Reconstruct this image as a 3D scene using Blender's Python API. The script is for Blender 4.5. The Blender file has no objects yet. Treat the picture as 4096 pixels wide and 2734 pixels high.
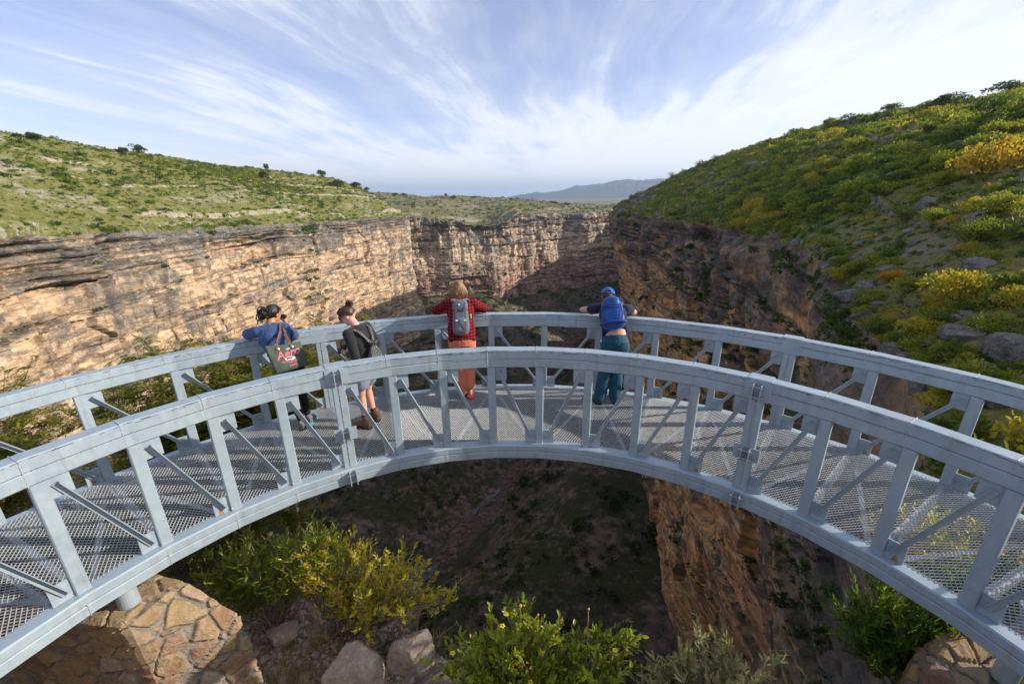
import bpy, math
import numpy as np
from mathutils import Vector, Matrix
sc = bpy.context.scene
COL = sc.collection
# ------------------------------------------------------------------ camera
YAW, PITCH, ROLL = 0.1081, 0.3318, 0.0123
CAM = np.array([0.1767, -0.9067, 2.8752])
cam_d = bpy.data.cameras.new('camera'); cam = bpy.data.objects.new('camera', cam_d); COL.objects.link(cam)
cam_d.lens = 15.015; cam_d.sensor_width = 36.0; cam_d.clip_start = 0.05; cam_d.clip_end = 40000
cam.matrix_world = Matrix.Translation(Vector(CAM)) @ Matrix.Rotation(YAW, 4, 'Z') @ Matrix.Rotation(math.pi/2-PITCH, 4, 'X') @ Matrix.Rotation(-ROLL, 4, 'Z')
sc.camera = cam
# ------------------------------------------------------------------ light, sky, exposure
SUN_AZ = math.radians(5.0)     # from +X towards +Y
SUN_EL = math.radians(22.5)
sd = Vector((math.cos(SUN_EL)*math.cos(SUN_AZ), math.cos(SUN_EL)*math.sin(SUN_AZ), math.sin(SUN_EL)))
sun_d = bpy.data.lights.new('sun', 'SUN'); sun_d.energy = 5.0; sun_d.angle = math.radians(0.5); sun_d.color = (1.0, 0.90, 0.76)
sun = bpy.data.objects.new('sun', sun_d); COL.objects.link(sun)
sun.rotation_euler = sd.to_track_quat('Z', 'Y').to_euler(); sun.location = (0, 0, 50)
sc.view_settings.view_transform = 'Standard'; sc.view_settings.look = 'None'
sc.view_settings.exposure = 0.38; sc.view_settings.gamma = 1.0
world = bpy.data.worlds.new('World'); sc.world = world; world.use_nodes = True

class NT:
    """small helper to wire shader nodes"""
    def __init__(s, tree): s.t = tree; tree.nodes.clear()
    def n(s, typ, inp=None, **kw):
        nd = s.t.nodes.new(typ)
        for k, v in kw.items(): setattr(nd, k, v)
        for k, v in (inp or {}).items():
            if isinstance(v, bpy.types.NodeSocket): s.t.links.new(v, nd.inputs[k])
            elif isinstance(v, bpy.types.Node): s.t.links.new(v.outputs[0], nd.inputs[k])
            else: nd.inputs[k].default_value = v
        return nd
    def math(s, op, a, b=0.0, c=None, clamp=False):
        d = {0: a, 1: b}
        if c is not None: d[2] = c
        return s.n('ShaderNodeMath', d, operation=op, use_clamp=clamp).outputs[0]
    def ramp(s, fac, stops, interp='LINEAR'):
        nd = s.n('ShaderNodeValToRGB', {0: fac}); cr = nd.color_ramp; cr.interpolation = interp
        while len(cr.elements) < len(stops): cr.elements.new(0.5)
        for e, (p, c) in zip(cr.elements, stops):
            e.position = p; e.color = (c, c, c, 1) if not isinstance(c, (tuple, list)) else (c[0], c[1], c[2], 1)
        return nd.outputs[0]
    def mix(s, fac, a, b, mode='MIX'):
        def v(x): return x if not isinstance(x, (tuple, list)) else (x[0], x[1], x[2], 1)
        nd = s.n('ShaderNodeMix', data_type='RGBA', blend_type=mode, clamp_factor=True)
        for i, x in ((0, fac), (6, a), (7, b)):
            if isinstance(x, bpy.types.NodeSocket): s.t.links.new(x, nd.inputs[i])
            else: nd.inputs[i].default_value = v(x)
        return nd.outputs[2]
    def map(s, vec, scale=(1, 1, 1), loc=(0, 0, 0), rot=(0, 0, 0)):
        return s.n('ShaderNodeMapping', {'Vector': vec, 'Scale': scale, 'Location': loc, 'Rotation': rot}).outputs[0]
    def noise(s, vec, scale, detail=4, rough=0.55, dist=0.0):
        return s.n('ShaderNodeTexNoise', {'Vector': vec, 'Scale': scale, 'Detail': detail, 'Roughness': rough, 'Distortion': dist}).outputs[0]

wn = NT(world.node_tree)
sky = wn.n('ShaderNodeTexSky', sky_type='NISHITA', sun_disc=False, sun_elevation=SUN_EL, sun_rotation=math.pi/2-SUN_AZ, altitude=2600, air_density=1.0, dust_density=0.6, ozone_density=1.6)
tc = wn.n('ShaderNodeTexCoord')
sx = wn.n('ShaderNodeSeparateXYZ', {0: tc.outputs['Generated']})
zz = wn.math('MAXIMUM', sx.outputs[2], 0.0)
dn = wn.math('ADD', zz, 0.09)
px = wn.math('DIVIDE', sx.outputs[0], dn); py = wn.math('DIVIDE', sx.outputs[1], dn)
pl = wn.n('ShaderNodeCombineXYZ', {0: px, 1: py, 2: 0.0}).outputs[0]
rotv = wn.map(pl, rot=(0, 0, math.radians(3.0)))
warp = wn.n('ShaderNodeTexNoise', {'Vector': rotv, 'Scale': 0.5, 'Detail': 2.0})
wv = wn.n('ShaderNodeVectorMath', {0: warp.outputs['Color'], 1: (0.8, 0.8, 0)}, operation='MULTIPLY').outputs[0]
rv2 = wn.n('ShaderNodeVectorMath', {0: rotv, 1: wv}, operation='ADD').outputs[0]
streak = wn.noise(wn.map(rv2, scale=(1.0, 0.09, 1)), 2.1, 6, 0.6)
fine = wn.noise(wn.map(rv2, scale=(1.0, 0.2, 1), rot=(0, 0, 0.12)), 6.5, 6, 0.68)
broad = wn.noise(wn.map(pl, loc=(2.4, 0.7, 0)), 0.42, 2, 0.5)
puff = wn.noise(wn.map(pl, scale=(1, .6, 1)), 3.2, 7, 0.66)
cl = wn.math('ADD', wn.math('MULTIPLY', streak, 0.62), wn.math('MULTIPLY', fine, 0.22))
cl = wn.math('ADD', cl, wn.math('MULTIPLY', puff, 0.16))
cl = wn.math('ADD', cl, wn.math('MULTIPLY', wn.math('SUBTRACT', broad, 0.5), 0.55))
# more cloud towards +x (right), thinner at the left
cl = wn.math('ADD', cl, wn.math('MULTIPLY', sx.outputs[0], 0.13))
hz = wn.math('POWER', wn.math('SUBTRACT', 1.0, zz), 9.0)
cl = wn.math('ADD', cl, wn.math('MULTIPLY', hz, 0.30))
dens = wn.ramp(cl, [(0.40, 0.18), (0.50, 0.38), (0.58, 0.80), (0.68, 1.0)])
skycol = wn.mix(1.0, wn.n('ShaderNodeVectorMath', {0: sky.outputs[0], 'Scale': 0.135}, operation='SCALE').outputs[0], (1.22, 1.02, 1.12), 'MULTIPLY')
cloudcol = wn.ramp(zz, [(0.0, (0.98, 0.99, 1.0)), (0.12, (0.84, 0.87, 0.92)), (0.35, (0.74, 0.775, 0.85)), (0.7, (0.70, 0.74, 0.83))])
final = wn.mix(dens, skycol, cloudcol)
bg = wn.n('ShaderNodeBackground', {'Color': final, 'Strength': 1.0})
wn.n('ShaderNodeOutputWorld', {'Surface': bg.outputs[0]})

# ------------------------------------------------------------------ numpy noise
def _hash(ix, iy, iz, seed=0):
    h = (ix.astype(np.int64)*374761393 + iy.astype(np.int64)*668265263 + iz.astype(np.int64)*2147483647 + seed*144665) & 0x7fffffff
    h = ((h ^ (h >> 13))*1274126177) & 0x7fffffff
    h = ((h ^ (h >> 16))*668265263) & 0x7fffffff
    return ((h ^ (h >> 15)) & 0xffffff)/float(0xffffff)
def vnoise(x, y, z, seed=0):
    x, y, z = np.broadcast_arrays(x, y, z)
    xi, yi, zi = np.floor(x), np.floor(y), np.floor(z)
    fx, fy, fz = x-xi, y-yi, z-zi
    fx, fy, fz = [f*f*f*(f*(f*6-15)+10) for f in (fx, fy, fz)]
    xi, yi, zi = xi.astype(np.int64), yi.astype(np.int64), zi.astype(np.int64)
    r = 0
    for dx in (0, 1):
        for dy in (0, 1):
            for dz in (0, 1):
                w = (fx if dx else 1-fx)*(fy if dy else 1-fy)*(fz if dz else 1-fz)
                r = r + w*_hash(xi+dx, yi+dy, zi+dz, seed)
    return r*2-1
def fbm(x, y, z, octv=5, gain=0.5, seed=0):
    a, s, t = 1.0, 0, 0
    for o in range(octv):
        s = s + a*vnoise(x, y, z, seed+o*17); t += a
        a *= gain; x, y, z = x*2.03+11.3, y*2.03+5.7, z*2.03+3.1
    return s/t
def smooth(a, b, x):
    t = np.clip((x-a)/(b-a), 0, 1); return t*t*(3-2*t)

# ------------------------------------------------------------------ mesh helpers
def mesh_np(name, V, F, mat=None, smoothf=False, attrs=None):
    """V (n,3); F list of (m,k) int arrays"""
    me = bpy.data.meshes.new(name)
    V = np.asarray(V, np.float32)
    if isinstance(F, np.ndarray): F = [F]
    F = [np.asarray(f, np.int32) for f in F if len(f)]
    me.vertices.add(len(V)); me.vertices.foreach_set('co', V.ravel())
    nl = sum(f.size for f in F); npoly = sum(len(f) for f in F)
    me.loops.add(nl); me.polygons.add(npoly)
    me.loops.foreach_set('vertex_index', np.concatenate([f.ravel() for f in F]))
    tot = np.concatenate([np.full(len(f), f.shape[1], np.int32) for f in F])
    st = np.concatenate([[0], np.cumsum(tot)[:-1]]).astype(np.int32)
    me.polygons.foreach_set('loop_start', st); me.polygons.foreach_set('loop_total', tot)
    me.update(calc_edges=True)
    me.polygons.foreach_set('use_smooth', np.full(npoly, bool(smoothf)))
    for k, a in (attrs or {}).items():
        at = me.attributes.new(k, 'FLOAT', 'POINT'); at.data.foreach_set('value', np.asarray(a, np.float32))
    if mat: me.materials.append(mat)
    me.validate()
    return me
def link(name, me, parent=None, **props):
    o = bpy.data.objects.new(name, me); COL.objects.link(o)
    if parent is not None: o.parent = parent
    for k, v in props.items():
        if v is not None: o[k] = v
    return o
def empty(name, loc=(0, 0, 0), **props):
    o = bpy.data.objects.new(name, None); COL.objects.link(o); o.location = loc; o.empty_display_size = 0.2
    for k, v in props.items(): o[k] = v
    return o
class MB:
    """collects primitives into one mesh"""
    def __init__(s): s.V = []; s.F = {}; s.n = 0
    def add(s, V, F):
        V = np.asarray(V, float).reshape(-1, 3)
        for f in F:
            s.F.setdefault(len(f), []).append([i+s.n for i in f])
        s.V.append(V); s.n += len(V)
    def addnp(s, V, F):
        F = np.asarray(F)+s.n
        s.F.setdefault(F.shape[1], []).extend(F.tolist()); s.V.append(V); s.n += len(V)
    def box(s, c, ax, ay, az, ch=0.0):
        """box, centre c, half-axis vectors; ch = chamfer length on the edges running along az"""
        c, ax, ay, az = [np.asarray(v, float) for v in (c, ax, ay, az)]
        if ch > 0:
            la, lb = np.linalg.norm(ax), np.linalg.norm(ay); u, v = 1-ch/la, 1-ch/lb
            ring = [(u, -1), (1, -v), (1, v), (u, 1), (-u, 1), (-1, v), (-1, -v), (-u, -1)]
        else: ring = [(1, -1), (1, 1), (-1, 1), (-1, -1)]
        n = len(ring)
        V = [c+a*ax+b*ay-az for a, b in ring]+[c+a*ax+b*ay+az for a, b in ring]
        F = [[i, (i+1) % n, n+(i+1) % n, n+i] for i in range(n)]+[list(range(n))[::-1], list(range(n, 2*n))]
        s.add(V, F)
    def bar(s, a, b, w, h, up=(0, 0, 1), ch=0.0):
        a, b = np.asarray(a, float), np.asarray(b, float); d = b-a; L = np.linalg.norm(d); d /= L
        u = np.cross(np.asarray(up, float), d); u /= np.linalg.norm(u); v = np.cross(d, u)
        s.box((a+b)/2, u*w/2, v*h/2, d*L/2, ch)
    def tube(s, P, R, n=8, cap=True, flat=None):
        P = np.asarray(P, float); m = len(P); R = np.broadcast_to(np.asarray(R, float), (m,))
        T = np.gradient(P, axis=0); T /= np.linalg.norm(T, axis=1)[:, None]+1e-12
        ref = np.array([0, 0, 1.]) if abs(T[0][2]) < 0.9 else np.array([1., 0, 0])
        V = []
        for i in range(m):
            u = np.cross(ref, T[i]); u /= np.linalg.norm(u)+1e-12; v = np.cross(T[i], u); ref = v
            a = np.arange(n)*2*np.pi/n
            V.append(P[i]+R[i]*(np.cos(a)[:, None]*u+np.sin(a)[:, None]*v))
        F = [[i*n+j, i*n+(j+1) % n, (i+1)*n+(j+1) % n, (i+1)*n+j] for i in range(m-1) for j in range(n)]
        if cap: F += [list(range(n))[::-1], [(m-1)*n+j for j in range(n)]]
        s.add(np.concatenate(V), F)
    def ellipsoid(s, c, r, rot=None, nu=14, nv=9):
        a = np.arange(nu)*2*np.pi/nu; V = [(0, 0, -1)]
        for j in range(1, nv):
            t = -np.pi/2+np.pi*j/nv
            V += [(np.cos(t)*np.cos(x), np.cos(t)*np.sin(x), np.sin(t)) for x in a]
        V.append((0, 0, 1)); V = np.array(V)*np.asarray(r, float)
        if rot is not None: V = V @ np.asarray(rot, float).T
        F = [[0, 1+(i+1) % nu, 1+i] for i in range(nu)]
        for j in range(nv-2):
            F += [[1+j*nu+i, 1+j*nu+(i+1) % nu, 1+(j+1)*nu+(i+1) % nu, 1+(j+1)*nu+i] for i in range(nu)]
        e = 1+(nv-2)*nu; F += [[e+i, e+(i+1) % nu, e+nu] for i in range(nu)]
        s.add(V+np.asarray(c, float), F)
    def build(s, name, mat=None, parent=None, sm=False, **props):
        me = mesh_np(name, np.concatenate(s.V), [np.array(f) for f in s.F.values()], mat, sm)
        return link(name, me, parent, **props)

# ------------------------------------------------------------------ materials
def mat_new(name):
    m = bpy.data.materials.new(name); m.use_nodes = True; t = NT(m.node_tree); return m, t
def finish(t, base, rough=0.6, metal=0.0, bump=None, bstr=0.3, bdist=0.02, spec=0.5, extra=None):
    d = {'Base Color': base if isinstance(base, bpy.types.NodeSocket) else (base[0], base[1], base[2], 1), 'Roughness': rough, 'Metallic': metal, 'Specular IOR Level': spec}
    if bump is not None:
        d['Normal'] = t.n('ShaderNodeBump', {'Height': bump, 'Strength': bstr, 'Distance': bdist}).outputs[0]
    d.update(extra or {})
    p = t.n('ShaderNodeBsdfPrincipled', d)
    t.n('ShaderNodeOutputMaterial', {'Surface': p.outputs[0]})
    return p
def plain(name, col, rough=0.6, metal=0.0, var=0.15, scale=30.0, bstr=0.0, spec=0.5):
    m, t = mat_new(name); c = t.n('ShaderNodeTexCoord').outputs['Object']
    nz = t.noise(c, scale, 5, 0.6)
    f = t.ramp(nz, [(0.3, 1-var), (0.7, 1+var)])
    b = t.mix(1.0, col, f, 'MULTIPLY')
    finish(t, b, rough, metal, nz if bstr > 0 else None, bstr, 0.01, spec)
    return m
def paint_mat():
    m, t = mat_new('blue_grey_paint'); c = t.n('ShaderNodeTexCoord').outputs['Object']
    big = t.noise(c, 1.7, 4, 0.6); mid = t.noise(c, 14, 5, 0.65); fin = t.noise(c, 160, 3, 0.6)
    b = t.mix(t.ramp(big, [(0.3, 0.0), (0.7, 1.0)]), (0.27, 0.35, 0.42), (0.36, 0.44, 0.50))
    b = t.mix(t.ramp(mid, [(0.35, 0.0), (0.75, 0.5)]), b, (0.44, 0.50, 0.54))
    st = t.noise(t.map(c, scale=(14, 14, 1.2)), 1.0, 4, 0.6)          # drips down the faces
    b = t.mix(t.ramp(st, [(0.52, 0.0), (0.72, 0.6)]), b, (0.25, 0.28, 0.29))
    sp = t.n('ShaderNodeTexVoronoi', {'Vector': c, 'Scale': 26.0}).outputs['Distance']
    spn = t.math('MULTIPLY', t.ramp(sp, [(0.05, 1.0), (0.10, 0.0)]), t.ramp(t.noise(c, 3.0, 3), [(0.50, 0.0), (0.56, 1.0)]))
    b = t.mix(spn, b, (0.10, 0.055, 0.03))
    rs = t.math('MULTIPLY', t.ramp(t.noise(t.map(c, scale=(9, 9, 2)), 1.0, 6, 0.7), [(0.63, 0.0), (0.70, 1.0)]), 0.6)
    b = t.mix(rs, b, (0.36, 0.20, 0.09))
    finish(t, b, t.ramp(mid, [(0.3, 0.38), (0.8, 0.6)]), 0.15, t.math('ADD', mid, t.math('MULTIPLY', fin, 0.3)), 0.12, 0.004)
    return m
M_PAINT = paint_mat()
M_WELD = plain('weld_bead', (0.40, 0.44, 0.45), 0.5, 0.2, 0.5, 120, 0.6)
M_GALV = plain('galvanised_steel', (0.36, 0.38, 0.40), 0.5, 0.15, 0.25, 22)
M_BOLT = plain('dull_bolt_steel', (0.45, 0.42, 0.38), 0.45, 0.7, 0.4, 90)
M_RUST = plain('rust_stain', (0.38, 0.17, 0.06), 0.85, 0.0, 0.5, 70)
M_SCRATCH = plain('scratched_paint', (0.16, 0.18, 0.19), 0.7, 0.0, 0.2, 40)

# ================================================================== THE FOOTBRIDGE
DK = 0.1529; RI = 3.6326; RO = 5.2569; KMIN, KMAX = -11, 10
def unit_(v): return v/np.linalg.norm(v)
def pol(R, a, z=0.0): return np.array([R*math.sin(a), R*math.cos(a), z])
def frame(a):  # radial outward, tangential (towards +k)
    return np.array([math.sin(a), math.cos(a), 0.]), np.array([math.cos(a), -math.sin(a), 0.])
bridge = empty('footbridge', (0, 0, 0), label='curved pale blue-grey steel footbridge with a see-through mesh deck over the canyon', category='footbridge')
def sweep(mb, R0, R1, z0, z1, ks=None, ch=0.008):
    """rectangular tube following the bend points"""
    ks = list(range(KMIN, KMAX+1)) if ks is None else ks
    ring = [(R0+ch, z0), (R1-ch, z0), (R1, z0+ch), (R1, z1-ch), (R1-ch, z1), (R0+ch, z1), (R0, z1-ch), (R0, z0+ch)]
    n = len(ring); V = [pol(r, k*DK, z) for k in ks for r, z in ring]
    F = [[i*n+j, (i+1)*n+j, (i+1)*n+(j+1) % n, i*n+(j+1) % n] for i in range(len(ks)-1) for j in range(n)]
    F += [list(range(n)), [(len(ks)-1)*n+j for j in range(n)][::-1]]
    mb.add(V, F)
def bead(mb, pts, r=0.0045, seed=0):
    """knobbly weld bead along straight pieces"""
    rg = np.random.default_rng(abs(int(seed)))
    for a, b in zip(pts[:-1], pts[1:]):
        L = np.linalg.norm(np.array(b)-a); n = max(2, int(L/0.012)); P = [a+(b-a)*i/n for i in range(n+1)]
        mb.tube(P, r*(0.6+0.8*rg.random(n+1)), 5)
def railing(name_rail, name_chord, R, zt, chord_in, outer):
    ra = MB(); W = 0.14
    sweep(ra, R, R+W, 1.0, zt[1]-.002); sweep(ra, R+.002, R+W-.002, zt[1], zt[2])
    rail = ra.build(name_rail, M_PAINT, bridge)
    wb = MB()
    for k in range(KMIN+1, KMAX):
        a = k*DK - 0.012; e = .001
        bead(wb, [pol(R-e, a, 1.0), pol(R-e, a, zt[2]+e), pol(R+W, a, zt[2]+e)], .004, k+50)
    for k in range(KMIN, KMAX):
        if (k*7+outer*3) % 3 == 0: continue
        bead(wb, [pol(R-.001, k*DK, zt[1]-.001), pol(R-.001, (k+1)*DK, zt[1]-.001)], .003, k)
    wb.build('weld_seams', M_WELD, rail, kind='stuff')
    cb = MB(); c0, c1 = chord_in, chord_in+.15
    sweep(cb, c0, c1, -.088, 0.0, ch=.012); sweep(cb, c0+.002, c1-.002, -.185, -.0895)
    ch = cb.build(name_chord, M_PAINT, bridge)
    wb = MB()
    for k in range(KMIN+1, KMAX):
        a = k*DK - 0.008; bead(wb, [pol(c0-.001, a, -.185), pol(c0-.001, a, -.008)], .003, k+90)
    wb.build('weld_seams', M_WELD, ch, kind='stuff')
    for k in range(KMIN+1, KMAX):
        a = k*DK; rd, tg = frame(a); post = MB(); hw = .046; dp = .03; z1 = .9985
        splice = abs(k) == 4
        c = pol(R+dp+.002, a, .5)
        if splice:
            for s_ in (-1, 1): post.box([*(c+tg*s_*.034)[:2], z1/2+.0005], rd*dp, tg*.032, np.array([0, 0, z1/2-.0005]), .006)
            bw = MB(); bead(bw, [pol(R+.001, a, .01), pol(R+.001, a, .99)], .006, k)
        else: post.box([c[0], c[1], z1/2+.0005], rd*dp, tg*hw, np.array([0, 0, z1/2-.0005]), .008)
        po = post.build('post', M_PAINT, bridge)
        if splice: bw.build('weld_seam', M_WELD, po)
        # gusset plates: upper one on the side towards the middle, lower one too (braces of each bay slope to the middle)
        sg = -1 if k > 0 else 1; half = .066 if splice else hw
        def gus(side, zc, zh=.085, w=.125):
            g = MB(); p = c+tg*side*(half+w/2+.0015)
            g.box([p[0], p[1], zc], tg*w/2, rd*.006, np.array([0, 0, zh])); g.build('gusset_plate', M_PAINT, po)
            return np.array([p[0], p[1], zc])
        if k != 0: gus(sg, .912)
        else: pass
        if k == 0: gus(1, .088); gus(-1, .088)
        else: gus(-sg, .088)
        if k and True:   # rust run at the lower gusset foot, as a thin stain plate
            if (k*5+outer*2) % 3 == 0:
                p = c-tg*sg*(half+.075)-rd*.0082; st = MB()
                rg = np.random.default_rng(abs(k)+7)
                xs = np.linspace(-.022, .022, 7); hs = .01+.05*rg.random(7); V = []; 
                for x, h in zip(xs, hs): V += [np.array([*(p+tg*x)[:2], .001]), np.array([*(p+tg*x*.5)[:2], .012+h])]
                st.add(V, [[2*i, 2*i+2, 2*i+3, 2*i+1] for i in range(6)]); st.build('rust_stain', M_RUST, po)
        # small bolt head at the foot
        if abs(k) > 1:
            b = MB(); p = c-tg*sg*(half-.008)-rd*(dp+.006); b.ellipsoid([p[0], p[1], .035], (.007, .007, .007), nu=8, nv=5); b.build('bolt', M_BOLT, po)
    # braces: from the upper gusset of the outer post to the lower gusset of the inner post
    for k in range(KMIN+1, KMAX):
        if k == 0: continue
        s_ = 1 if k < 0 else -1
        a0, a1 = k*DK, (k+s_)*DK
        if abs(k+s_) > 12: continue
        rd0, tg0 = frame(a0); rd1, tg1 = frame(a1); h0 = .066 if abs(k) == 4 else .046; h1 = .066 if abs(k+s_) == 4 else .046
        A = pol(R+.0145, a0, .945)+tg0*s_*(h0+.035); B = pol(R+.0145, a1, .06)-tg1*s_*(h1+.045)
        d = (B-A)/np.linalg.norm(B-A); nrm = (rd0+rd1); nrm /= np.linalg.norm(nrm)
        u = np.cross(nrm, d); u /= np.linalg.norm(u)
        if u[2] < 0: u = -u
        br = MB(); mid = (A+B)/2; hl = d*np.linalg.norm(B-A)/2; w = .021; t_ = .0025
        br.box(mid, u*w, nrm*t_, hl)                                   # flange against the gusset
        br.box(mid+u*(w-t_)-nrm*(w+t_+.0005), u*t_, nrm*w, hl)              # flange sticking out to the front, upper edge
        bo = br.build('brace', M_PAINT, bridge)
    return rail, ch
rail_in, chord_in = railing('handrail', 'bottom_chord', RI, (1.0, 1.105, 1.21), 3.585, 0)
rail_out, chord_out = railing('handrail', 'bottom_chord', RO, (1.0, 1.105, 1.19), 5.225, 1)
rail_in['label'] = 'inner handrail nearest the camera'; rail_out['label'] = 'outer handrail the people lean on'
# worn paint along the top front edges
for R, zt, par, sd_ in ((RI, 1.21, rail_in, 1), (RO, 1.19, rail_out, 2)):
    rg = np.random.default_rng(sd_); m = MB()
    for i in range(260):
        k = rg.uniform(-9, 8) if sd_ == 1 else rg.uniform(-7, 7); kk = math.floor(k); p0, p1 = pol(R-.0006, kk*DK), pol(R-.0006, (kk+1)*DK); t_ = unit_(p1-p0); c = p0+(p1-p0)*(k-kk); L = rg.uniform(.004, .03)*(1+2*(rg.random() < .1)); h = rg.uniform(.0012, .0035)
        z = zt-.0085-(rg.random()**3)*.02
        m.box([c[0], c[1], z], t_*L, np.array([-t_[1], t_[0], 0])*.0008, np.array([0, 0, h]))
    m.build('paint_chips', M_SCRATCH, par, kind='stuff')
# splices: sleeve over the outer handrail, bolted clamps on the inner side
for k in (-4, 4):
    a = k*DK; rd, tg = frame(a)
    for R, zt in ((RI, 1.21), (RO, 1.19)):
        s_ = MB(); c = pol(R+.07, a); w = .10
        s_.box([c[0], c[1], (1.0+zt)/2], rd*.0765, np.array([0, 0, (zt-1.0)/2+.007]), tg*w, .006)
        s_.build('splice_sleeve', M_PAINT, bridge)
    for zc, R, hh in ((1.10, RI-.0075, .085), (.42, RI-.001, .075), (-.095, 3.583, .075)):
        cl = MB()
        for sd_ in (-1, 1):
            p = pol(R-.006, a)+tg*sd_*.07
            cl.box([p[0], p[1], zc], tg*.045, rd*.0045, np.array([0, 0, hh]))                 # base plate
            p = pol(R-.045, a)+tg*sd_*.034
            cl.box([p[0], p[1], zc], tg*.0045, rd*.036, np.array([0, 0, hh*.95]))               # lug
        co = cl.build('splice_clamp', M_PAINT, bridge)
        for zo in (-.6, .6):
            b = MB(); c0 = pol(R-.05, a, zc+zo*hh)
            b.tube([c0-tg*.062, c0+tg*.062], .006, 8)
            for sd_ in (-1, 1): b.tube([c0+tg*sd_*.040, c0+tg*sd_*.053], .0125, 6)
            b.build('bolt', M_BOLT, co)
# little weld-bead loops on the front of the inner chord
for k in (-3.0, 0.02, 3.0):
    a = k*DK; rd, tg = frame(a); w = MB(); P = []
    full = k > 1
    for i in range(25):
        th = (2*math.pi*i/24 if full else math.radians(-50+280*i/24))
        P.append(pol(3.5815, a)+tg*.042*math.cos(th)+np.array([0, 0, -.085+.062*math.sin(th)]))
    rg = np.random.default_rng(5); w.tube(P, .004+.003*rg.random(25), 5)
    w.build('weld_loop', M_WELD, chord_in)
# letters scratched into the outer rail face
def scratch(k, txt_strokes, size, zc):
    a = k*DK; rd, tg = frame(a); kk = math.floor(k)
    p0, p1 = pol(RO, kk*DK), pol(RO, (kk+1)*DK); base = p0+(p1-p0)*(k-kk); tt = (p1-p0)/np.linalg.norm(p1-p0); nn = np.array([tt[1], -tt[0], 0])
    if np.dot(nn, rd) > 0: nn = -nn
    m = MB()
    for (x0, y0, x1, y1) in txt_strokes:
        A = base+tt*x0*size+np.array([0, 0, zc+y0*size])+nn*.0012; B = base+tt*x1*size+np.array([0, 0, zc+y1*size])+nn*.0012
        m.bar(A, B, .0035, .0012, up=tuple(nn))
    m.build('scratched_letters', M_SCRATCH, rail_out)
LET = {'H': [(0, 0, 0, 1), (.6, 0, .6, 1), (0, .5, .6, .5)], 'M': [(0, 0, 0, 1), (0, 1, .35, .4), (.35, .4, .7, 1), (.7, 1, .7, 0)], 'N': [(0, 0, 0, 1), (0, 1, .55, 0), (.55, 0, .55, 1)],
       'O': [(0, 0, 0, 1), (0, 1, .55, 1), (.55, 1, .55, 0), (.55, 0, 0, 0)], 'A': [(0, 0, .3, 1), (.3, 1, .6, 0), (.15, .4, .45, .4)], 'I': [(0, 0, 0, 1)], 'P': [(0, 0, 0, 1), (0, 1, .5, 1), (.5, 1, .5, .5), (.5, .5, 0, .5)]}
def word(k, w, size, zc):
    s_ = []; x = 0
    for ch in w:
        s_ += [(a+x, b, c+x, d) for a, b, c, d in LET.get(ch, [])]; x += .9
    scratch(k, s_, size, zc)
word(-2.45, 'H M', .05, 1.125); word(-1.62, 'A', .045, 1.125); word(.27, 'NO', .05, 1.125); word(1.3, 'PI', .035, 1.13); word(3.2, 'I I P', .035, 1.13)

# deck of expanded metal: one panel per group of bays
def deck_panel(k0, k1, seed):
    """diamond lattice in the panel's own frame, clipped to the wedge between the chords"""
    rg = np.random.default_rng(abs(int(seed)))
    am = (k0+k1)/2*DK; rd, tg = frame(am); LW, SW = .060, .034
    half = (k1-k0)/2*DK
    nx = int(RO*1.02*half/(SW/2))+3
    S = []
    for i in range(-nx, nx+1):
        j0, j1 = int(3.2/(LW/2)), int(5.4/(LW/2))
        for j in range(j0, j1):
            if (i+j) % 2: continue
            x, y = i*SW/2, j*LW/2
            for dx in (-1, 1):
                S.append((x, y, x+dx*SW/2, y+LW/2))
    S = np.array(S)
    mx, my = (S[:, 0]+S[:, 2])/2, (S[:, 1]+S[:, 3])/2
    ang = np.arctan2(mx, my); rr = np.hypot(mx, my)
    # clip on straight chords
    loc = np.abs((ang+am)/DK-np.floor((ang+am)/DK)-.5)*DK
    cf = np.cos(DK/2)/np.cos(loc)
    ok = (np.abs(ang) < half) & (rr*1 > 3.71*cf) & (rr < 5.255*cf)
    S = S[ok]
    jit = .0012
    A = np.stack([S[:, 0], S[:, 1]], 1); B = np.stack([S[:, 2], S[:, 3]], 1)
    D = B-A; L = np.linalg.norm(D, axis=1, keepdims=True); D /= L; N = np.stack([-D[:, 1], D[:, 0]], 1)
    N = np.where(N[:, 1:] < 0, -N, N)                              # all strands lean the same way
    hw, hh = .0024, .0032
    def P(Q, n_, z): 
        q = Q+N*n_
        return np.stack([q[:, 0]*tg[0]+q[:, 1]*rd[0], q[:, 0]*tg[1]+q[:, 1]*rd[1], np.full(len(q), z)], 1)
    top, th = .0075, .0022
    V = []
    for Q in (A, B):
        V += [P(Q, -hw, top-hh), P(Q, -hw+.001, top-hh-th), P(Q, hw, top+hh-th), P(Q, hw-.001, top+hh)]
    V = np.stack(V, 1).reshape(-1, 3)
    base = np.arange(len(S))[:, None]*8
    F = np.concatenate([base+np.array(f) for f in ([0, 1, 5, 4], [1, 2, 6, 5], [2, 3, 7, 6], [3, 0, 4, 7])])
    V[:, 2] += .002*np.sin(V[:, 0]*9+seed)*np.cos(V[:, 1]*7)
    me = mesh_np('mesh_panel', V, F, M_GALV)
    return link('mesh_panel', me, bridge)
ps = [-11, -9.6, -8.3, -7.05, -6.0, -4.95, -4.0, -3.0, 2.0, 3.0, 4.0, 5.0, 6.0, 7.05, 8.3, 9.6]
for i in range(len(ps)-1): deck_panel(ps[i]+.006, ps[i+1]-.006, i)
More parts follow.
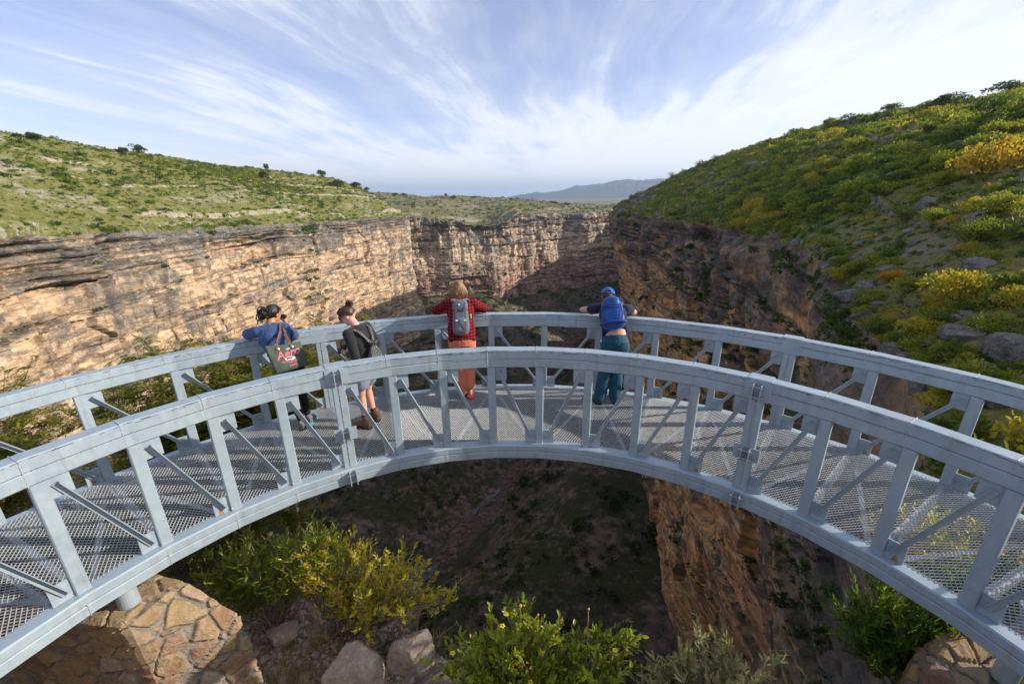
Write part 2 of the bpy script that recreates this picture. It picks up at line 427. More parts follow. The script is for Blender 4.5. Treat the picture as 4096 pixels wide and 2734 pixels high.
# flat bars under the panel joints and the frame below the deck
for i, k in enumerate(ps[1:-1]):
    m = MB(); a = k*DK; rd, tg = frame(a)
    m.bar(pol(3.735, a, -.012), pol(5.225, a, -.012), .04, .02); m.build('joint_bar', M_GALV, bridge)
for k in range(KMIN+1, KMAX):
    m = MB(); a = (k)*DK
    m.bar(pol(3.737, a, -.085), pol(5.223, a, -.085), .05, .10); m.build('cross_beam', M_PAINT, bridge)
for k in range(KMIN+1, KMAX-1):
    m = MB(); a, b = k*DK, (k+1)*DK
    if k % 2: a, b = b, a
    m.bar(pol(3.76, a+.016*(1 if b > a else -1), -.11), pol(5.20, b-.016*(1 if b > a else -1), -.11), .045, .006); m.build('under_brace', M_GALV, bridge)
# pipe columns standing on the stone piers
for p in ((-3.60, 1.60), (3.92, 1.93)):
    m = MB(); m.tube([[p[0], p[1], -.187], [p[0], p[1], -.64 if p[0] < 0 else -.95]], .078, 24)
    m.tube([[p[0], p[1], -.186], [p[0], p[1], -.21]], .10, 24)
    m.build('support_column', M_PAINT, bridge, sm=False)

# ================================================================== THE CANYON
def resample(P, n, weight=True, dens=None):
    """Catmull-Rom through the control points, n samples, denser near the camera"""
    P = np.asarray(P, float); m = len(P)
    E = np.vstack([2*P[0]-P[1], P, 2*P[-1]-P[-2]]); out = []
    for i in range(m-1):
        p0, p1, p2, p3 = E[i:i+4]; t = np.linspace(0, 1, 80, endpoint=False)[:, None]
        out.append(.5*((2*p1)+(-p0+p2)*t+(2*p0-5*p1+4*p2-p3)*t*t+(-p0+3*p1-3*p2+p3)*t**3))
    Q = np.vstack(out+[P[-1:]])
    seg = np.linalg.norm(np.diff(Q[:, :2], axis=0), axis=1)
    if weight:
        mid = (Q[1:, :3]+Q[:-1, :3])/2
        seg = seg/np.maximum(np.linalg.norm((mid-CAM)[:, :2], axis=1), 3.0)**(weight if weight is not True else 1.0)
    c = np.concatenate([[0], np.cumsum(seg)]); s = np.linspace(0, c[-1], n)
    par = np.stack([np.interp(s, c, Q[:, j]) for j in range(Q.shape[1])], 1)
    return par
def grid_faces(nu, nv, flip=False):
    i = np.arange(nu-1)[:, None]*nv+np.arange(nv-1)[None, :]
    i = i.ravel(); F = np.stack([i, i+nv, i+nv+1, i+1], 1)
    return F[:, ::-1] if flip else F
def hnormal(P):
    T = np.gradient(P[:, :2], axis=0); T /= np.linalg.norm(T, axis=1, keepdims=True)+1e-9
    return np.stack([T[:, 1], -T[:, 0], np.zeros(len(T))], 1)      # to the right of the travel direction
def rough_rim(P, amp, seed, s=0.12):
    P = P.copy(); n = hnormal(P); d = np.linalg.norm(P-CAM, axis=1); a = amp*smooth(6, 60, d)+.12
    P += n*(a*fbm(P[:, 0]*s, P[:, 1]*s, P[:, 2]*0, 5, .6, seed))[:, None]
    P[:, 2] += .35*a*fbm(P[:, 0]*.2, P[:, 1]*.2, P[:, 2]*0+9, 4, .6, seed+3)
    return P
def cliff(name, rim, foot, nv, side, seed, mat, amp=1.0, smoothlow=0.0, blk=(7.0, 3.2), vpow=1.0, ledge=1.0, **props):
    """rock wall between the rim and the foot line: beds, joints, alcoves"""
    nu = len(rim); n = hnormal(rim)*side
    # smooth the normals along the rim
    k = max(3, nu//60); ker = np.ones(2*k+1)/(2*k+1)
    n = np.stack([np.convolve(np.pad(n[:, i], k, 'edge'), ker, 'valid') for i in range(3)], 1); n /= np.linalg.norm(n, axis=1, keepdims=True)+1e-9
    v = (np.linspace(0, 1, nv)**vpow)[None, :, None]
    P = rim[:, None, :]*(1-v)+foot[:, None, :]*v
    arc = np.concatenate([[0], np.cumsum(np.linalg.norm(np.diff(rim[:, :2], axis=0), axis=1))])[:, None]+0*P[..., 0]
    x, y, z = P[..., 0], P[..., 1], P[..., 2]
    dep = rim[:, None, 2]-z
    wob = 1.3*fbm(arc*.018, z*.02, z*0, 3, .5, seed)+.4*fbm(arc*.11, z*.05, z*0, 3, .5, seed+9)
    zz_ = z+wob
    # beds: irregular thickness, each with its own set-back
    rg = np.random.default_rng(seed); edges = np.concatenate([[-175], -175+np.cumsum(rg.choice([.35, .5, .8, 1.3, 2.4, 4.2, 6.5], 190, p=[.2, .2, .18, .15, .12, .1, .05])*blk[1]/3.0)])
    bi = np.searchsorted(edges, zz_); boff = rg.normal(0, 1, len(edges)+2)[bi]; bw = np.diff(np.append(edges, [300, 400]))[np.clip(bi-1, 0, len(edges)-1)]
    fr = (zz_-edges[np.clip(bi-1, 0, len(edges)-1)])/bw
    # joints: blocks along each bed
    jl = blk[0]*(.35+2.2*_hash(bi, bi*0, bi*0, seed+1))
    cell = np.floor(arc/jl+7*_hash(bi, bi*0+3, bi*0, seed)+.25*fbm(arc*.3, z*.4, z*0, 2, .5, seed+4)); cf = arc/jl+7*_hash(bi, bi*0+3, bi*0, seed); cf = cf-np.floor(cf)
    ch = _hash(cell.astype(np.int64), bi, bi*0, seed+2)
    big = np.floor(arc/(blk[0]*2.7)+.4*fbm(arc*.1, z*.1, z*0, 2, .5, seed+5)); bigz = np.floor(zz_/(blk[1]*3.4)); bh = _hash(big.astype(np.int64), bigz.astype(np.int64), bi*0, seed+6)
    lowm = 1-smoothlow*smooth(14, 26, dep+4*fbm(arc*.03, z*.03, z*0, 2, .5, seed+31))
    lowm = lowm*(.25+.75*smooth(-.25, .2, fbm(arc*.03, z*.06, z*0, 3, .5, seed+41)))
    rnd = (np.minimum(fr, 1-fr)*2).clip(0, 1)**.35                  # rounded bed faces
    d = ledge*.40*boff*lowm + 1.15*(ch-.5)*lowm*ledge + 2.4*(bh-.5) - .85*(1-rnd)*np.maximum(lowm, .7*(1-smoothlow))*ledge - .75*(1-(np.minimum(cf, 1-cf)*2*4).clip(0, 1)**.5)*np.maximum(lowm, .6*(1-smoothlow))
    d = d + 4.6*fbm(arc*.022, z*.010, z*0, 3, .5, seed+7) + 2.3*fbm(arc*.075, z*.035, z*0, 4, .55, seed+8) + .5*fbm(arc*.4, z*.25, z*0, 5, .6, seed+10)+ .16*fbm(arc*1.5, z*1.1, z*0, 3, .6, seed+12)
    near = smooth(4, 70, np.linalg.norm(P-CAM, axis=2))
    d = d*amp*(.22+.78*near)
    d = d*smooth(0, 2.2, dep)+.25*amp*(ch-.3)*smooth(0, .5, dep)*near
    P = P+n[:, None, :]*d[..., None]
    P[..., 2] += (.25*(ch-.5)*smooth(0, 2, dep)*near)
    F = grid_faces(nu, nv, side > 0)
    me = mesh_np(name, P.reshape(-1, 3), F, mat, False, {'blk': (.6*ch+.4*bh).ravel(), 'bed': _hash(bi, bi*0+1, bi*0, seed+20).ravel(), 'depth': dep.ravel()})
    return link(name, me, kind='structure', **props)
def hill(name, rows, vs, nu, nv, seed, mat, amp=1.2, edge=None, terr=(), flip=False, wt=1.0, gul=1.0, vp=1.0, **props):
    """rows: list of (nu,3) arrays from the rim to behind the crest"""
    v = np.linspace(0, 1, nv)**vp
    R = np.stack(rows, 0); P = np.zeros((nu, nv, 3))
    for j in range(3):
        for i0 in range(len(vs)-1):
            m = (v >= vs[i0]) & (v <= vs[i0+1]); t = (v[m]-vs[i0])/(vs[i0+1]-vs[i0])
            P[:, m, j] = R[i0][:, None, j]*(1-t)+R[i0+1][:, None, j]*t
    if edge is not None: P += (edge-rows[0])[:, None, :]*(1-smooth(0, .06, v))[None, :, None]
    x, y = P[..., 0], P[..., 1]; vv = v[None, :]+0*x
    dist = np.hypot(x-CAM[0], y-CAM[1])
    fade = smooth(0, .05, vv)
    dz = amp*(2.2*fbm(x*.03, y*.03, x*0, 4, .5, seed)*gul + .55*fbm(x*.16, y*.16, x*0, 5, .55, seed+2))*fade*smooth(5, 60, dist) + .25*fbm(x*.5, y*.5, x*0, 4, .6, seed+5)*fade*smooth(2, 20, dist)
    for (v0, w, h) in terr:
        vq = vv+.02*fbm(x*.02, y*.02, x*0, 3, .5, seed+11)
        present = smooth(-.25, .15, fbm(x*.035, y*.035, x*0, 3, .5, seed+int(v0*100)))
        dz += h*(smooth(v0-w, v0, vq)-smooth(v0, v0+6*w, vq))*present
    P[..., 2] += dz
    me = mesh_np(name, P.reshape(-1, 3), grid_faces(nu, nv, flip), mat, False)
    o = link(name, me, kind='structure', **props)
    return o, P

def cliff_mat(name, tan, tan2, dark, patina, pinkz=None, sc_=1.0, near=False, veg=0.0, topd=.40, tops=((0., 1.), (.14, .45), (.45, 0.), (1., 0.))):
    m, t = mat_new(name); c = t.n('ShaderNodeTexCoord').outputs['Object']
    blk = t.n('ShaderNodeAttribute', attribute_name='blk').outputs['Fac']; bed = t.n('ShaderNodeAttribute', attribute_name='bed').outputs['Fac']; dep = t.n('ShaderNodeAttribute', attribute_name='depth').outputs['Fac']
    big = t.noise(t.map(c, scale=(.03, .03, .05)), 1.0, 4, .6)
    mid = t.noise(t.map(c, scale=(.35*sc_, .35*sc_, .5*sc_)), 1.0, 7, .68)
    fin = t.noise(t.map(c, scale=(2.2*sc_, 2.2*sc_, 4*sc_)), 1.0, 6, .7)
    lay = t.noise(t.map(c, scale=(.05*sc_, .05*sc_, 1.6*sc_)), 1.0, 6, .7)
    stk = t.noise(t.map(c, scale=(.55*sc_, .55*sc_, .05*sc_)), 1.0, 6, .65)
    b = t.mix(t.ramp(mid, [(.32, 0.), (.68, 1.)]), tan, tan2)
    b = t.mix(t.math('MULTIPLY', t.ramp(lay, [(.42, 1.), (.55, 0.)]), .42), b, [q*.55 for q in tan2])
    # grey weathering skin: by block, by bed, and in streaks running down
    p = t.math('ADD', t.math('MULTIPLY', blk, .30), t.math('MULTIPLY', bed, .16))
    p = t.math('ADD', p, t.math('MULTIPLY', stk, .55)); p = t.math('ADD', p, t.math('MULTIPLY', big, .55)); p = t.math('ADD', p, t.math('MULTIPLY', t.math('SUBTRACT', t.noise(t.map(c, scale=(.14, .14, .3)), 1.0, 5, .6), .5), 1.5)); p = t.math('ADD', p, .12)
    p = t.math('ADD', p, t.math('MULTIPLY', t.ramp(t.math('DIVIDE', dep, 60.0), list(tops)), topd))
    p = t.math('SUBTRACT', p, 1.0-patina)
    pg = t.ramp(p, [(.10, 0.), (.26, .62), (.48, .93)])
    grey = t.mix(t.ramp(fin, [(.35, 0.), (.65, 1.)]), dark, [min(1, q*2.4) for q in dark])
    b = t.mix(pg, b, grey)
    if pinkz is not None:
        z = t.n('ShaderNodeSeparateXYZ', {0: c}).outputs[2]
        f = t.ramp(t.math('ADD', t.math('MULTIPLY', t.math('ADD', z, -pinkz), -.05), t.math('MULTIPLY', t.math('SUBTRACT', mid, .5), .8)), [(.0, 0.), (.7, .75)])
        b = t.mix(f, b, (.46, .27, .235))
    # fine dark cracks
    vo = t.n('ShaderNodeTexVoronoi', {'Vector': t.map(c, scale=(.5*sc_, .5*sc_, 1.1*sc_)), 'Scale': 1.0}, feature='DISTANCE_TO_EDGE').outputs[0]
    cr = t.math('MULTIPLY', t.ramp(vo, [(0., 1.), (.05, 0.)]), t.ramp(mid, [(.45, 0.), (.6, .5)]))
    b = t.mix(cr, b, [q*.6 for q in dark])
    if veg:
        nz = t.n('ShaderNodeNewGeometry').outputs['Normal']; up = t.n('ShaderNodeSeparateXYZ', {0: nz}).outputs[2]
        vg = t.math('MULTIPLY', t.ramp(up, [(.45, 0.), (.75, 1.)]), t.ramp(mid, [(.42, 0.), (.56, veg)]))
        b = t.mix(vg, b, (.07, .085, .025))
    wc = t.n('ShaderNodeVectorMath', {0: c, 1: t.n('ShaderNodeVectorMath', {0: t.n('ShaderNodeTexNoise', {'Vector': c, 'Scale': .25*sc_, 'Detail': 3.0}).outputs['Color'], 'Scale': 2.2/sc_}, operation='SCALE').outputs[0]}, operation='ADD').outputs[0]
    v1 = t.n('ShaderNodeTexVoronoi', {'Vector': t.map(wc, scale=(.22*sc_, .22*sc_, .75*sc_)), 'Scale': 1.0, 'Randomness': .8}, distance='CHEBYCHEV')
    v2 = t.n('ShaderNodeTexVoronoi', {'Vector': t.map(wc, scale=(.7*sc_, .7*sc_, 2.2*sc_)), 'Scale': 1.0, 'Randomness': .8}, distance='CHEBYCHEV')
    c1 = t.n('ShaderNodeSeparateColor', {0: v1.outputs['Color']}).outputs[0]; c2 = t.n('ShaderNodeSeparateColor', {0: v2.outputs['Color']}).outputs[0]
    b = t.mix(1., b, t.ramp(t.math('ADD', t.math('MULTIPLY', c1, .55), t.math('MULTIPLY', c2, .45)), [(.1, .62), (.9, 1.22)]), 'MULTIPLY')
    b = t.mix(t.ramp(v1.outputs['Distance'], [(.40, 0.), (.60, .55)]), b, [q*.8 for q in dark])
    hgt = t.math('ADD', t.math('ADD', mid, t.math('MULTIPLY', fin, .35)), t.math('MULTIPLY', lay, .6))
    hgt = t.math('ADD', hgt, t.math('ADD', t.math('MULTIPLY', c1, 1.1), t.math('MULTIPLY', c2, .6)))
    finish(t, b, .9, 0, hgt, 1.0, .6/sc_, .15)
    return m
def hill_mat(name, green, dry, rock, rockamt=.5):
    m, t = mat_new(name); c = t.n('ShaderNodeTexCoord').outputs['Object']
    n1 = t.noise(c, .05, 5, .6); n2 = t.noise(c, .35, 6, .65); n3 = t.noise(c, 2.5, 6, .7)
    up = t.n('ShaderNodeSeparateXYZ', {0: t.n('ShaderNodeNewGeometry').outputs['Normal']}).outputs[2]
    b = t.mix(t.ramp(n2, [(.38, 0.), (.62, 1.)]), green, dry)
    b = t.mix(t.ramp(n3, [(.4, 0.), (.7, .6)]), b, [q*.45 for q in dry]); b = t.mix(t.ramp(t.noise(c, 7.0, 5, .75), [(.48, 0.), (.60, .7)]), b, [min(1, q*1.7) for q in dry])
    rk = t.mix(t.ramp(n3, [(.35, 0.), (.65, 1.)]), [q*.45 for q in rock], rock)
    band = t.noise(t.map(c, scale=(.035, .035, .7)), 1.0, 5, .65)
    rf = t.math('ADD', t.ramp(t.math('ADD', t.math('MULTIPLY', n1, .55), t.math('MULTIPLY', band, .6)), [(.62-.1*rockamt, 0.), (.70, 1.)]), t.ramp(up, [(.55, 1.), (.82, 0.)]), clamp=True)
    rf = t.math('MULTIPLY', rf, t.ramp(n2, [(.40, 0.), (.52, 1.)]))
    b = t.mix(rf, b, rk)
    finish(t, b, .95, 0, t.math('ADD', n2, t.math('MULTIPLY', n3, .5)), .8, .4, .1)
    return m
M_CL_L = cliff_mat('sunlit_sandstone', (.70, .46, .28), (.82, .62, .43), (.11, .105, .10), .19, veg=.5)
M_CL_F = cliff_mat('far_sandstone', (.70, .50, .36), (.80, .64, .48), (.09, .088, .085), .12, pinkz=-48, veg=.5)
M_CL_R = cliff_mat('shaded_ochre_sandstone', (.82, .43, .17), (.90, .60, .30), (.105, .095, .088), .15, sc_=1.25, veg=.8, topd=.40, tops=((0., 1.), (.16, .7), (.4, .1), (1., 0.)))
M_HILL_L = hill_mat('hillside_turf', (.085, .115, .022), (.19, .175, .06), (.46, .41, .33), .2)
M_HILL_R = hill_mat('hillside_scrub', (.095, .12, .022), (.19, .165, .045), (.30, .26, .22), .1)
M_HILL_F = hill_mat('plateau_scrub', (.075, .085, .028), (.18, .16, .075), (.42, .37, .30), .5)

# ---- left wall and left hillside
L_rim = [(-40, -60, -2), (-66, -5, -2.2), (-84, 35, -2.5), (-90, 53, -2.6), (-94.6, 64.3, -3.0), (-99.5, 82.6, -3.8), (-106.1, 118.7, -5.6), (-105.5, 174.7, -7.1), (-97, 215, -8), (-89.5, 243.4, -8.2), (-93, 262, -8.5), (-112, 276, -9), (-150, 285, -10), (-200, 300, -11)]
L_crest = [(-110, -80, 19), (-130, 10, 20), (-150, 75, 20.5), (-158.3, 103.8, 21.0), (-163, 118, 21.3), (-168.2, 134.6, 21.6), (-165.5, 172.8, 20.0), (-152.7, 221.7, 17.4), (-137.8, 254.2, 14.9), (-128, 268, 11), (-122, 280, 5), (-135, 290, 2), (-165, 300, -2), (-210, 312, -4)]
NU = 1150
rimL = rough_rim(resample(L_rim, NU, .6), 2.2, 5); crL = resample(L_crest, NU, .0)
s_ = np.linspace(0, 1, NU)
# pair crest to rim by control index so the loft does not twist
def paired(A, B, n, w, A2=None):
    A = np.asarray(A, float); B = np.asarray(B, float)
    Q = resample(np.hstack([A, B]), n, w); return Q[:, :3], Q[:, 3:]
rimL, crL = paired(L_rim, L_crest, NU, .6); rimL0 = rimL; rimL = rough_rim(rimL, 2.2, 5, .14)
footL = rimL.copy(); footL[:, 2] = -118; footL[:, :2] += hnormal(footL)[:, :2]*np.array([1.0])*0
nL = hnormal(rimL)
footL[:, :2] += nL[:, :2]*5.0
cliff('canyon_cliff', rimL, footL, 520, 1, 11, M_CL_L, 1.0, smoothlow=.55, blk=(7.5, 3.0), ledge=1.35)
backL = crL.copy(); backL[:, 0] -= 60; backL[:, 2] -= 14
backL2 = backL.copy(); backL2[:, 0] -= 160; backL2[:, 2] -= 6
nv = 260
hillL, PL = hill('hillside', [rimL0, crL, backL, backL2], [0, .72, .86, 1], NU, nv, 21, M_HILL_L, 1.0, edge=rimL, terr=((.10, .006, 1.5), (.36, .005, .6), (.5, .005, .5)), flip=True)
# ---- far wall and far plateau
F_rim = [(-330, 262, -10), (-230, 275, -11), (-165, 281, -12), (-125, 281, -12), (-114, 308, -12), (-103, 320, -12.5), (-84, 327, -15), (-62, 337, -19.5), (-45, 347, -19), (-34, 362, -13), (-20, 378, -12.5), (6, 398, -13), (28, 413, -13.5), (50, 427, -13), (74, 430, -12), (98, 414, -10), (112, 388, -8), (132, 355, -6), (220, 348, -6)]
F_crest = [(-420, 470, 9), (-330, 500, 9), (-270, 530, 9), (-234, 551, 8.2), (-205, 560, 4.6), (-181.5, 570.9, 1.8), (-152, 600, 1), (-134, 624, .5), (-115, 645, 0), (-96, 668, -1.5), (-75, 695, -2.6), (-35, 715, -6.5), (10, 740, -12), (90, 770, -16.5), (170, 740, -8), (230, 680, 2), (260, 560, 10), (300, 450, 14), (330, 380, 14)]
NUF = 900
rimF, crF = paired(F_rim, F_crest, NUF, .3); rimF0 = rimF; rimF = rough_rim(rimF, 5.0, 33, .045); rimF = rough_rim(rimF, 1.5, 34, .2)
footF = rimF.copy(); footF[:, 2] = -115; footF[:, :2] += hnormal(rimF)[:, :2]*6
cliff('canyon_cliff', rimF, footF, 360, 1, 47, M_CL_F, 1.9, smoothlow=.4, blk=(12, 3.4), ledge=1.0)
bF = crF.copy(); bF[:, 1] += 300; bF[:, 2] -= 12
hillF, PF = hill('hillside', [rimF0, crF, bF], [0, .8, 1], NUF, 150, 61, M_HILL_F, 1.1, edge=rimF, terr=((.08, .01, 2.5),), flip=True, gul=1.6)
# ---- near edge and right wall, right hillside
R_rim = [(-75, -26, -3), (-40, -4, -3), (-20, 6.5, -3), (-11, 7.0, -2.8), (-7, 5.4, -2.6), (-5.2, 4.6, -2.5), (-3.6, 4.2, -2.4), (-2.3, 3.5, -2.3), (-1.4, 2.7, -2.15), (-.3, 2.1, -2.1), (.7, 1.6, -2.0), (1.7, 1.3, -2.0), (2.7, 1.5, -1.9), (3.8, 2.7, -1.7), (5.2, 4.4, -1.3), (6.4, 6.0, -1.0), (7.8, 8.4, -.9), (9.5, 12.1, -1.0), (12.8, 19.5, -.9), (16.2, 29.1, -.7), (20.3, 44.9, -1.2), (24.8, 69.9, -2.2), (28.2, 105.5, -3.4), (31.7, 166.1, -5.3), (33, 215, -6), (31.7, 257.2, -6.1), (35, 276, -6.5), (48, 292, -7), (75, 304, -8), (115, 312, -8), (160, 316, -8), (220, 318, -8)]
R_foot = [(-75, -46, -62), (-40, -28, -62), (-20, -16, -62), (-11, -12, -62), (-7, -10, -62), (-5.2, -9, -62), (-3.6, -8, -62), (-2.3, -8, -62), (-1.4, -8, -62), (-.3, -8, -62), (2, -8, -62), (5, -8, -62), (9, -7, -62), (14, -4, -62), (20, 1, -62), (25, 8, -62), (28.5, 15, -62), (30.5, 24, -62), (31.2, 34, -62), (30.7, 44.9, -62), (28.8, 60, -62), (26.9, 84, -62), (29.5, 118, -62), (34.2, 175, -62), (39, 225, -62), (43, 258, -62), (47, 280, -62), (58, 300, -62), (82, 314, -62), (118, 324, -62), (162, 328, -62), (221, 330, -62)]
NUR = 1500
rimR, footR = paired(R_rim, R_foot, NUR, 1.0); rimR = rough_rim(rimR, 1.6, 71, .2)
ft = footR+(footR-rimR)*.55; ft[:, 2] = -100
cliff('canyon_cliff', rimR, footR+(footR-rimR)*np.array([.15, .15, .62]), 480, -1, 83, M_CL_R, 1.0, smoothlow=.9, blk=(4.5, 2.4), vpow=1.25, ledge=1.5)
H_rim = [(4.4, 2.6, -1.0)]+R_rim[14:]
H_crest = [(92, 45, 21), (90, 66, 22.5), (89, 84, 23.2), (87.4, 102.1, 23.8), (86.3, 109.5, 23.6), (83.8, 123.6, 24.4), (81.0, 142.9, 23.9), (78.8, 161.0, 23.2), (75.9, 184.2, 20.6), (71.8, 217.7, 17.9), (63.9, 251.2, 12.0), (57, 270, 7), (52, 283, 2), (56, 295, -1), (80, 330, 2), (115, 390, 4), (150, 480, 4), (190, 580, 4), (240, 650, 4)]
# rim list for the hillside starts at the camera's right
H_rim = [(8, -30, 1), (6.2, -8, 1), (4.9, .5, -.3)]+R_rim[14:]
H_crest = [(95, -20, 20), (94, 20, 20.5), (92, 45, 21)]+H_crest[1:]
H_crest = H_crest[:3]+[(91.2, 80, 21.2), (90, 88, 21.1), (88.6, 96, 21.0)]+[(87.4, 102.1, 21.0), (86.3, 109.5, 21.0), (83.8, 123.6, 22.0), (81.0, 142.9, 22.0), (77.4, 172, 20.8), (71.8, 217.7, 17.9), (66, 242, 14), (63, 255, 11), (57, 272, 6), (56, 276, 3), (70, 280, 8), (100, 280, 15), (135, 280, 18), (175, 280, 20), (225, 280, 20)]
assert len(H_rim) == len(H_crest), (len(H_rim), len(H_crest))
NUH = 900
hr, hc = paired(H_rim, H_crest, NUH, .9); hr0 = hr.copy()
# follow the roughened cliff rim exactly where they meet
for i in range(len(hr)):
    if i > 3:
        d = np.hypot(rimR[:, 0]-hr[i, 0], rimR[:, 1]-hr[i, 1]); j = d.argmin()
        if hr[i, 1] > 4.8 and d[j] < 5: hr[i] = rimR[j]
def mid_row(a, b, t, dz): r = a*(1-t)+b*t; r[:, 2] += dz; return r
hb = hc.copy(); hb[:, 0] += 55; hb[:, 1] += 5; hb[:, 2] += -6
hb2 = hb.copy(); hb2[:, 0] += 220; hb2[:, 2] += 12
hillR, PR = hill('hillside', [hr0, mid_row(hr0, hc, .12, .6), mid_row(hr0, hc, .5, 1.5), hc, hb, hb2], [0, .22, .55, .84, .92, 1], NUH, 330, 91, M_HILL_R, .8, edge=hr, terr=((.16, .006, .7), (.47, .006, .6), (.72, .005, 1.3)), flip=False, vp=1.3)

# ---- valley floor
CREEK = np.array([(-70, 30), (-58, 60), (-44, 90), (-33, 112), (-27, 129), (-14, 161), (-19, 195), (-17, 232), (-2, 285), (14, 325), (42, 352), (80, 362), (125, 345), (220, 332)], float)
def creek_d(x, y):
    best = np.full(x.shape, 1e9); sd = np.zeros(x.shape)
    C_ = resample(np.hstack([CREEK, np.zeros((len(CREEK), 1))]), 220, False)[:, :2]
    for a, b in zip(C_[:-1], C_[1:]):
        ab = b-a; t = np.clip(((x-a[0])*ab[0]+(y-a[1])*ab[1])/(ab@ab), 0, 1)
        dx, dy = x-a[0]-ab[0]*t, y-a[1]-ab[1]*t; d = np.hypot(dx, dy); m = d < best
        best = np.where(m, d, best); sd = np.where(m, np.sign(ab[0]*dy-ab[1]*dx), sd)
    return best, sd
def valley_z(x, y):
    wx, wy = x+5*fbm(x*.03, y*.03, x*0, 3, .5, 131), y+5*fbm(x*.03, y*.03, x*0+7, 3, .5, 132)
    d, sd = creek_d(wx, wy)
    sl = np.where(sd > 0, .34+.42*smooth(120, 260, y), .80)
    base = -110+np.maximum(0, d-4.5)*sl*(1-.25*smooth(30, 80, d))
    g = fbm(x*.035, y*.035, x*0, 5, .55, 140); rid = 1-np.abs(fbm(x*.05, y*.02, x*0+3, 4, .5, 141))*2
    base = base+(7.0*g+3.5*rid*smooth(5, 30, d))*smooth(3, 18, d)+.9*fbm(x*.25, y*.25, x*0, 5, .6, 150)+.5*fbm(x*.8, y*.8, x*0, 3, .6, 151)
    cap = -80+9*smooth(250, 300, y)*smooth(-20, -60, x)+3*fbm(x*.03, y*.03, x*0+5, 4, .5, 160)+.12*np.maximum(0, d-60)*0
    k_ = 5.0; hh_ = np.clip(.5+.5*(cap-base)/k_, 0, 1); base = cap*(1-hh_)+base*hh_-k_*hh_*(1-hh_)
    return base, d
gx = np.arange(-135, 215, 1.0); gy = np.concatenate([np.arange(-30, 230, .9), np.arange(230, 660, 1.6)])
X, Y = np.meshgrid(gx, gy, indexing='ij'); Z, DD = valley_z(X, Y)
def valley_mat():
    m, t = mat_new('valley_scree'); c = t.n('ShaderNodeTexCoord').outputs['Object']
    cd = t.n('ShaderNodeAttribute', attribute_name='creek').outputs['Fac']
    n1 = t.noise(c, .06, 5, .6); n2 = t.noise(c, .4, 6, .7); n3 = t.noise(c, 2.0, 5, .7)
    up = t.n('ShaderNodeSeparateXYZ', {0: t.n('ShaderNodeNewGeometry').outputs['Normal']}).outputs[2]
    veg = t.mix(t.ramp(n3, [(.4, 0.), (.6, 1.)]), (.026, .034, .012), (.065, .064, .028))
    rock = t.mix(t.ramp(n2, [(.35, 0.), (.65, 1.)]), (.115, .075, .060), (.22, .16, .13))
    f = t.ramp(t.math('ADD', t.math('MULTIPLY', n1, .5), t.math('MULTIPLY', n2, .5)), [(.48, 0.), (.60, 1.)])
    f = t.math('MAXIMUM', f, t.ramp(up, [(.55, 1.), (.72, 0.)]))
    f = t.math('MAXIMUM', f, t.ramp(t.math('ADD', cd, t.math('MULTIPLY', n2, 9.0)), [(.0, 1.), (8.5/20, 1.), (11.0/20, 0.)])) if False else f
    b = t.mix(f, veg, rock)
    cr = t.ramp(t.math('ADD', t.math('DIVIDE', cd, 20.0), t.math('MULTIPLY', n2, .35)), [(.27, 1.), (.38, 0.)])
    b = t.mix(cr, b, t.mix(t.ramp(n3, [(.4, 0.), (.6, 1.)]), (.085, .042, .038), (.16, .105, .09)))
    finish(t, b, .9, 0, t.math('ADD', n2, t.math('MULTIPLY', n3, .5)), .9, .7, .2)
    return m
link('canyon_floor', mesh_np('canyon_floor', np.stack([X, Y, Z], -1).reshape(-1, 3), grid_faces(len(gx), len(gy)), valley_mat(), False, {'creek': DD.ravel()}), kind='structure')
# water pools in the creek bed
mw, t = mat_new('creek_water'); finish(t, (.03, .05, .05), .08, 0, t.noise(t.n('ShaderNodeTexCoord').outputs['Object'], 1.2, 3), .2, .05)
Cw = resample(np.hstack([CREEK, np.zeros((len(CREEK), 1))]), 260, False)[:, :2]; nW = hnormal(np.hstack([Cw, Cw[:, :1]*0]))[:, :2]
wv_ = []
for i, (p, n_) in enumerate(zip(Cw, nW)):
    w = .1+.8*math.sin(i*.9)+.7*math.sin(i*.37); w = max(w, .02); off = 1.2*math.sin(i*.21)
    for s in (-1, 1): wv_.append((*(p+n_*(off+s*w)), -109.6))
link('creek_water', mesh_np('creek_water', np.array(wv_), np.array([[2*i, 2*i+2, 2*i+3, 2*i+1] for i in range(len(Cw)-1)]), mw), kind='structure')

# ---- ground shelf the camera stands on
G_rim = [tuple(p) for p in R_rim[:15]]
G_back = [(-80, -60, 4), (-45, -40, 4), (-25, -30, 3), (-14, -26, 3), (-9, -24, 3), (-6.5, -22, 3), (-4.6, -20, 3), (-3, -20, 3), (-1.8, -20, 3), (-.4, -20, 3), (1, -20, 3), (2.4, -20, 3), (4, -20, 3), (6, -20, 3), (8, -16, 3)]
gr, gb = paired(G_rim, G_back, 700, 1.0)
for i in range(len(gr)):
    d = np.hypot(rimR[:, 0]-gr[i, 0], rimR[:, 1]-gr[i, 1]); gr[i] = rimR[d.argmin()]
gm = gr*.80+gb*.20; gm[:, 2] = np.where(np.abs(gm[:, 0]) < 14, .9, gm[:, 2]); gq = gr*.89+gb*.11; gq[:, 2] = gr[:, 2]+.12
nvg = 330; v = np.linspace(0, 1, nvg)**1.5
P = np.zeros((700, nvg, 3))
for j in range(3):
    st = np.stack([gr[:, j], gq[:, j], gm[:, j], gb[:, j]], 1)
    for i in range(700): P[i, :, j] = np.interp(v, [0, .16, .4, 1], st[i])
x, y = P[..., 0], P[..., 1]
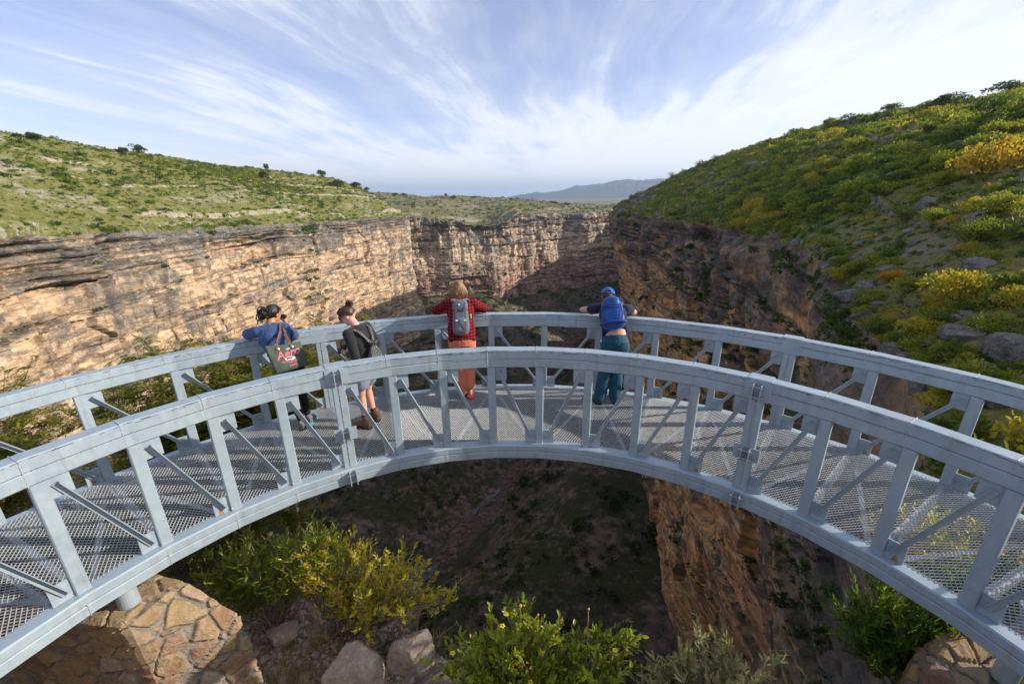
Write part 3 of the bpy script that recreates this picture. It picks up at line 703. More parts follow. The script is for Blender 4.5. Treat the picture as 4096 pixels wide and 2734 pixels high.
def ground_noise(x, y): return .16*fbm(x*.7, y*.7, x*0, 4, .5, 201)+.05*fbm(x*4, y*4, x*0, 4, .6, 202)+.02*fbm(x*18, y*18, x*0, 3, .6, 203)
P[..., 2] += ground_noise(x, y)*smooth(0, .02, v[None, :]+0*x)
PG = P
def ground_mat():
    m, t = mat_new('gravelly_soil'); c = t.n('ShaderNodeTexCoord').outputs['Object']
    n1 = t.noise(c, 1.3, 5, .6); n2 = t.noise(c, 9, 6, .7); vo = t.n('ShaderNodeTexVoronoi', {'Vector': c, 'Scale': 26.0})
    peb = t.n('ShaderNodeSeparateColor', {0: vo.outputs['Color']}).outputs[0]
    soil = t.mix(t.ramp(n2, [(.35, 0.), (.65, 1.)]), (.16, .115, .08), (.30, .225, .165))
    pc = t.mix(peb, (.24, .17, .13), (.50, .41, .33))
    f = t.math('MULTIPLY', t.ramp(vo.outputs['Distance'], [(.25, 1.), (.42, 0.)]), t.ramp(peb, [(.35, 0.), (.45, 1.)]))
    b = t.mix(f, soil, pc)
    b = t.mix(t.ramp(n1, [(.5, 0.), (.7, .5)]), b, (.13, .10, .06))
    hgt = t.math('ADD', t.math('MULTIPLY', f, .6), n2)
    finish(t, b, .95, 0, hgt, .8, .03, .2); return m
M_GROUND = ground_mat()
link('ground', mesh_np('ground', P.reshape(-1, 3), grid_faces(700, nvg, False), M_GROUND), kind='structure')

# ---- distant mountains
def mountains():
    th = np.linspace(math.radians(-30), math.radians(60), 420); nvm = 60
    D = 6200; out = np.zeros((420, nvm, 3))
    for j in range(nvm):
        v = j/(nvm-1); r = D-1800+1800*v*1.0 if v < .5 else D-900+(v-.5)*3600
        r = D-1500+3000*v
        deg = np.degrees(th)
        # ridge height as an elevation profile: low at the left, rising to the right
        h = -110+125*smooth(-8.5, -5, deg)+ 145*smooth(-6, 10, deg) + 48*fbm(deg*.42, deg*0, deg*0, 5, .62, 300) + 30*smooth(14, 40, deg)
        prof = np.exp(-((v-.5)/.23)**2)
        hh = -60+(h+60)*prof+ (80*prof+16)*(1-np.abs(fbm(r*np.sin(th)*.0011, r*np.cos(th)*.0011, th*0, 5, .55, 310))*2.2-.45)*.55*(1-.65*np.exp(-((v-.5)/.06)**2))
        out[:, j] = np.stack([CAM[0]+r*np.sin(th), CAM[1]+r*np.cos(th), hh], 1)
    m, t = mat_new('mountain_rock'); c = t.n('ShaderNodeTexCoord').outputs['Object']
    b = t.mix(t.noise(c, .004, 6, .65), (.03, .036, .04), (.085, .08, .075)); finish(t, b, .95, spec=.1)
    link('mountains', mesh_np('mountains', out.reshape(-1, 3), grid_faces(420, nvm, True), m, False), kind='structure')
mountains()
# plain beyond the canyon, out to the mountains
a = np.radians(np.linspace(-95, 95, 120)); rr_ = np.array([820, 1200, 2500, 5000, 9000, 16000.])
V = np.array([[CAM[0]+r*math.sin(t_), CAM[1]+r*math.cos(t_), -34-.0035*(r-820)] for t_ in a for r in rr_])
link('plain', mesh_np('plain', V, grid_faces(120, 6, True), M_HILL_F), kind='structure')

# ---- the air between here and the mountains
m, t = mat_new('haze_air'); pv = t.n('ShaderNodeVolumePrincipled', {'Color': (.60, .76, 1.0, 1), 'Density': .00013, 'Anisotropy': .2}); t.n('ShaderNodeOutputMaterial', {'Volume': pv.outputs[0]})
hz_ = MB(); hz_.box((0, 8000, 125), (20000, 0, 0), (0, 17000, 0), (0, 0, 255)); hz_.build('haze', m, kind='stuff')

# ================================================================== helpers that look things up on the terrain
_cy, _sy, _cp, _sp, _cr, _sr = math.cos(YAW), math.sin(YAW), math.cos(PITCH), math.sin(PITCH), math.cos(ROLL), math.sin(ROLL)
def project(P):
    """world points -> photo coordinates on a 2349 px wide sheet"""
    d = np.asarray(P, float)-CAM; x = _cy*d[..., 0]+_sy*d[..., 1]; y = -_sy*d[..., 0]+_cy*d[..., 1]; z = d[..., 2]
    fw = _cp*y-_sp*z; up = _sp*y+_cp*z; fw_ = np.where(fw > .05, fw, np.nan)
    X, Y = x/fw_, up/fw_; X, Y = _cr*X-_sr*Y, _sr*X+_cr*Y
    return 1174.5+979.7*X, 784-979.7*Y
def at(px, py, D):
    X, Y = (px-1174.5)/979.7, -(py-784)/979.7; X, Y = _cr*X+_sr*Y, -_sr*X+_cr*Y
    fy, fz = _cp+_sp*Y, -_sp+_cp*Y; d = np.array([_cy*X-_sy*fy, _sy*X+_cy*fy, fz])
    return CAM+d*D/math.hypot(d[0], d[1])
def on_grid(P, px, py, vmax=None):
    """nearest terrain vertex seen at that place of the view"""
    Q = P if vmax is None else P[:, :vmax]
    u, v = project(Q); e = (u-px)**2+(v-py)**2; e = np.where(np.isnan(e), 1e12, e)
    dist = np.linalg.norm(Q-CAM, axis=-1); e = e+dist*.05
    return Q.reshape(-1, 3)[np.nanargmin(e)].copy()

# ================================================================== VEGETATION
def foliage_mat(name, stops, rough=.55, trans=.45, spec=.35):
    m, t = mat_new(name); a = t.n('ShaderNodeAttribute', attribute_name='tint').outputs['Fac']
    b = t.ramp(a, stops); c = t.n('ShaderNodeTexCoord').outputs['Object']
    b = t.mix(1.0, b, t.ramp(t.noise(c, 1.1, 3), [(.3, .75), (.7, 1.25)]), 'MULTIPLY')
    p = t.n('ShaderNodeBsdfPrincipled', {'Base Color': b, 'Roughness': rough, 'Specular IOR Level': spec})
    tb = t.mix(1.0, b, (1.5, 1.45, .7), 'MULTIPLY')
    tr = t.n('ShaderNodeBsdfTranslucent', {'Color': tb})
    mx = t.n('ShaderNodeMixShader', {0: trans, 1: p.outputs[0], 2: tr.outputs[0]})
    t.n('ShaderNodeOutputMaterial', {'Surface': mx.outputs[0]}); return m
ST = [(0., (.025, .042, .012)), (.30, (.055, .10, .016)), (.52, (.14, .195, .026)), (.72, (.28, .29, .035)), (.88, (.44, .36, .035)), (1., (.46, .21, .035))]
M_LEAF = foliage_mat('scrub_leaves', ST)
M_WOOD = plain('grey_bark', (.24, .20, .165), .85, 0, .35, 30, .4, .2)
M_WOODD = plain('dark_bark', (.10, .075, .055), .9, 0, .35, 30, .4, .2)
def rand_dirs(rg, n):
    v = rg.normal(size=(n, 3)); return v/np.linalg.norm(v, axis=1, keepdims=True)
def leaf_quads(C, D, L, W, rg, bend=0.0):
    """one pointed quad per leaf: base C, direction D, length L, width W"""
    n = len(C); up = rand_dirs(rg, n); S = np.cross(D, up); S /= np.linalg.norm(S, axis=1, keepdims=True)+1e-9
    L = np.broadcast_to(L, (n,))[:, None]; W = np.broadcast_to(W, (n,))[:, None]
    nr = np.cross(S, D)
    V = np.stack([C, C+D*L*.45+S*W*.5+nr*L*bend, C+D*L, C+D*L*.45-S*W*.5+nr*L*bend], 1)
    return V.reshape(-1, 3), np.arange(n*4).reshape(n, 4)
def crown_proto(seed, n, R=(1, 1, .62), leaf=.13, blobs=8, up=.0, solid=.35):
    """leaf clumps spread over several lobes; unit size, sitting on z=0"""
    rg = np.random.default_rng(seed); R = np.array(R)
    bc = rand_dirs(rg, blobs)*(.25+.5*rg.random((blobs, 1)))*R; bc[:, 2] = np.abs(bc[:, 2])*.9+R[2]*.35+up
    br = (.26+.26*rg.random(blobs))*R[:2].mean()
    k = rg.integers(0, blobs, n); d = rand_dirs(rg, n); rad = br[k]*(solid+(1-solid)*rg.random(n)**.4)
    d[:, 2] = np.where(rg.random(n) < .6, np.abs(d[:, 2]), d[:, 2])
    C = bc[k]+d*rad[:, None]*np.array([1, 1, .85]); C[:, 2] = np.maximum(C[:, 2], .03)
    dr = d*.7+rand_dirs(rg, n)*.8+np.array([0, 0, .3]); dr /= np.linalg.norm(dr, axis=1, keepdims=True)
    L = leaf*(.6+.9*rg.random(n))
    V, F = leaf_quads(C-dr*L[:, None]*.5, dr, L, L*.62, rg)
    h = np.repeat(rg.normal(0, .07, n), 4)
    return V, F, h
def scatter_merge(name, protos, P, S, YAWS, T, rg, mat=None, **props):
    """many small plants as one object"""
    VV, FF, TT, off = [], [], [], 0
    which = rg.integers(0, len(protos), len(P))
    for w, (V, F, h) in enumerate(protos):
        m = np.where(which == w)[0]
        if not len(m): continue
        c, s = np.cos(YAWS[m])[:, None], np.sin(YAWS[m])[:, None]; sc_ = S[m][:, None]
        sq = (.75+.5*rg.random(len(m)))[:, None]
        X = (V[None, :, 0]*c-V[None, :, 1]*s)*sc_+P[m, 0:1]; Y = (V[None, :, 0]*s+V[None, :, 1]*c)*sc_+P[m, 1:2]; Z_ = V[None, :, 2]*sc_*sq+P[m, 2:3]
        VV.append(np.stack([X, Y, Z_], -1).reshape(-1, 3).astype(np.float32))
        FF.append((F[None]+np.arange(len(m))[:, None, None]*len(V)+off).reshape(-1, 4).astype(np.int32)); off += len(m)*len(V)
        TT.append((T[m][:, None]+h[None]).ravel())
    me = mesh_np(name, np.concatenate(VV), np.concatenate(FF), mat or M_LEAF, False, {'tint': np.clip(np.concatenate(TT), 0, 1)})
    return link(name, me, kind='stuff', **props)
def surf_samples(P, n, rg, dens=None):
    """random points on a grid surface, area weighted"""
    a = P[1:, :-1]-P[:-1, :-1]; b = P[:-1, 1:]-P[:-1, :-1]
    A = np.linalg.norm(np.cross(a, b), axis=-1)
    if dens is not None: A = A*dens
    p = A.ravel()/A.sum(); k = rg.choice(len(p), n, p=p); i, j = np.unravel_index(k, A.shape)
    u, v = rg.random(n)[:, None], rg.random(n)[:, None]
    return P[i, j]+a[i, j]*u+b[i, j]*v, i, j
rgv = np.random.default_rng(4242)
pr_small = [crown_proto(500+i, 70, (1, 1, .5), .30, 6) for i in range(5)]
pr_tiny = [crown_proto(520+i, 34, (1, 1, .5), .42, 4) for i in range(4)]
pr_mid = [crown_proto(540+i, 130, (1, 1, .6), .24, 7) for i in range(6)]

# ---- left hillside cover
vmaxL = int(nv*.74)
sub = PL[:, :vmaxL]; cx = (sub[:-1, :-1]+sub[1:, 1:])/2; dc = np.linalg.norm(cx-CAM, axis=-1)
vq = np.linspace(0, 1, nv)[:vmaxL-1][None, :]+0*dc
patch = .35+smooth(-.25, .3, fbm(cx[..., 0]*.03, cx[..., 1]*.03, cx[..., 0]*0, 4, .5, 700))
patch = patch*(.35+1.0*smooth(.15, .45, vq)+.8*(vq < .05))
Pts, i_, j_ = surf_samples(sub, 7500, rgv, patch)
S_ = rgv.lognormal(-.25, .42, len(Pts)).clip(.3, 2.4)
T_ = (.46+.10*fbm(Pts[:, 0]*.04, Pts[:, 1]*.04, Pts[:, 0]*0, 3, .5, 701)+rgv.normal(0, .10, len(Pts))).clip(.15, .74)
scatter_merge('ground_cover', pr_small, Pts-np.array([0, 0, .12])*1, S_, rgv.random(len(Pts))*6.28, T_, rgv)
Pts, i_, j_ = surf_samples(sub, 16000, rgv, patch+.6)
scatter_merge('ground_cover', pr_tiny, Pts-np.array([0, 0, .05]), rgv.lognormal(-1.0, .35, len(Pts)).clip(.15, .8), rgv.random(len(Pts))*6.28, (.58+rgv.normal(0, .09, len(Pts))).clip(.2, .8), rgv)
# ---- far plateau cover
sub = PF[:, :int(150*.81)]; Pts, i_, j_ = surf_samples(sub, 4200, rgv)
scatter_merge('ground_cover', pr_tiny, Pts-np.array([0, 0, .2]), rgv.lognormal(.25, .4, len(Pts)).clip(.6, 4), rgv.random(len(Pts))*6.28, (.34+rgv.normal(0, .09, len(Pts))).clip(.05, .62), rgv)
# ---- valley cover
m_ = rgv.random((9000, 2)); vx = -120+m_[:, 0]*300; vy = 15+m_[:, 1]*560; vz, vd = valley_z(vx, vy)
keep = (vd > 8+4*rgv.random(9000)) & (fbm(vx*.04, vy*.04, vx*0, 4, .5, 720) > -.22)
Pts = np.stack([vx, vy, vz-.3], 1)[keep]
scatter_merge('valley_scrub', pr_small, Pts, rgv.lognormal(.45, .4, len(Pts)).clip(.7, 4.5), rgv.random(len(Pts))*6.28, (.16+rgv.normal(0, .10, len(Pts))).clip(0, .5), rgv)
# ---- tufts clinging to the walls
def wall_tufts(obj, n, seed, smin, smax, tint, dens, protos):
    me = obj.data; nvt = len(me.vertices); co = np.empty(nvt*3, np.float32); me.vertices.foreach_get('co', co); co = co.reshape(-1, 3)
    no = np.empty(nvt*3, np.float32); me.vertices.foreach_get('normal', no); no = no.reshape(-1, 3)
    rg = np.random.default_rng(seed); w = np.clip(no[:, 2]-.05, 0, 1)**1.5+.004; w = w*dens(co)
    k = rg.choice(nvt, n, p=w/w.sum()); P_ = co[k].astype(float)-no[k]*.15
    S_ = smin+(smax-smin)*rg.random(n)**2.5
    return P_, S_, (tint+rg.normal(0, .09, n)).clip(0, .8)
cl_objs = [o for o in bpy.data.objects if o.name.startswith('canyon_cliff')]
cl_objs.sort(key=lambda o: o.name); CL, CF, CR = cl_objs[0], cl_objs[1], cl_objs[2]
def densL(co):
    u, v = project(co); crack = np.exp(-((u-712-.05*(v-600))/26.)**2)*(v > 515)*(v < 690)
    return np.nan_to_num((.6+2.5*smooth(.1, .4, fbm(co[:, 0]*.03, co[:, 1]*.03, co[:, 2]*.05, 3, .5, 733)))*(co[:, 2] > -95)+60*crack)
Pw, Sw, Tw = wall_tufts(CL, 950, 731, .35, 2.0, .34, densL, pr_small); scatter_merge('cliff_tufts', pr_small, Pw, Sw, rgv.random(len(Pw))*6.28, Tw, rgv)
Pw, Sw, Tw = wall_tufts(CF, 700, 732, .5, 3.0, .25, lambda co: (.2+2.5*smooth(-.1, .3, fbm(co[:, 0]*.015, co[:, 1]*.015, co[:, 2]*.03, 3, .5, 735)))*(co[:, 2] > -80), pr_tiny); scatter_merge('cliff_tufts', pr_tiny, Pw, Sw, rgv.random(len(Pw))*6.28, Tw, rgv)
Pw, Sw, Tw = wall_tufts(CR, 6500, 734, .2, 1.5, .27, lambda co: (.15+3*smooth(-.05, .3, fbm(co[:, 0]*.05, co[:, 1]*.05, co[:, 2]*.09, 3, .5, 736)))*(co[:, 2] > -75)*(np.linalg.norm(co-CAM, axis=1) > 14)*(co[:, 1] > 8), pr_small); scatter_merge('cliff_tufts', pr_small, Pw, Sw*(.35+.65*smooth(15, 90, np.linalg.norm(Pw-CAM, axis=1))), rgv.random(len(Pw))*6.28, Tw, rgv)

# ---- right hillside: the shrubs that show largest are things, the rest is cover
vmR = int(330*.86)
sub = PR[:, :vmR]; cx = (sub[:-1, :-1]+sub[1:, 1:])/2
dc = np.hypot(cx[..., 0]-CAM[0], cx[..., 1]-CAM[1]); az = np.degrees(np.arctan2(cx[..., 0]-CAM[0], cx[..., 1]-CAM[1]))
wt_ = (dc > 8)*(az < 60)*(.25+smooth(-.35, .05, fbm(cx[..., 0]*.05, cx[..., 1]*.05, cx[..., 0]*0, 4, .5, 741)))*(1+16*np.exp(-dc/20)+2*np.exp(-dc/50))
Pts, i_, j_ = surf_samples(sub, 21000, rgv, wt_)
dd = np.linalg.norm(Pts-CAM, axis=1)
S_ = rgv.lognormal(-.32, .40, len(Pts)).clip(.28, 2.1)*(.32+.68*smooth(10, 75, dd))
zt = fbm(Pts[:, 0]*.03, Pts[:, 1]*.03, Pts[:, 0]*0, 3, .5, 742)
T_ = .60+.14*zt+rgv.normal(0, .12, len(Pts)); T_ = T_-.22*smooth(60, 95, Pts[:, 0])*(j_ > vmR*.8)
T_ = (T_-.03).clip(.12, .86)
u, v = project(Pts); show = S_/dd; show = np.where((u > -10) & (u < 2360) & (v > 0) & (v < 1568), show, 0)
order = np.argsort(-show); n_ind = 262; ind = order[:n_ind]; rest = order[n_ind:]
scatter_merge('shrub_cover', pr_small+pr_mid[:2], Pts[rest]-np.array([0, 0, .15]), S_[rest], rgv.random(len(rest))*6.28, T_[rest], rgv)
gap, _, _ = surf_samples(sub, 15000, rgv, (dc > 5)*(az < 60)*(1+30*np.exp(-dc/16)+4*np.exp(-dc/40)))
dg = np.linalg.norm(gap-CAM, axis=1)
scatter_merge('ground_cover', pr_small, gap-np.array([0, 0, .04]), rgv.lognormal(-1.05, .35, len(gap)).clip(.12, .8)*(.33+.67*smooth(10, 80, dg)), rgv.random(len(gap))*6.28, (.42+rgv.normal(0, .14, len(gap))).clip(.1, .8), rgv)
KINDS = [('dark green', .22), ('mid green', .42), ('yellow-green', .62), ('golden yellow', .82), ('orange', .95)]
shr = {}
def stems_proto(seed, h, n=9, spread=.5, r=.02, mat=M_WOODD, name='stems'):
    rg = np.random.default_rng(seed); m = MB()
    for i in range(n):
        a = rg.random()*6.28; e = np.array([math.cos(a)*spread*rg.random()**.5, math.sin(a)*spread*rg.random()**.5, h*(.6+.4*rg.random())])
        mid = e*.5+rg.normal(0, .06, 3); m.tube([[0, 0, -.1], mid, e], [r, r*.7, r*.3], 4, cap=False)
    return mesh_np(name, np.concatenate(m.V), [np.array(f) for f in m.F.values()], mat)
stem_me = [stems_proto(60+i, .8) for i in range(3)]
for ki, (kn, kt) in enumerate(KINDS):
    for sh in range(4):
        V, F, h = crown_proto(800+ki*10+sh, 900 if ki != 4 else 600, (1, 1, .62+.12*(sh % 2)), .105, 12, 0, .5)
        shr[ki, sh] = mesh_np('foliage', V, F, M_LEAF, False, {'tint': np.clip(kt+h*1.2, 0, 1)})
LM = [(1895, 690, 'big square boulder'), (2205, 775, 'flat-topped pale boulder'), (2320, 805, 'massive striped boulder'), (2190, 700, 'large golden bush'), (1905, 655, 'yellow-olive bush'), (2040, 645, 'rust-orange bush'), (2255, 380, 'flat-topped orange tree'), (1752, 335, 'dense round skyline tree'), (1822, 305, 'grey-green skyline tree'), (1950, 268, 'dark wide skyline tree'), (2040, 246, 'pale feathery skyline tree'), (2140, 258, 'big bright green tree'), (2180, 215, 'broad dark skyline tree'), (1540, 418, 'bare pale skyline tree'), (1602, 390, 'nearly leafless skyline tree'), (2240, 560, 'tall fresh green bush'), (1930, 610, 'light green bush'), (2160, 425, 'sunlit yellow bush'), (1700, 470, 'cliff-top yellow bush'), (2280, 500, 'wide edge bush'), (1850, 640, 'dark boulder at the brink'), (2300, 188, 'farthest right skyline tree')]
ORD = ['', 'second ', 'third ', 'fourth ', 'fifth ', 'sixth ', 'seventh ', 'eighth ', 'ninth ', 'tenth ', 'eleventh ', 'twelfth ', 'thirteenth ', 'fourteenth ', 'fifteenth ', 'sixteenth ']
info = []
for q in ind:
    ki = int(np.argmin([abs(T_[q]-k[1]) for k in KINDS])); pu, pv = project(Pts[q]); best = min(range(len(LM)), key=lambda k: (LM[k][0]-pu)**2+(LM[k][1]-pv)**2)
    dx, dy = pu-LM[best][0], pv-LM[best][1]; rel = ('right of' if dx > 0 else 'left of') if abs(dx) > abs(dy) else ('below' if dy > 0 else 'above')
    siz = 'small' if S_[q] < .55 else ('tall' if S_[q] > 1.2 else 'middling'); info.append((ki, siz, best, rel, math.hypot(dx, dy)))
for n_, q in enumerate(ind):
    ki, siz, best, rel, dist_ = info[n_]; sh = int(rgv.integers(0, 4))
    rank = sum(1 for o_ in info if o_[:4] == info[n_][:4] and o_[4] < dist_)
    lab = '%s %s shrub, %snearest of its kind %s the %s' % (siz, KINDS[ki][0], ORD[rank], rel, LM[best][2])
    e = empty('shrub', tuple(Pts[q]-np.array([0, 0, .08])), label=lab, category='shrub', group='leafy shrubs on the right hillside')
    s = float(S_[q])*1.08; e.scale = (s, s*float(rgv.uniform(.85, 1.15)), s*float(rgv.uniform(.8, 1.25))); e.rotation_euler = (0, 0, float(rgv.random()*6.28))
    link('foliage', shr[ki, sh], e); link('stems', stem_me[sh % 3], e)

# ---- trees
def grow(rg, root, tips, r0, wob=.12, sag=0.0):
    """branch polylines from the root to each tip, sharing a trunk start"""
    out = []
    for tp in tips:
        d = tp-root; n = 7; t = np.linspace(0, 1, n)[:, None]
        P = root+d*t+rg.normal(0, wob*np.linalg.norm(d)*.25, (n, 3))*np.sin(np.pi*t); P[:, 2] += np.linalg.norm(d)*.12*np.sin(np.pi*t[:, 0])-sag*t[:, 0]**2
        P[0] = root; out.append((P, np.linspace(r0, r0*.12, n)))
    return out
def tree(name, base, H, Rc, seed, tint, label, cat='tree', group=None, nleaf=1100, leaf=.1, trunk=.35, mat=M_LEAF, flat=.8, bare=False):
    rg = np.random.default_rng(seed); o = empty(name, tuple(base), label=label, category=cat)
    if group: o['group'] = group
    m = MB(); tips = []
    nb = 9 if not bare else 26
    for i in range(nb):
        a = rg.random()*6.28; q = rg.random()**.5
        tips.append(np.array([math.cos(a)*Rc*.75*q, math.sin(a)*Rc*.75*q, H*(.62+.32*rg.random())]))
    fork = np.array([rg.normal(0, .05)*H, rg.normal(0, .05)*H, H*trunk])
    m.tube([[0, 0, -.3], fork*.5+rg.normal(0, .02, 3)*H, fork], [H*.035, H*.028, H*.024], 7)
    for P, r in grow(rg, fork, tips, H*.018): 
        m.tube(P, r, 5, cap=False)
        if bare:
            for _ in range(4):
                k = rg.integers(3, 7); e = P[k]+rand_dirs(rg, 1)[0]*np.array([.22, .22, .16])*H*.8; m.tube([P[k], (P[k]+e)/2+rg.normal(0, .02, 3)*H, e], [H*.006, H*.004, H*.002], 3, cap=False)
    m.build('trunk', M_WOODD if not bare else M_WOOD, o)
    if nleaf:
        V, F, h = crown_proto(seed+5, nleaf, (1, 1, flat), leaf, 10, 0, .45)
        V = V*np.array([Rc, Rc, Rc]); lo, hi = V[:, 2].min(), V[:, 2].max(); V[:, 2] = H*.04+(V[:, 2]-lo)/(hi-lo)*H*.94
        link('crown', mesh_np('crown', V, F, mat, False, {'tint': np.clip(tint+h, 0, 1)}), o)
    return o
# skyline trees (place in the view, distance, height, crown radius, kind)
SKY = [(85, 322, 205, 3.2, 2.9, 'round dark tree on the left skyline, farthest left of all', .18, 0), (36, 316, 204, 1.7, 1.9, 'low dark bush on the left skyline beside the round dark tree', .25, 0), (287, 352, 232, 3.2, 2.4, 'dark compact tree on the left skyline, left one of the touching pair', .15, 0), (318, 352, 234, 4.6, 3.4, 'pale feathery tree on the left skyline, right one of the touching pair', .30, 0),
       (612, 390, 268, 4.2, 2.4, 'thin open tree on the left skyline above the middle of the slope', .28, 0), (604, 408, 240, 4.6, 3.2, 'dark bushy tree standing just below the left skyline', .14, 0), (738, 405, 286, 5.0, 3.5, 'lone airy tree on the left skyline above the canyon corner slope', .25, 0), (775, 428, 278, 5.5, 5.0, 'wide dark green thicket tree where the left hill turns down', .16, 0), (818, 432, 288, 5.0, 4.0, 'open tree at the right end of the left hill crest', .26, 0), (842, 437, 290, 3.2, 2.6, 'small tree where the left hill drops to the far plateau', .3, 0),
       (906, 449, 560, 5.0, 3.5, 'small tree on the far plateau skyline, left of its neighbour', .2, 0), (928, 450, 560, 5.5, 4.5, 'small tree on the far plateau skyline, right of its neighbour', .2, 0), (1040, 455, 610, 4.0, 4.5, 'low tree in the middle of the far plateau skyline', .15, 0), (1088, 455, 620, 4.2, 4.0, 'low bush on the far plateau skyline left of the mountains', .2, 0), (1270, 470, 700, 7.0, 7.0, 'dark spreading tree on the far rim in front of the blue mountains', .1, 0), (1300, 472, 700, 5.0, 5.0, 'small tree on the far rim, right of the dark spreading tree', .15, 0), (1171, 458, 650, 4.0, 4.0, 'tiny tree where the blue mountains meet the far plateau', .1, 0)]
for i, (px, py, D, H, Rc, lab, tn, br) in enumerate(SKY):
    H *= .85; src_ = PL[:, int(nv*.5):int(nv*.8)] if px < 860 else PF[:, 60:int(150*.84)]
    b = on_grid(src_, px, py); tree('tree', b-np.array([0, 0, .2]), H, Rc, 900+i, tn, lab, nleaf=700, leaf=.15, trunk=.2)
SKR = [(1435, 478, 3.0, 2.6, 'small round tree at the foot of the right hill skyline', .2, 0, 600), (1540, 418, 5.2, 3.2, 'bare pale tree on the lower right hill skyline', .4, 1, 90), (1602, 390, 4.8, 3.0, 'nearly leafless tree on the right hill skyline, upper of two', .35, 1, 120), (1640, 372, 3.6, 2.4, 'thin small tree beside the nearly leafless tree on the right skyline', .3, 0, 300),
       (1752, 335, 4.0, 3.6, 'dense dark round tree standing out on the right skyline', .17, 0, 1100), (1822, 305, 3.6, 3.2, 'grey-green round tree higher on the right skyline', .2, 0, 1000), (1950, 268, 3.4, 3.6, 'dark wide tree on the upper right skyline', .16, 0, 1000), (2040, 246, 4.6, 4.2, 'pale feathery tree on the upper right skyline', .3, 0, 900), (2180, 215, 4.0, 4.2, 'broad dark tree near the top right of the skyline', .16, 0, 1000), (2300, 188, 3.6, 4.0, 'dark tree on the skyline at the far right', .14, 0, 1000), (2140, 258, 4.4, 4.4, 'big bright green round tree just below the right skyline', .42, 0, 1300)]
for i, (px, py, H, Rc, lab, tn, br, nl) in enumerate(SKR):
    if px > 1700 and nl > 700: H *= .60; Rc *= .85
    b = on_grid(PR[:, int(330*.62):int(330*.86)], px, py); tree('tree' if nl > 200 else 'bare_tree', b-np.array([0, 0, .5 if nl > 700 else .3]), H, Rc, 950+i, tn, lab, nleaf=nl, leaf=.10, bare=bool(br))
b = on_grid(PR[:, :280], 2255, 398); sb = np.linalg.norm(b-CAM)
tree('orange_tree', b-np.array([0, 0, .2]), .062*sb, .055*sb, 990, .90, 'orange flat-topped tree with dark forked trunk on the right hillside', nleaf=1300, leaf=.075, trunk=.3, flat=.35)
for i, (px, py, hh_, rr0, tn, lab) in enumerate([(2190, 700, .050, .055, .82, 'large bright golden yellow bush among the boulders at the right'), (1905, 655, .022, .040, .76, 'rounded yellow-olive bush behind the grey boulders'), (2040, 645, .018, .026, .97, 'rust-orange bush beside the yellow-olive bush'), (1930, 610, .02, .022, .55, 'fresh light green bush above the yellow-olive bush'), (2240, 560, .034, .04, .56, 'tall fresh green bush at the right above the golden one'), (2160, 425, .02, .028, .72, 'yellow bush on the sunlit slope below the orange tree'), (1700, 470, .02, .03, .72, 'yellow bush near the cliff top left of the boulders'), (2280, 500, .03, .04, .68, 'wide yellow-green bush at the right edge of the slope')]):
    b = on_grid(PR[:, :280], px, py); sb = np.linalg.norm(b-CAM)
    e = empty('bush', tuple(b-np.array([0, 0, .05])), label=lab, category='bush')
    V, F, h = crown_proto(1200+i, 3200, (1, 1, .75), .075, 16, 0, .45); V = V*rr0*sb; V[:, 2] *= hh_/rr0/.75*.9
    link('foliage', mesh_np('foliage', V, F, M_LEAF, False, {'tint': np.clip(tn+h, 0, 1)}), e)
    st = link('stems', stem_me[i % 3], e); st.scale = (rr0*sb,)*3

# ================================================================== ROCKS
def worley(P, scale, seed=0):
    Q = P*scale; I = np.floor(Q).astype(np.int64); f1 = np.full(len(P), 9.); f2 = np.full(len(P), 9.); idd = np.zeros(len(P))
    for dx in (-1, 0, 1):
        for dy in (-1, 0, 1):
            for dz in (-1, 0, 1):
                c = I+np.array([dx, dy, dz])
                p = c+np.stack([_hash(c[:, 0], c[:, 1], c[:, 2], seed+k) for k in (1, 2, 3)], 1)
                d = np.linalg.norm(p-Q, axis=1); h = _hash(c[:, 0], c[:, 1], c[:, 2], seed+9)
                m = d < f1; f2 = np.where(m, f1, np.minimum(f2, d)); idd = np.where(m, h, idd); f1 = np.where(m, d, f1)
    return f1, f2, idd
def rock_mesh(name, seed, R, sq=.75, mat=None, n=64, rough=.14, layers=0.0):
    u = np.arange(n)*2*np.pi/n; v = np.linspace(-np.pi/2, np.pi/2, n//2)
    U, W = np.meshgrid(u, v, indexing='ij'); D = np.stack([np.cos(W)*np.cos(U), np.cos(W)*np.sin(U), np.sin(W)], -1)
    k = (np.abs(D)**(2/sq)).sum(-1, keepdims=True)**(-sq/2) if sq < 1 else 1
    P = D*k; q = P.reshape(-1, 3)
    # flatten against random planes for broken faces
    rg = np.random.default_rng(seed)
    for i in range(12):
        nr = rand_dirs(rg, 1)[0]; off = .62+.25*rg.random(); s = q@nr; q = q-np.clip(s-off, 0, None)[:, None]*nr*.9
    q = q+.0; q = q*(1+rough*fbm(q[:, 0]*1.8+seed, q[:, 1]*1.8, q[:, 2]*1.8, 5, .55, seed)[:, None]+.07*fbm(q[:, 0]*7, q[:, 1]*7, q[:, 2]*7, 5, .65, seed+1)[:, None])
    if layers: q[:, :2] *= (1+layers*.12*fbm(q[:, 0]*.5, q[:, 1]*.5, q[:, 2]*9, 3, .6, seed+2))[:, None]
    q = q*np.array(R); m = n//2
    i = np.arange(n)[:, None]*m+np.arange(m-1)[None]; j = ((np.arange(n)+1) % n)[:, None]*m+np.arange(m-1)[None]
    F = np.stack([i.ravel(), j.ravel(), (j+1).ravel(), (i+1).ravel()], 1)
    return mesh_np(name, q, F, mat, True)
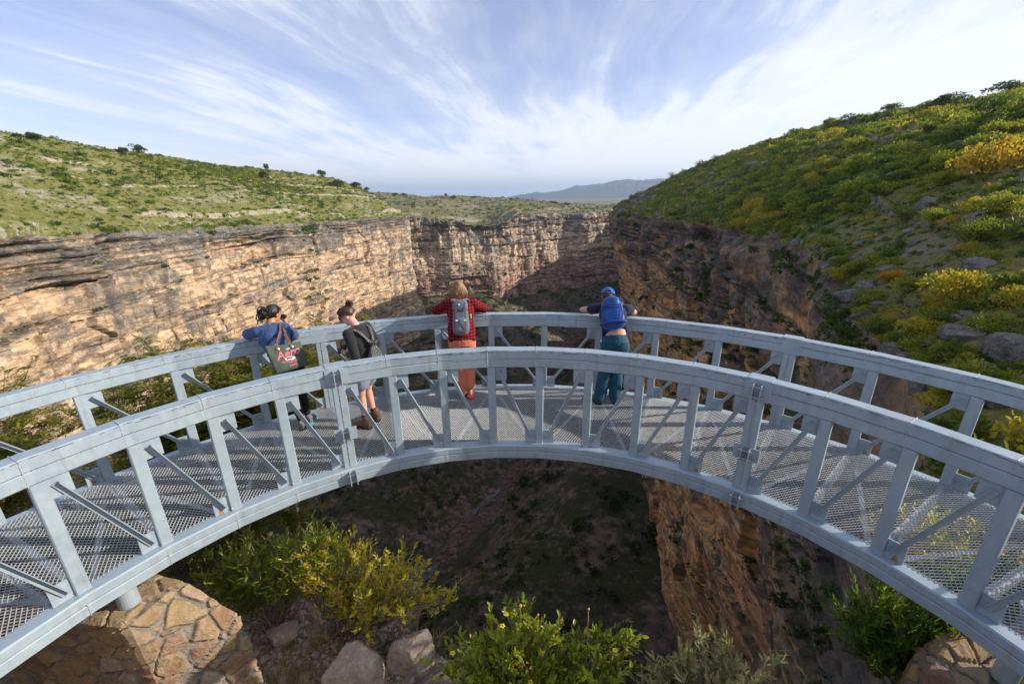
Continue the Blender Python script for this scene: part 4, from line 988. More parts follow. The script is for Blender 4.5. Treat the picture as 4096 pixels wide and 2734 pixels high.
def rock_mat(name, a, b_, lich=.4, sc_=1.0, bd=.03):
    m, t = mat_new(name); c = t.n('ShaderNodeTexCoord').outputs['Object']
    n1 = t.noise(c, 1.6*sc_, 6, .65); n2 = t.noise(c, 9*sc_, 6, .7); n3 = t.noise(t.map(c, scale=(1, 1, 5)), 1.5*sc_, 5, .6)
    b = t.mix(t.ramp(n1, [(.35, 0.), (.65, 1.)]), a, b_); b = t.mix(t.ramp(n3, [(.5, 0.), (.62, lich)]), b, [q*.4 for q in a])
    b = t.mix(t.ramp(n2, [(.5, 0.), (.65, .5)]), b, [min(1, q*1.6) for q in b_]); b = t.mix(t.ramp(t.noise(c, 45*sc_, 4, .7), [(.55, 0.), (.66, .6)]), b, [q*.35 for q in a])
    finish(t, b, .92, 0, t.math('ADD', n1, t.math('MULTIPLY', n2, .6)), .9, bd, .15); return m
M_ROCKG = rock_mat('weathered_grey_rock', (.12, .11, .105), (.27, .24, .215), .6, .8, .08)
M_ROCKP = rock_mat('pale_pinkish_boulder', (.33, .25, .20), (.48, .385, .32), .25, 2.0, .02)
M_ROCKD = rock_mat('dark_slab_rock', (.17, .13, .105), (.27, .21, .175), .5, 2.0, .03)
BO = [(1895, 690, .034, 'big square pale-topped boulder below the rounded yellow bush'), (1925, 715, .020, 'boulder wedged at the right foot of the big square boulder'), (1993, 668, .026, 'rounded grey boulder right of the big square boulder'), (2072, 772, .020, 'small pale rock left of the large flat slabs'), (2205, 775, .038, 'broad flat-topped pale boulder right above the outer handrail'), (2320, 805, .044, 'massive striped boulder cut off by the right edge'), (2262, 845, .026, 'dark boulder between the flat-topped and the striped boulder'),
      (1905, 588, .020, 'flat light boulder high among the dark boulders'), (1875, 575, .016, 'small square boulder left of the flat light boulder'), (1968, 600, .022, 'grey boulder behind the yellow-olive bush'), (1850, 640, .024, 'dark tall boulder at the brink of the cliff'), (1862, 672, .022, 'second dark boulder leaning below the tall one at the brink'), (1830, 560, .014, 'small dark rock on the cliff top'), (1778, 548, .014, 'low rock on the cliff top at the lens of the slope'), (1952, 742, .024, 'dark rock low beside the outer handrail'), (2020, 705, .02, 'half buried rock between bushes above the handrail'), (2120, 735, .018, 'rock under the golden bush'), (2100, 560, .012, 'small stone on the bare ledge'), (2160, 640, .014, 'stone left of the golden bush'), (2010, 850, .03, 'dark rock seen under the outer handrail'), (2110, 890, .03, 'brown rock seen between the right posts'), (2075, 820, .022, 'cracked rock right behind the outer handrail'), (2300, 920, .03, 'shadowed rock below the striped boulder'), (1640, 530, .007, 'pale block on the rim left of the lens'), (1700, 530, .009, 'pale block on the right cliff rim')]
rk_me = [rock_mesh('boulder', 2000+i, (1, .8, .62), .7, M_ROCKG, 56, .16, 1.0) for i in range(6)]
for i, (px, py, s, lab) in enumerate(BO):
    b = on_grid(PR[:, :250], px, py); d = np.linalg.norm(b-CAM); s = s*d*.78
    o = link('boulder', rk_me[i % 6], None, label=lab.replace(' at the lens of the slope', ' in front of the slope').replace(' left of the lens', ' near the far end'), category='boulder', group='boulders on the right hillside')
    o.location = b+np.array([0, 0, s*.15]); o.scale = (s, s, s*(.9+.3*(i % 3)/2)); o.rotation_euler = (.1*(i % 3-1), .1*(i % 4-1), i*1.3)
# small rocks of the slope: too many to count
rgr = np.random.default_rng(77)
def rock_scatter(name, P, S, protos, mat, rg):
    VV, FF, off = [], [], 0
    for k in range(len(P)):
        V, F = protos[k % len(protos)]; a = rg.random()*6.28; c, s = math.cos(a), math.sin(a)
        VV.append((V@np.array([[c, s, 0], [-s, c, 0], [0, 0, 1]]))*S[k]*np.array([1, .8+.4*rg.random(), .6+.5*rg.random()])+P[k]); FF.append(F+off); off += len(V)
    return link(name, mesh_np(name, np.concatenate(VV), np.concatenate(FF), mat, False), kind='stuff')
def lowrock(seed, n=9):
    me = rock_mesh('tmp', seed, (1, .85, .6), .75, None, n*2, .2); V = np.empty(len(me.vertices)*3, np.float32); me.vertices.foreach_get('co', V)
    F = np.empty(len(me.loops), np.int32); me.loops.foreach_get('vertex_index', F)
    if len(F) % 4: 
        F = np.array([list(p.vertices)+[p.vertices[-1]]*(4-len(p.vertices)) for p in me.polygons]).ravel()
    bpy.data.meshes.remove(me); return V.reshape(-1, 3).astype(float), F.reshape(-1, 4)
lows = [lowrock(2100+i) for i in range(5)]
sub = PR[:, :200]; cx = (sub[:-1, :-1]+sub[1:, 1:])/2; dc = np.hypot(cx[..., 0]-CAM[0], cx[..., 1]-CAM[1]); az = np.degrees(np.arctan2(cx[..., 0]-CAM[0], cx[..., 1]-CAM[1]))
Pts, _, _ = surf_samples(sub, 450, rgr, (dc > 6)*(az < 60)*(.3+20*np.exp(-dc/22))*(.1+smooth(-.1, .25, fbm(cx[..., 0]*.09, cx[..., 1]*.09, cx[..., 0]*0, 3, .5, 900))))
dq = np.linalg.norm(Pts-CAM, axis=1)
rock_scatter('loose_rocks', Pts, rgr.lognormal(-1.2, .55, len(Pts)).clip(.08, 1.0)*(.5+dq/60), lows, M_ROCKG, rgr)
# pebbles and stones at our feet
sub = PG[:, :200]; cx = (sub[:-1, :-1]+sub[1:, 1:])/2
w_ = (cx[..., 0] > -5)*(cx[..., 0] < 5)*(cx[..., 1] > .4)*(.15+smooth(-.3, .3, fbm(cx[..., 0]*1.2, cx[..., 1]*1.2, cx[..., 0]*0, 3, .5, 901)))
Pts, _, _ = surf_samples(sub, 9000, rgr, w_)
rock_scatter('gravel', Pts, rgr.lognormal(-4.1, .55, len(Pts)).clip(.007, .085), [lowrock(2120+i, 5) for i in range(5)], M_ROCKP, rgr)
# block debris in the creek bed
cc = resample(np.hstack([CREEK, np.zeros((len(CREEK), 1))]), 420, False)[:, :2]+rgr.normal(0, 3.2, (420, 2)); zc, _ = valley_z(cc[:, 0], cc[:, 1])
M_ROCKPK = rock_mat('pink_creek_rock', (.12, .06, .052), (.22, .145, .125), .3, .5, .1)
rock_scatter('creek_rocks', np.stack([cc[:, 0], cc[:, 1], zc+.2], 1), rgr.lognormal(.1, .5, 420).clip(.4, 3.5), lows, M_ROCKPK, rgr)
def ground_z(x, y):
    d = (PG[..., 0]-x)**2+(PG[..., 1]-y)**2; return float(PG.reshape(-1, 3)[d.argmin(), 2])
for (x, y, z, R, rot, sq, mat, lab, nm) in [(-1.88, 2.12, -2.12, (.40, .35, .38), .3, .9, M_ROCKP, 'pale pink rounded boulder with pebbles lying on its top', 'boulder'), (-1.36, 2.42, -2.1, (.30, .26, .30), 1.2, .8, M_ROCKP, 'small pale broken boulder touching the round one at the cliff edge', 'boulder'), (-.95, 1.95, -2.25, (.85, .42, .34), .45, .7, M_ROCKD, 'long dark brown rock slab at the brink beside the green shrub', 'rock_slab'), (-2.1, 2.75, -1.9, (.13, .1, .22), .6, .8, M_ROCKP, 'small upright stone at the roots of the yellow-green shrub', 'boulder'),
                                       (-1.85, 3.2, -2.35, (.5, .35, .3), 2.0, .8, M_ROCKD, 'brown rock half hidden under the yellow-green shrub', 'boulder'), (-3.1, 2.6, -2.25, (.2, .16, .12), .5, .8, M_ROCKP, 'flat whitish stone lying in the shade of the left shrub', 'boulder')]:
    o = link(nm, rock_mesh(nm, int(abs(x*100)), R, sq, mat, 110, .12), None, label=lab, category='boulder' if nm == 'boulder' else 'rock slab'); o.location = (x, y, z+.0); o.rotation_euler = (0.08, -.05, rot)
pp_ = []
for i in range(30):
    a, r = rgr.random()*6.28, .17*rgr.random()**.5; x, y = -1.86+r*math.cos(a), 2.12+r*math.sin(a)*.8; pp_.append((x, y, -2.12+.36*math.sqrt(max(.05, .62-(r/.5)**2))+.01))
rock_scatter('pebbles', np.array(pp_), .016+.03*rgr.random(30), [lowrock(2150+i, 6) for i in range(4)], M_ROCKP, rgr)

# ================================================================== STONE PIERS
def pier_mat():
    m, t = mat_new('rubble_masonry'); c = t.n('ShaderNodeTexCoord').outputs['Object']
    sid = t.n('ShaderNodeAttribute', attribute_name='stone').outputs['Fac']; ed = t.n('ShaderNodeAttribute', attribute_name='joint').outputs['Fac']
    n1 = t.noise(c, 5, 6, .65); n2 = t.noise(c, 34, 5, .7)
    st = t.ramp(sid, [(0., (.30, .13, .085)), (.22, (.36, .17, .11)), (.23, (.46, .28, .10)), (.42, (.42, .30, .15)), (.43, (.30, .15, .08)), (.60, (.48, .33, .16)), (.62, (.40, .25, .13)), (.84, (.34, .22, .13)), (.86, (.56, .43, .33)), (1., (.46, .27, .12))], 'LINEAR')
    st = t.mix(t.ramp(n1, [(.35, 0.), (.7, .7)]), st, (.60, .48, .33)); st = t.mix(1., st, t.ramp(n2, [(.3, .55), (.7, .85)]), 'MULTIPLY')
    mo = t.mix(t.ramp(n2, [(.35, 0.), (.65, 1.)]), (.17, .145, .12), (.30, .26, .215))
    b = t.mix(t.ramp(t.math('ADD', ed, t.math('MULTIPLY', t.math('SUBTRACT', n1, .5), .25)), [(.06, 0.), (.10, 1.)]), mo, st)
    finish(t, b, .9, 0, t.math('ADD', n1, n2), .8, .02, .2); return m
M_PIER = pier_mat()
def pier(name, rings, n, label):
    """rings: closed outlines from top to bottom; stones bulge out of the mortar"""
    rings = [np.array(r, float) for r in rings]; m = len(rings[0]); K = 34 if m > 5 else 60
    def ring_pts(r):
        out = []
        for i in range(m):
            a, b = r[i], r[(i+1) % m]; out += [a+(b-a)*k/K for k in range(K)]
        return np.array(out)
    RR = [ring_pts(r) for r in rings]; rows = []
    cen = RR[0].mean(0)
    for k in range(22): rows.append(cen+(RR[0]-cen)*(k/22.))
    for a, b in zip(RR[:-1], RR[1:]):
        L = max(4, int(np.linalg.norm(a-b, axis=1).max()/.02))
        for k in range(L): rows.append(a+(b-a)*k/L)
    rows.append(RR[-1]); P = np.stack(rows, 0); nr, nc = P.shape[:2]; Q = P.reshape(-1, 3)
    W = Q+.035*np.stack([fbm(Q[:, 0]*4, Q[:, 1]*4, Q[:, 2]*4+7*k, 3, .5, 600+k) for k in range(3)], 1)
    f1, f2, sid = worley(W*np.array([1, 1, 1.35]), 4.4, 610); e = f2-f1
    du = np.roll(P, -1, 1)-P; dv = np.vstack([P[1:]-P[:-1], P[-1:]-P[-2:-1]]); N = np.cross(du, dv); N /= np.linalg.norm(N, axis=-1, keepdims=True)+1e-9
    dirn = np.sign(((P-P.mean((0, 1)))*N).sum(-1)).mean(); N = N*(1 if dirn > 0 else -1); N[:22] = (0, 0, 1)
    disp = .030*smooth(.03, .13, e)+.012*fbm(Q[:, 0]*14, Q[:, 1]*14, Q[:, 2]*14, 4, .6, 620)+.018*(sid-.5)*smooth(.03, .12, e)
    Q = Q+N.reshape(-1, 3)*disp[:, None]
    i = np.arange(nr-1)[:, None]*nc+np.arange(nc)[None]; j = np.arange(nr-1)[:, None]*nc+((np.arange(nc)+1) % nc)[None]
    F = np.stack([i.ravel(), (i+nc).ravel(), (j+nc).ravel(), j.ravel()], 1)
    return link(name, mesh_np(name, Q, F, M_PIER, False, {'stone': sid, 'joint': e}), None, label=label, category='stone pier')
pier('stone_pier', [[(-4.9, 1.45, -.6), (-3.45, 1.42, -.6), (-3.36, 1.86, -.62), (-4.9, 2.1, -.6)],
                    [(-4.92, 1.44, -.95), (-3.37, 1.40, -.95), (-2.87, 1.87, -1.0), (-4.9, 2.4, -1.0)],
                    [(-5.0, 1.38, -2.7), (-3.12, 1.30, -2.7), (-2.55, 1.72, -2.7), (-4.9, 2.6, -2.7)]], 6, 'rubble stone pier with red and yellow stones under the left end of the bridge')
pier('stone_pier', [[(3.12, 1.72, -1.16), (3.40, 1.95, -.98), (3.62, 2.14, -.93), (4.0, 2.3, -.92), (4.7, 2.2, -.92), (4.7, 1.2, -1.0), (3.4, 1.2, -1.12)],
                    [(3.02, 1.70, -1.3), (3.32, 2.0, -1.1), (3.56, 2.22, -1.05), (4.0, 2.4, -1.0), (4.8, 2.3, -1.0), (4.8, 1.1, -1.2), (3.3, 1.1, -1.3)],
                    [(2.9, 1.7, -2.6), (3.2, 2.05, -2.6), (3.5, 2.35, -2.6), (4.0, 2.5, -2.6), (4.9, 2.4, -2.6), (4.9, 1.0, -2.6), (3.2, 1.0, -2.6)]], 7, 'low rubble stone pier in the shade under the right end of the bridge')

# ================================================================== FOREGROUND PLANTS
def leafy(name, base, n, V3, L, W, rg, tint, tv, mat, parent, bend=.12, droop=0.0):
    pass
def twig_shrub(name, root, targets, seed, stems, leaf, tint, tv, label, mat, cat='shrub', per=7, dirbias=(0, 0, .8), bark=None, r0=.012, subs=14, twl=.22, spread=.5, bare=.0, curl=.15, leaf_from=.35, width=.34, group=None, name_leaf='foliage'):
    """targets: centre and radii of the crown lobes, relative to the root"""
    rg = np.random.default_rng(seed); o = empty(name, tuple(root), label=label, category=cat)
    if group: o['group'] = group
    m = MB(); C, D = [], []
    for i in range(stems):
        c, R = targets[rg.integers(0, len(targets))]; e = np.array(c)+rand_dirs(rg, 1)[0]*np.array(R)*(.35+.65*rg.random()**.5)
        n = 9; t = np.linspace(0, 1, n)[:, None]; d = e
        st = rg.normal(0, .06, 3)*np.array([1, 1, .3])
        P = st+d*t+rg.normal(0, .05*np.linalg.norm(d), (n, 3))*np.sin(np.pi*t)*.7; P[:, 2] += curl*np.linalg.norm(d)*np.sin(np.pi*t[:, 0])*.5
        m.tube(P, np.linspace(r0, r0*.22, n)*(.7+.6*rg.random()), 5, cap=False)
        for k in range(subs):
            q = leaf_from+(1-leaf_from)*rg.random(); j = min(n-2, int(q*(n-1))); fr = q*(n-1)-j; a = P[j]*(1-fr)+P[j+1]*fr
            dd_ = rand_dirs(rg, 1)[0]*spread+(P[j+1]-P[j])/np.linalg.norm(P[j+1]-P[j])*.6+np.array(dirbias)*.5; dd_ /= np.linalg.norm(dd_)
            ln = twl*(.5+rg.random()); b = a+dd_*ln; mid = (a+b)/2+rg.normal(0, .012, 3)
            m.tube([a, mid, b], [r0*.25, r0*.18, r0*.09], 3, cap=False)
            if rg.random() < bare: continue
            kk = max(2, int(per*(.6+.8*rg.random())))
            for s in range(kk):
                f = .25+.75*(s+rg.random())/kk; pp_ = a+(b-a)*f; dr = dd_*.8+rand_dirs(rg, 1)[0]*.75+np.array(dirbias)*.35
                C.append(pp_); D.append(dr/np.linalg.norm(dr))
    m.build('stems', bark or M_WOOD, o)
    C, D = np.array(C), np.array(D); n = len(C); Ls = leaf*(.6+.7*rg.random(n)); S = np.cross(D, rand_dirs(rg, n)); S /= np.linalg.norm(S, axis=1, keepdims=True); N = np.cross(S, D)
    l = Ls[:, None]; w = l*width
    # leaf folded along the midrib and bent back at the tip: 6 vertices, 4 triangles/quads
    V = np.stack([C, C+D*l*.35+S*w*.5+N*w*.22, C+D*l*.5, C+D*l*.35-S*w*.5+N*w*.22, C+D*l*.75+S*w*.36+N*(w*.1-l*.05), C+D*l*.75-S*w*.36+N*(w*.1-l*.05), C+D*l-N*l*.12], 1)
    b_ = np.arange(n)[:, None]*7; F4 = np.concatenate([b_+np.array(f) for f in ([0, 1, 2, 3], [2, 1, 4, 6], [3, 2, 6, 5])])
    T = np.repeat(np.clip(tint+rg.normal(0, tv, n), 0, 1), 7)
    link(name_leaf, mesh_np(name_leaf, V.reshape(-1, 3), F4, mat, False, {'tint': T}), o)
    return o
M_LYEL = foliage_mat('glossy_yellow_green_leaves', [(0., (.08, .11, .018)), (.35, (.30, .34, .035)), (.6, (.54, .53, .05)), (.85, (.66, .57, .07)), (1., (.50, .27, .08))], .35, .5, .5)
M_LGRN = foliage_mat('mid_green_leaves', [(0., (.05, .08, .018)), (.45, (.17, .25, .03)), (.7, (.34, .40, .04)), (.9, (.50, .47, .06)), (1., (.50, .31, .07))], .35, .40, .5)
M_LPAL = foliage_mat('pale_olive_leaves', [(0., (.08, .10, .04)), (.5, (.27, .30, .14)), (.8, (.48, .45, .26)), (1., (.50, .34, .24))], .45, .35, .4)
M_LBRT = foliage_mat('bright_needle_leaves', [(0., (.025, .05, .010)), (.5, (.09, .18, .018)), (.8, (.18, .29, .028)), (1., (.36, .34, .05))], .25, .45, .6)
M_LAC = foliage_mat('acacia_leaflets', [(0., (.05, .07, .014)), (.5, (.17, .19, .028)), (.8, (.32, .27, .045)), (1., (.40, .26, .06))], .5, .5, .3)
R0 = np.array([-2.35, 2.75, -2.32])
twig_shrub('shrub', R0, [((-.1, .25, .95), (.55, .4, .32)), ((.75, .0, .98), (.5, .35, .28)), ((.45, .3, .9), (.6, .4, .35)), ((1.15, -.05, .75), (.28, .25, .18)), ((.35, -.15, .6), (.5, .25, .3)), ((-.5, .2, .9), (.35, .3, .3))], 31, 110, .060, .72, .16,
           'yellow-green leathery-leaved shrub with pale bare twigs on the cliff edge', M_LYEL, per=8, subs=13, twl=.18, bark=M_WOOD, r0=.013, bare=.28)
twig_shrub('dry_branches', R0+np.array([.55, -.25, .05]), [((.55, .05, .15), (.35, .12, .14)), ((.35, .1, .4), (.3, .2, .2))], 36, 14, .03, .6, .1, 'bleached leafless branches sweeping right at the foot of the yellow-green shrub', M_LYEL, cat='branches', per=1, subs=9, twl=.2, bark=M_WOOD, r0=.013, bare=.93, leaf_from=.5, curl=-.1)
twig_shrub('shrub', (-3.35, 2.85, -2.35), [((-.2, .1, .85), (.5, .35, .3)), ((.45, .1, .95), (.45, .3, .35)), ((-.55, .0, .55), (.35, .3, .25)), ((.7, .15, 1.15), (.3, .2, .15))], 32, 78, .105, .56, .17,
           'olive shrub with long narrow drooping leaves between the stone pier and the yellow-green shrub', M_LGRN, per=7, subs=11, twl=.2, width=.19, dirbias=(0, 0, .3))
twig_shrub('shrub', (-4.3, 3.1, -2.6), [((0, 0, 1.2), (.5, .4, .4)), ((.3, -.1, .8), (.3, .3, .3))], 33, 34, .045, .38, .15, 'fine-leaved dull green shrub behind the left stone pier', M_LAC, per=10, subs=12, twl=.2, width=.3)
twig_shrub('shrub', (-.02, 1.66, -1.72), [((-.15, .05, .72), (.5, .3, .25)), ((.4, .0, .68), (.5, .3, .25)), ((-.45, .0, .5), (.4, .25, .25)), ((.1, .1, 1.05), (.35, .2, .15)), ((.8, .15, .8), (.12, .1, .2))], 34, 90, .064, .62, .16,
           'round-leaved green shrub with small yellow flowers at the bottom centre', M_LGRN, per=9, subs=12, twl=.17, width=.42)
twig_shrub('shrub', (1.50, 1.55, -1.83), [((0, .1, .75), (.42, .3, .25)), ((-.1, .1, 1.1), (.12, .12, .25)), ((.45, .1, .62), (.35, .25, .22)), ((.9, .1, .5), (.25, .2, .15)), ((-.35, .05, .65), (.2, .2, .2))], 35, 74, .085, .62, .2,
           'pale shrub with pointed silvery-pink leaves at the bottom right of centre', M_LPAL, per=8, subs=11, twl=.18, width=.26)
twig_shrub('shrub', (3.82, 2.75, -2.1), [((0, -.2, 1.25), (.55, .4, .35)), ((-.3, -.2, .75), (.5, .4, .35)), ((.45, -.15, 1.0), (.5, .4, .35)), ((.1, -.2, .4), (.6, .4, .3)), ((.9, 0, 1.0), (.4, .3, .3))], 37, 110, .10, .55, .2,
           'dense bright green narrow-leaved shrub under the right side of the bridge', M_LBRT, per=12, subs=13, twl=.22, width=.12, bark=M_WOODD, dirbias=(-.1, 0, .9))
twig_shrub('shrub', (4.9, 3.3, -1.9), [((0, 0, 1.0), (.7, .5, .4)), ((.8, .2, 1.0), (.6, .5, .4)), ((-.5, .3, .9), (.5, .4, .3))], 38, 60, .07, .66, .15, 'yellow-green shrub seen through the mesh deck at the right', M_LYEL, per=8, subs=10, twl=.25, width=.35)
twig_shrub('shrub', (6.9, 5.0, -1.6), [((-.1, -.1, 1.35), (.35, .3, .3)), ((-.4, 0, .8), (.4, .4, .4)), ((.4, 0, 1.1), (.4, .3, .4))], 39, 30, .11, .78, .12, 'sprig of large yellow-green leaves rising behind the outer rail at the far right', M_LYEL, per=6, subs=8, twl=.25, width=.4)
# seed heads and flowers of the centre shrub belong to it: built as its parts
cs = [o for o in bpy.data.objects if o.get('label', '').startswith('round-leaved green shrub')][0]
M_SEED = plain('dry_seed_head', (.50, .28, .12), .9); M_FLOW = plain('yellow_petals', (.75, .55, .03), .6)
for i, (x, y, z, r) in enumerate([(-.05, .12, 1.30, .015), (.10, .1, 1.24, .010), (.52, .12, 1.33, .010), (.28, .1, 1.1, .008)]):
    f = MB(); f.tube([[x-.01, y, .75], [x+.004, y, .95], [x, y, z]], .0022, 4); f.ellipsoid([x, y, z], (r, r, r*.9), nu=10, nv=6); f.build('seed_head', M_SEED, cs)
for i, (x, y, z) in enumerate([(-.62, -.05, .90), (-.2, .05, 1.14), (-.62, -.1, .55), (.75, .05, .98), (.05, -.1, .72), (-.32, -.15, .62)]):
    f = MB()
    for k in range(5):
        a = k*1.2566; f.ellipsoid([x+.014*math.cos(a), y+.014*math.sin(a), z], (.012, .008, .004), nu=8, nv=5)
    f.build('flower', M_FLOW, cs)

# ---- feathery acacias on the slope behind the left of the bridge
def acacia(root, tips_c, seed, label, nst=16, nfr=900, r0=.05, flen=.15):
    rg = np.random.default_rng(seed); o = empty('acacia', tuple(root), label=label, category='tree', group='feathery acacias beyond the outer handrail'); m = MB(); tw = []
    tips = []
    for i in range(nst):
        c, R = tips_c[i % len(tips_c)]; tips.append(np.array(c)+rand_dirs(rg, 1)[0]*np.array(R))
    fork = np.array(tips_c[0][0])*.25+np.array([0, 0, .3]); m.tube([[0, 0, -.4], fork*.5+rg.normal(0, .05, 3), fork], [r0*1.6, r0*1.4, r0*1.1], 8)
    for P, r in grow(rg, fork, tips, r0, .2):
        m.tube(P, r, 6, cap=False)
        for k in range(15):
            j = rg.integers(2, 7); a = P[j]; d = rand_dirs(rg, 1)[0]*np.array([1, 1, .55])+(P[j]-P[j-1])/np.linalg.norm(P[j]-P[j-1])*.5+np.array([0, 0, .12]); d /= np.linalg.norm(d); ln = .35+.75*rg.random()
            Q = np.array([a, a+d*ln*.5+rg.normal(0, .04, 3), a+d*ln+rg.normal(0, .06, 3)]); m.tube(Q, [r[j]*.4+.003, .005, .0025], 4, cap=False); tw.append(Q)
    m.build('trunk', M_WOODD, o)
    C, D, L = [], [], []
    for q in range(nfr):
        Q = tw[rg.integers(0, len(tw))]; t = .15+.85*rg.random(); a = Q[0]*(1-t)+Q[2]*t if rg.random() < .5 else Q[1]*(1-t)+Q[2]*t
        d = rand_dirs(rg, 1)[0]*np.array([1, 1, .45])+np.array([0, 0, .05]); d /= np.linalg.norm(d); s = np.cross(d, [0, 0, 1.]); s /= np.linalg.norm(s)+1e-6
        ln = flen*(.6+.8*rg.random()); npn = 9
        for k in range(npn):
            p = a+d*ln*(k+1)/npn+np.array([0, 0, -.25*ln*(k/npn)**2])
            for sd_ in (-1, 1):
                dd_ = s*sd_+d*.35+rg.normal(0, .12, 3); C.append(p); D.append(dd_/np.linalg.norm(dd_)); L.append(ln*.34*(1-.5*abs(k/npn-.4)))
    C, D, L = np.array(C), np.array(D), np.array(L)
    V, F = leaf_quads(C, D, L, L*.30, rg); T = np.repeat(np.clip(.46+.16*rg.normal(size=nfr), 0, 1), 4*18)
    link('crown', mesh_np('crown', V, F, M_LAC, False, {'tint': T}), o); return o
acacia((-6.6, 4.9, -3.2), [((-.6, .6, 2.6), (1.3, .8, .6)), ((1.1, .7, 2.7), (1.0, .7, .6)), ((.4, .2, 1.8), (1.3, .7, .6)), ((2.0, 1.0, 2.9), (.8, .6, .4))], 41, 'feathery acacia tree filling the gap behind the left handrail', 30, 9000, .05, .19)
acacia((-8.8, 3.2, -3.2), [((0, .3, 2.4), (1.2, 1.0, .7)), ((-1.3, 0, 2.2), (1, 1, .7)), ((.9, .5, 1.7), (.9, .8, .6))], 42, 'feathery acacia at the left edge of the photo with a bare crooked top branch', 26, 7500, .045, .19)
acacia((-5.3, 6.0, -3.5), [((.3, .5, 3.0), (.7, .5, .4)), ((.9, .3, 2.2), (.6, .5, .6)), ((.0, .0, 2.1), (.7, .6, .6)), ((1.0, .9, 3.3), (.4, .3, .25))], 43, 'slender acacia whose top shows beside the woman in the blue shirt', 20, 4500, .035, .17)
acacia((-5.2, 3.6, -3.0), [((-.2, -.2, 1.5), (.8, .5, .5)), ((.7, .3, 1.4), (.7, .5, .5))], 44, 'low acacia growing under the left part of the mesh deck', 16, 3500, .03, .17)
# ---- rosettes with spiky leaves
def rosette(seed, n=44, L=.42, mat=None):
    rg = np.random.default_rng(seed); V, F = [], []
    for i in range(n):
        a = rg.random()*6.28; el = .15+1.15*rg.random(); h = np.array([math.cos(a), math.sin(a), 0]); s = np.array([-h[1], h[0], 0]); ln = L*(.7+.5*rg.random()); P = []
        for k in range(5):
            t = k/4; r_ = ln*t*math.cos(el*(1-.45*t)); z = ln*t*math.sin(el*(1-.5*t))-.05*ln*t*t; w = .013*(1-t)**.7+.0006
            P += [h*r_+np.array([0, 0, z])+s*w, h*r_+np.array([0, 0, z])-s*w]
        b = len(V); V += P; F += [[b+2*k, b+2*k+2, b+2*k+3, b+2*k+1] for k in range(4)]
    return mesh_np('leaves', np.array(V), np.array(F), mat, False, {'tint': np.repeat(np.clip(.5+.2*rg.normal(size=n), 0, 1), 10)})
M_AGV = foliage_mat('grey_green_spiny_leaves', [(0., (.07, .085, .06)), (.5, (.20, .22, .16)), (1., (.38, .34, .22))], .5, .15, .4)
ro = [rosette(50+i, mat=M_AGV) for i in range(3)]
for i, (px, py, s, lab) in enumerate([(1815, 1560, 1.1, 'pale spiky rosette plant at the bottom edge right of centre'), (1910, 700, 0, 'spiky rosette beside the big square boulder'), (2085, 735, 0, 'tall spiky rosette above the outer handrail'), (2150, 800, 0, 'spiky rosette touching the outer handrail at the right'), (2120, 770, 0, 'small spiky rosette left of the flat-topped boulder'), (1800, 640, 0, 'spiky rosette on the cliff brink'), (2060, 960, 0, 'spiky rosette seen between the right posts'), (2250, 900, 0, 'large dark rosette in the shade under the striped boulder'), (1860, 620, 0, 'spiky rosette among the dark boulders'), (2040, 880, 0, 'spiky rosette under the outer handrail')]):
    if i == 0: b = np.array([2.45, 1.75, -2.0]); s = 1.2
    else: b = on_grid(PR[:, :200], px, py); s = .045*np.linalg.norm(b-CAM)*1.6
    e = empty('rosette_plant', tuple(b+np.array([0, 0, .02])), label=lab, category='spiky plant', group='spiky rosettes'); l = link('leaves', ro[i % 3], e); e.scale = (s, s, s); e.rotation_euler = (0, 0, i*1.1)
# ---- dry grass tufts on the gravel
def grass(name, spots, seed, hgt, mat, **props):
    rg = np.random.default_rng(seed); C, D, L = [], [], []
    for (x, y, r, n) in spots:
        z = ground_z(x, y)
        for k in range(n):
            a = rg.random()*6.28; q = r*rg.random()**.6*.35; d = np.array([math.cos(a)*.5*rg.random(), math.sin(a)*.5*rg.random(), 1.]); C.append([x+q*math.cos(a), y+q*math.sin(a), z-.02]); D.append(d/np.linalg.norm(d)); L.append(hgt*(.5+rg.random())*(.5+r))
    C, D, L = np.array(C), np.array(D), np.array(L); n = len(C); S = np.cross(D, rand_dirs(rg, n)); S /= np.linalg.norm(S, axis=1, keepdims=True); out = D*np.array([1, 1, 0]); l = L[:, None]
    V = np.stack([C+S*.0022, C-S*.0022, C+D*l*.5-S*.0018, C+D*l*.5+S*.0018, C+D*l+out*l*.35+S*.0004, C+D*l+out*l*.35-S*.0004], 1).reshape(-1, 3)
    b_ = np.arange(n)[:, None]*6; F = np.concatenate([b_+np.array([0, 1, 2, 3]), b_+np.array([3, 2, 5, 4])])
    return link(name, mesh_np(name, V, F, mat, False, {'tint': np.repeat(np.clip(.6+.2*rg.normal(size=n), 0, 1), 6)}), kind='stuff')
M_GRS = foliage_mat('dry_grass_blades', [(0., (.08, .10, .03)), (.4, (.22, .20, .07)), (.7, (.42, .33, .15)), (1., (.55, .43, .22))], .6, .4, .2)
gs = [(-2.75, 2.0, .5, 260), (-2.55, 2.1, .4, 160), (-2.35, 1.75, .45, 200), (-2.2, 2.45, .35, 140), (-1.55, 2.6, .3, 90), (-3.0, 2.5, .3, 80), (-2.1, 1.5, .4, 150), (-2.55, 2.6, .4, 140)]+[(float(rgr.uniform(-4, 3)), float(rgr.uniform(.6, 3)), .3, 30) for _ in range(26)]
grass('dry_grass', [g for g in gs], 61, .26, M_GRS)

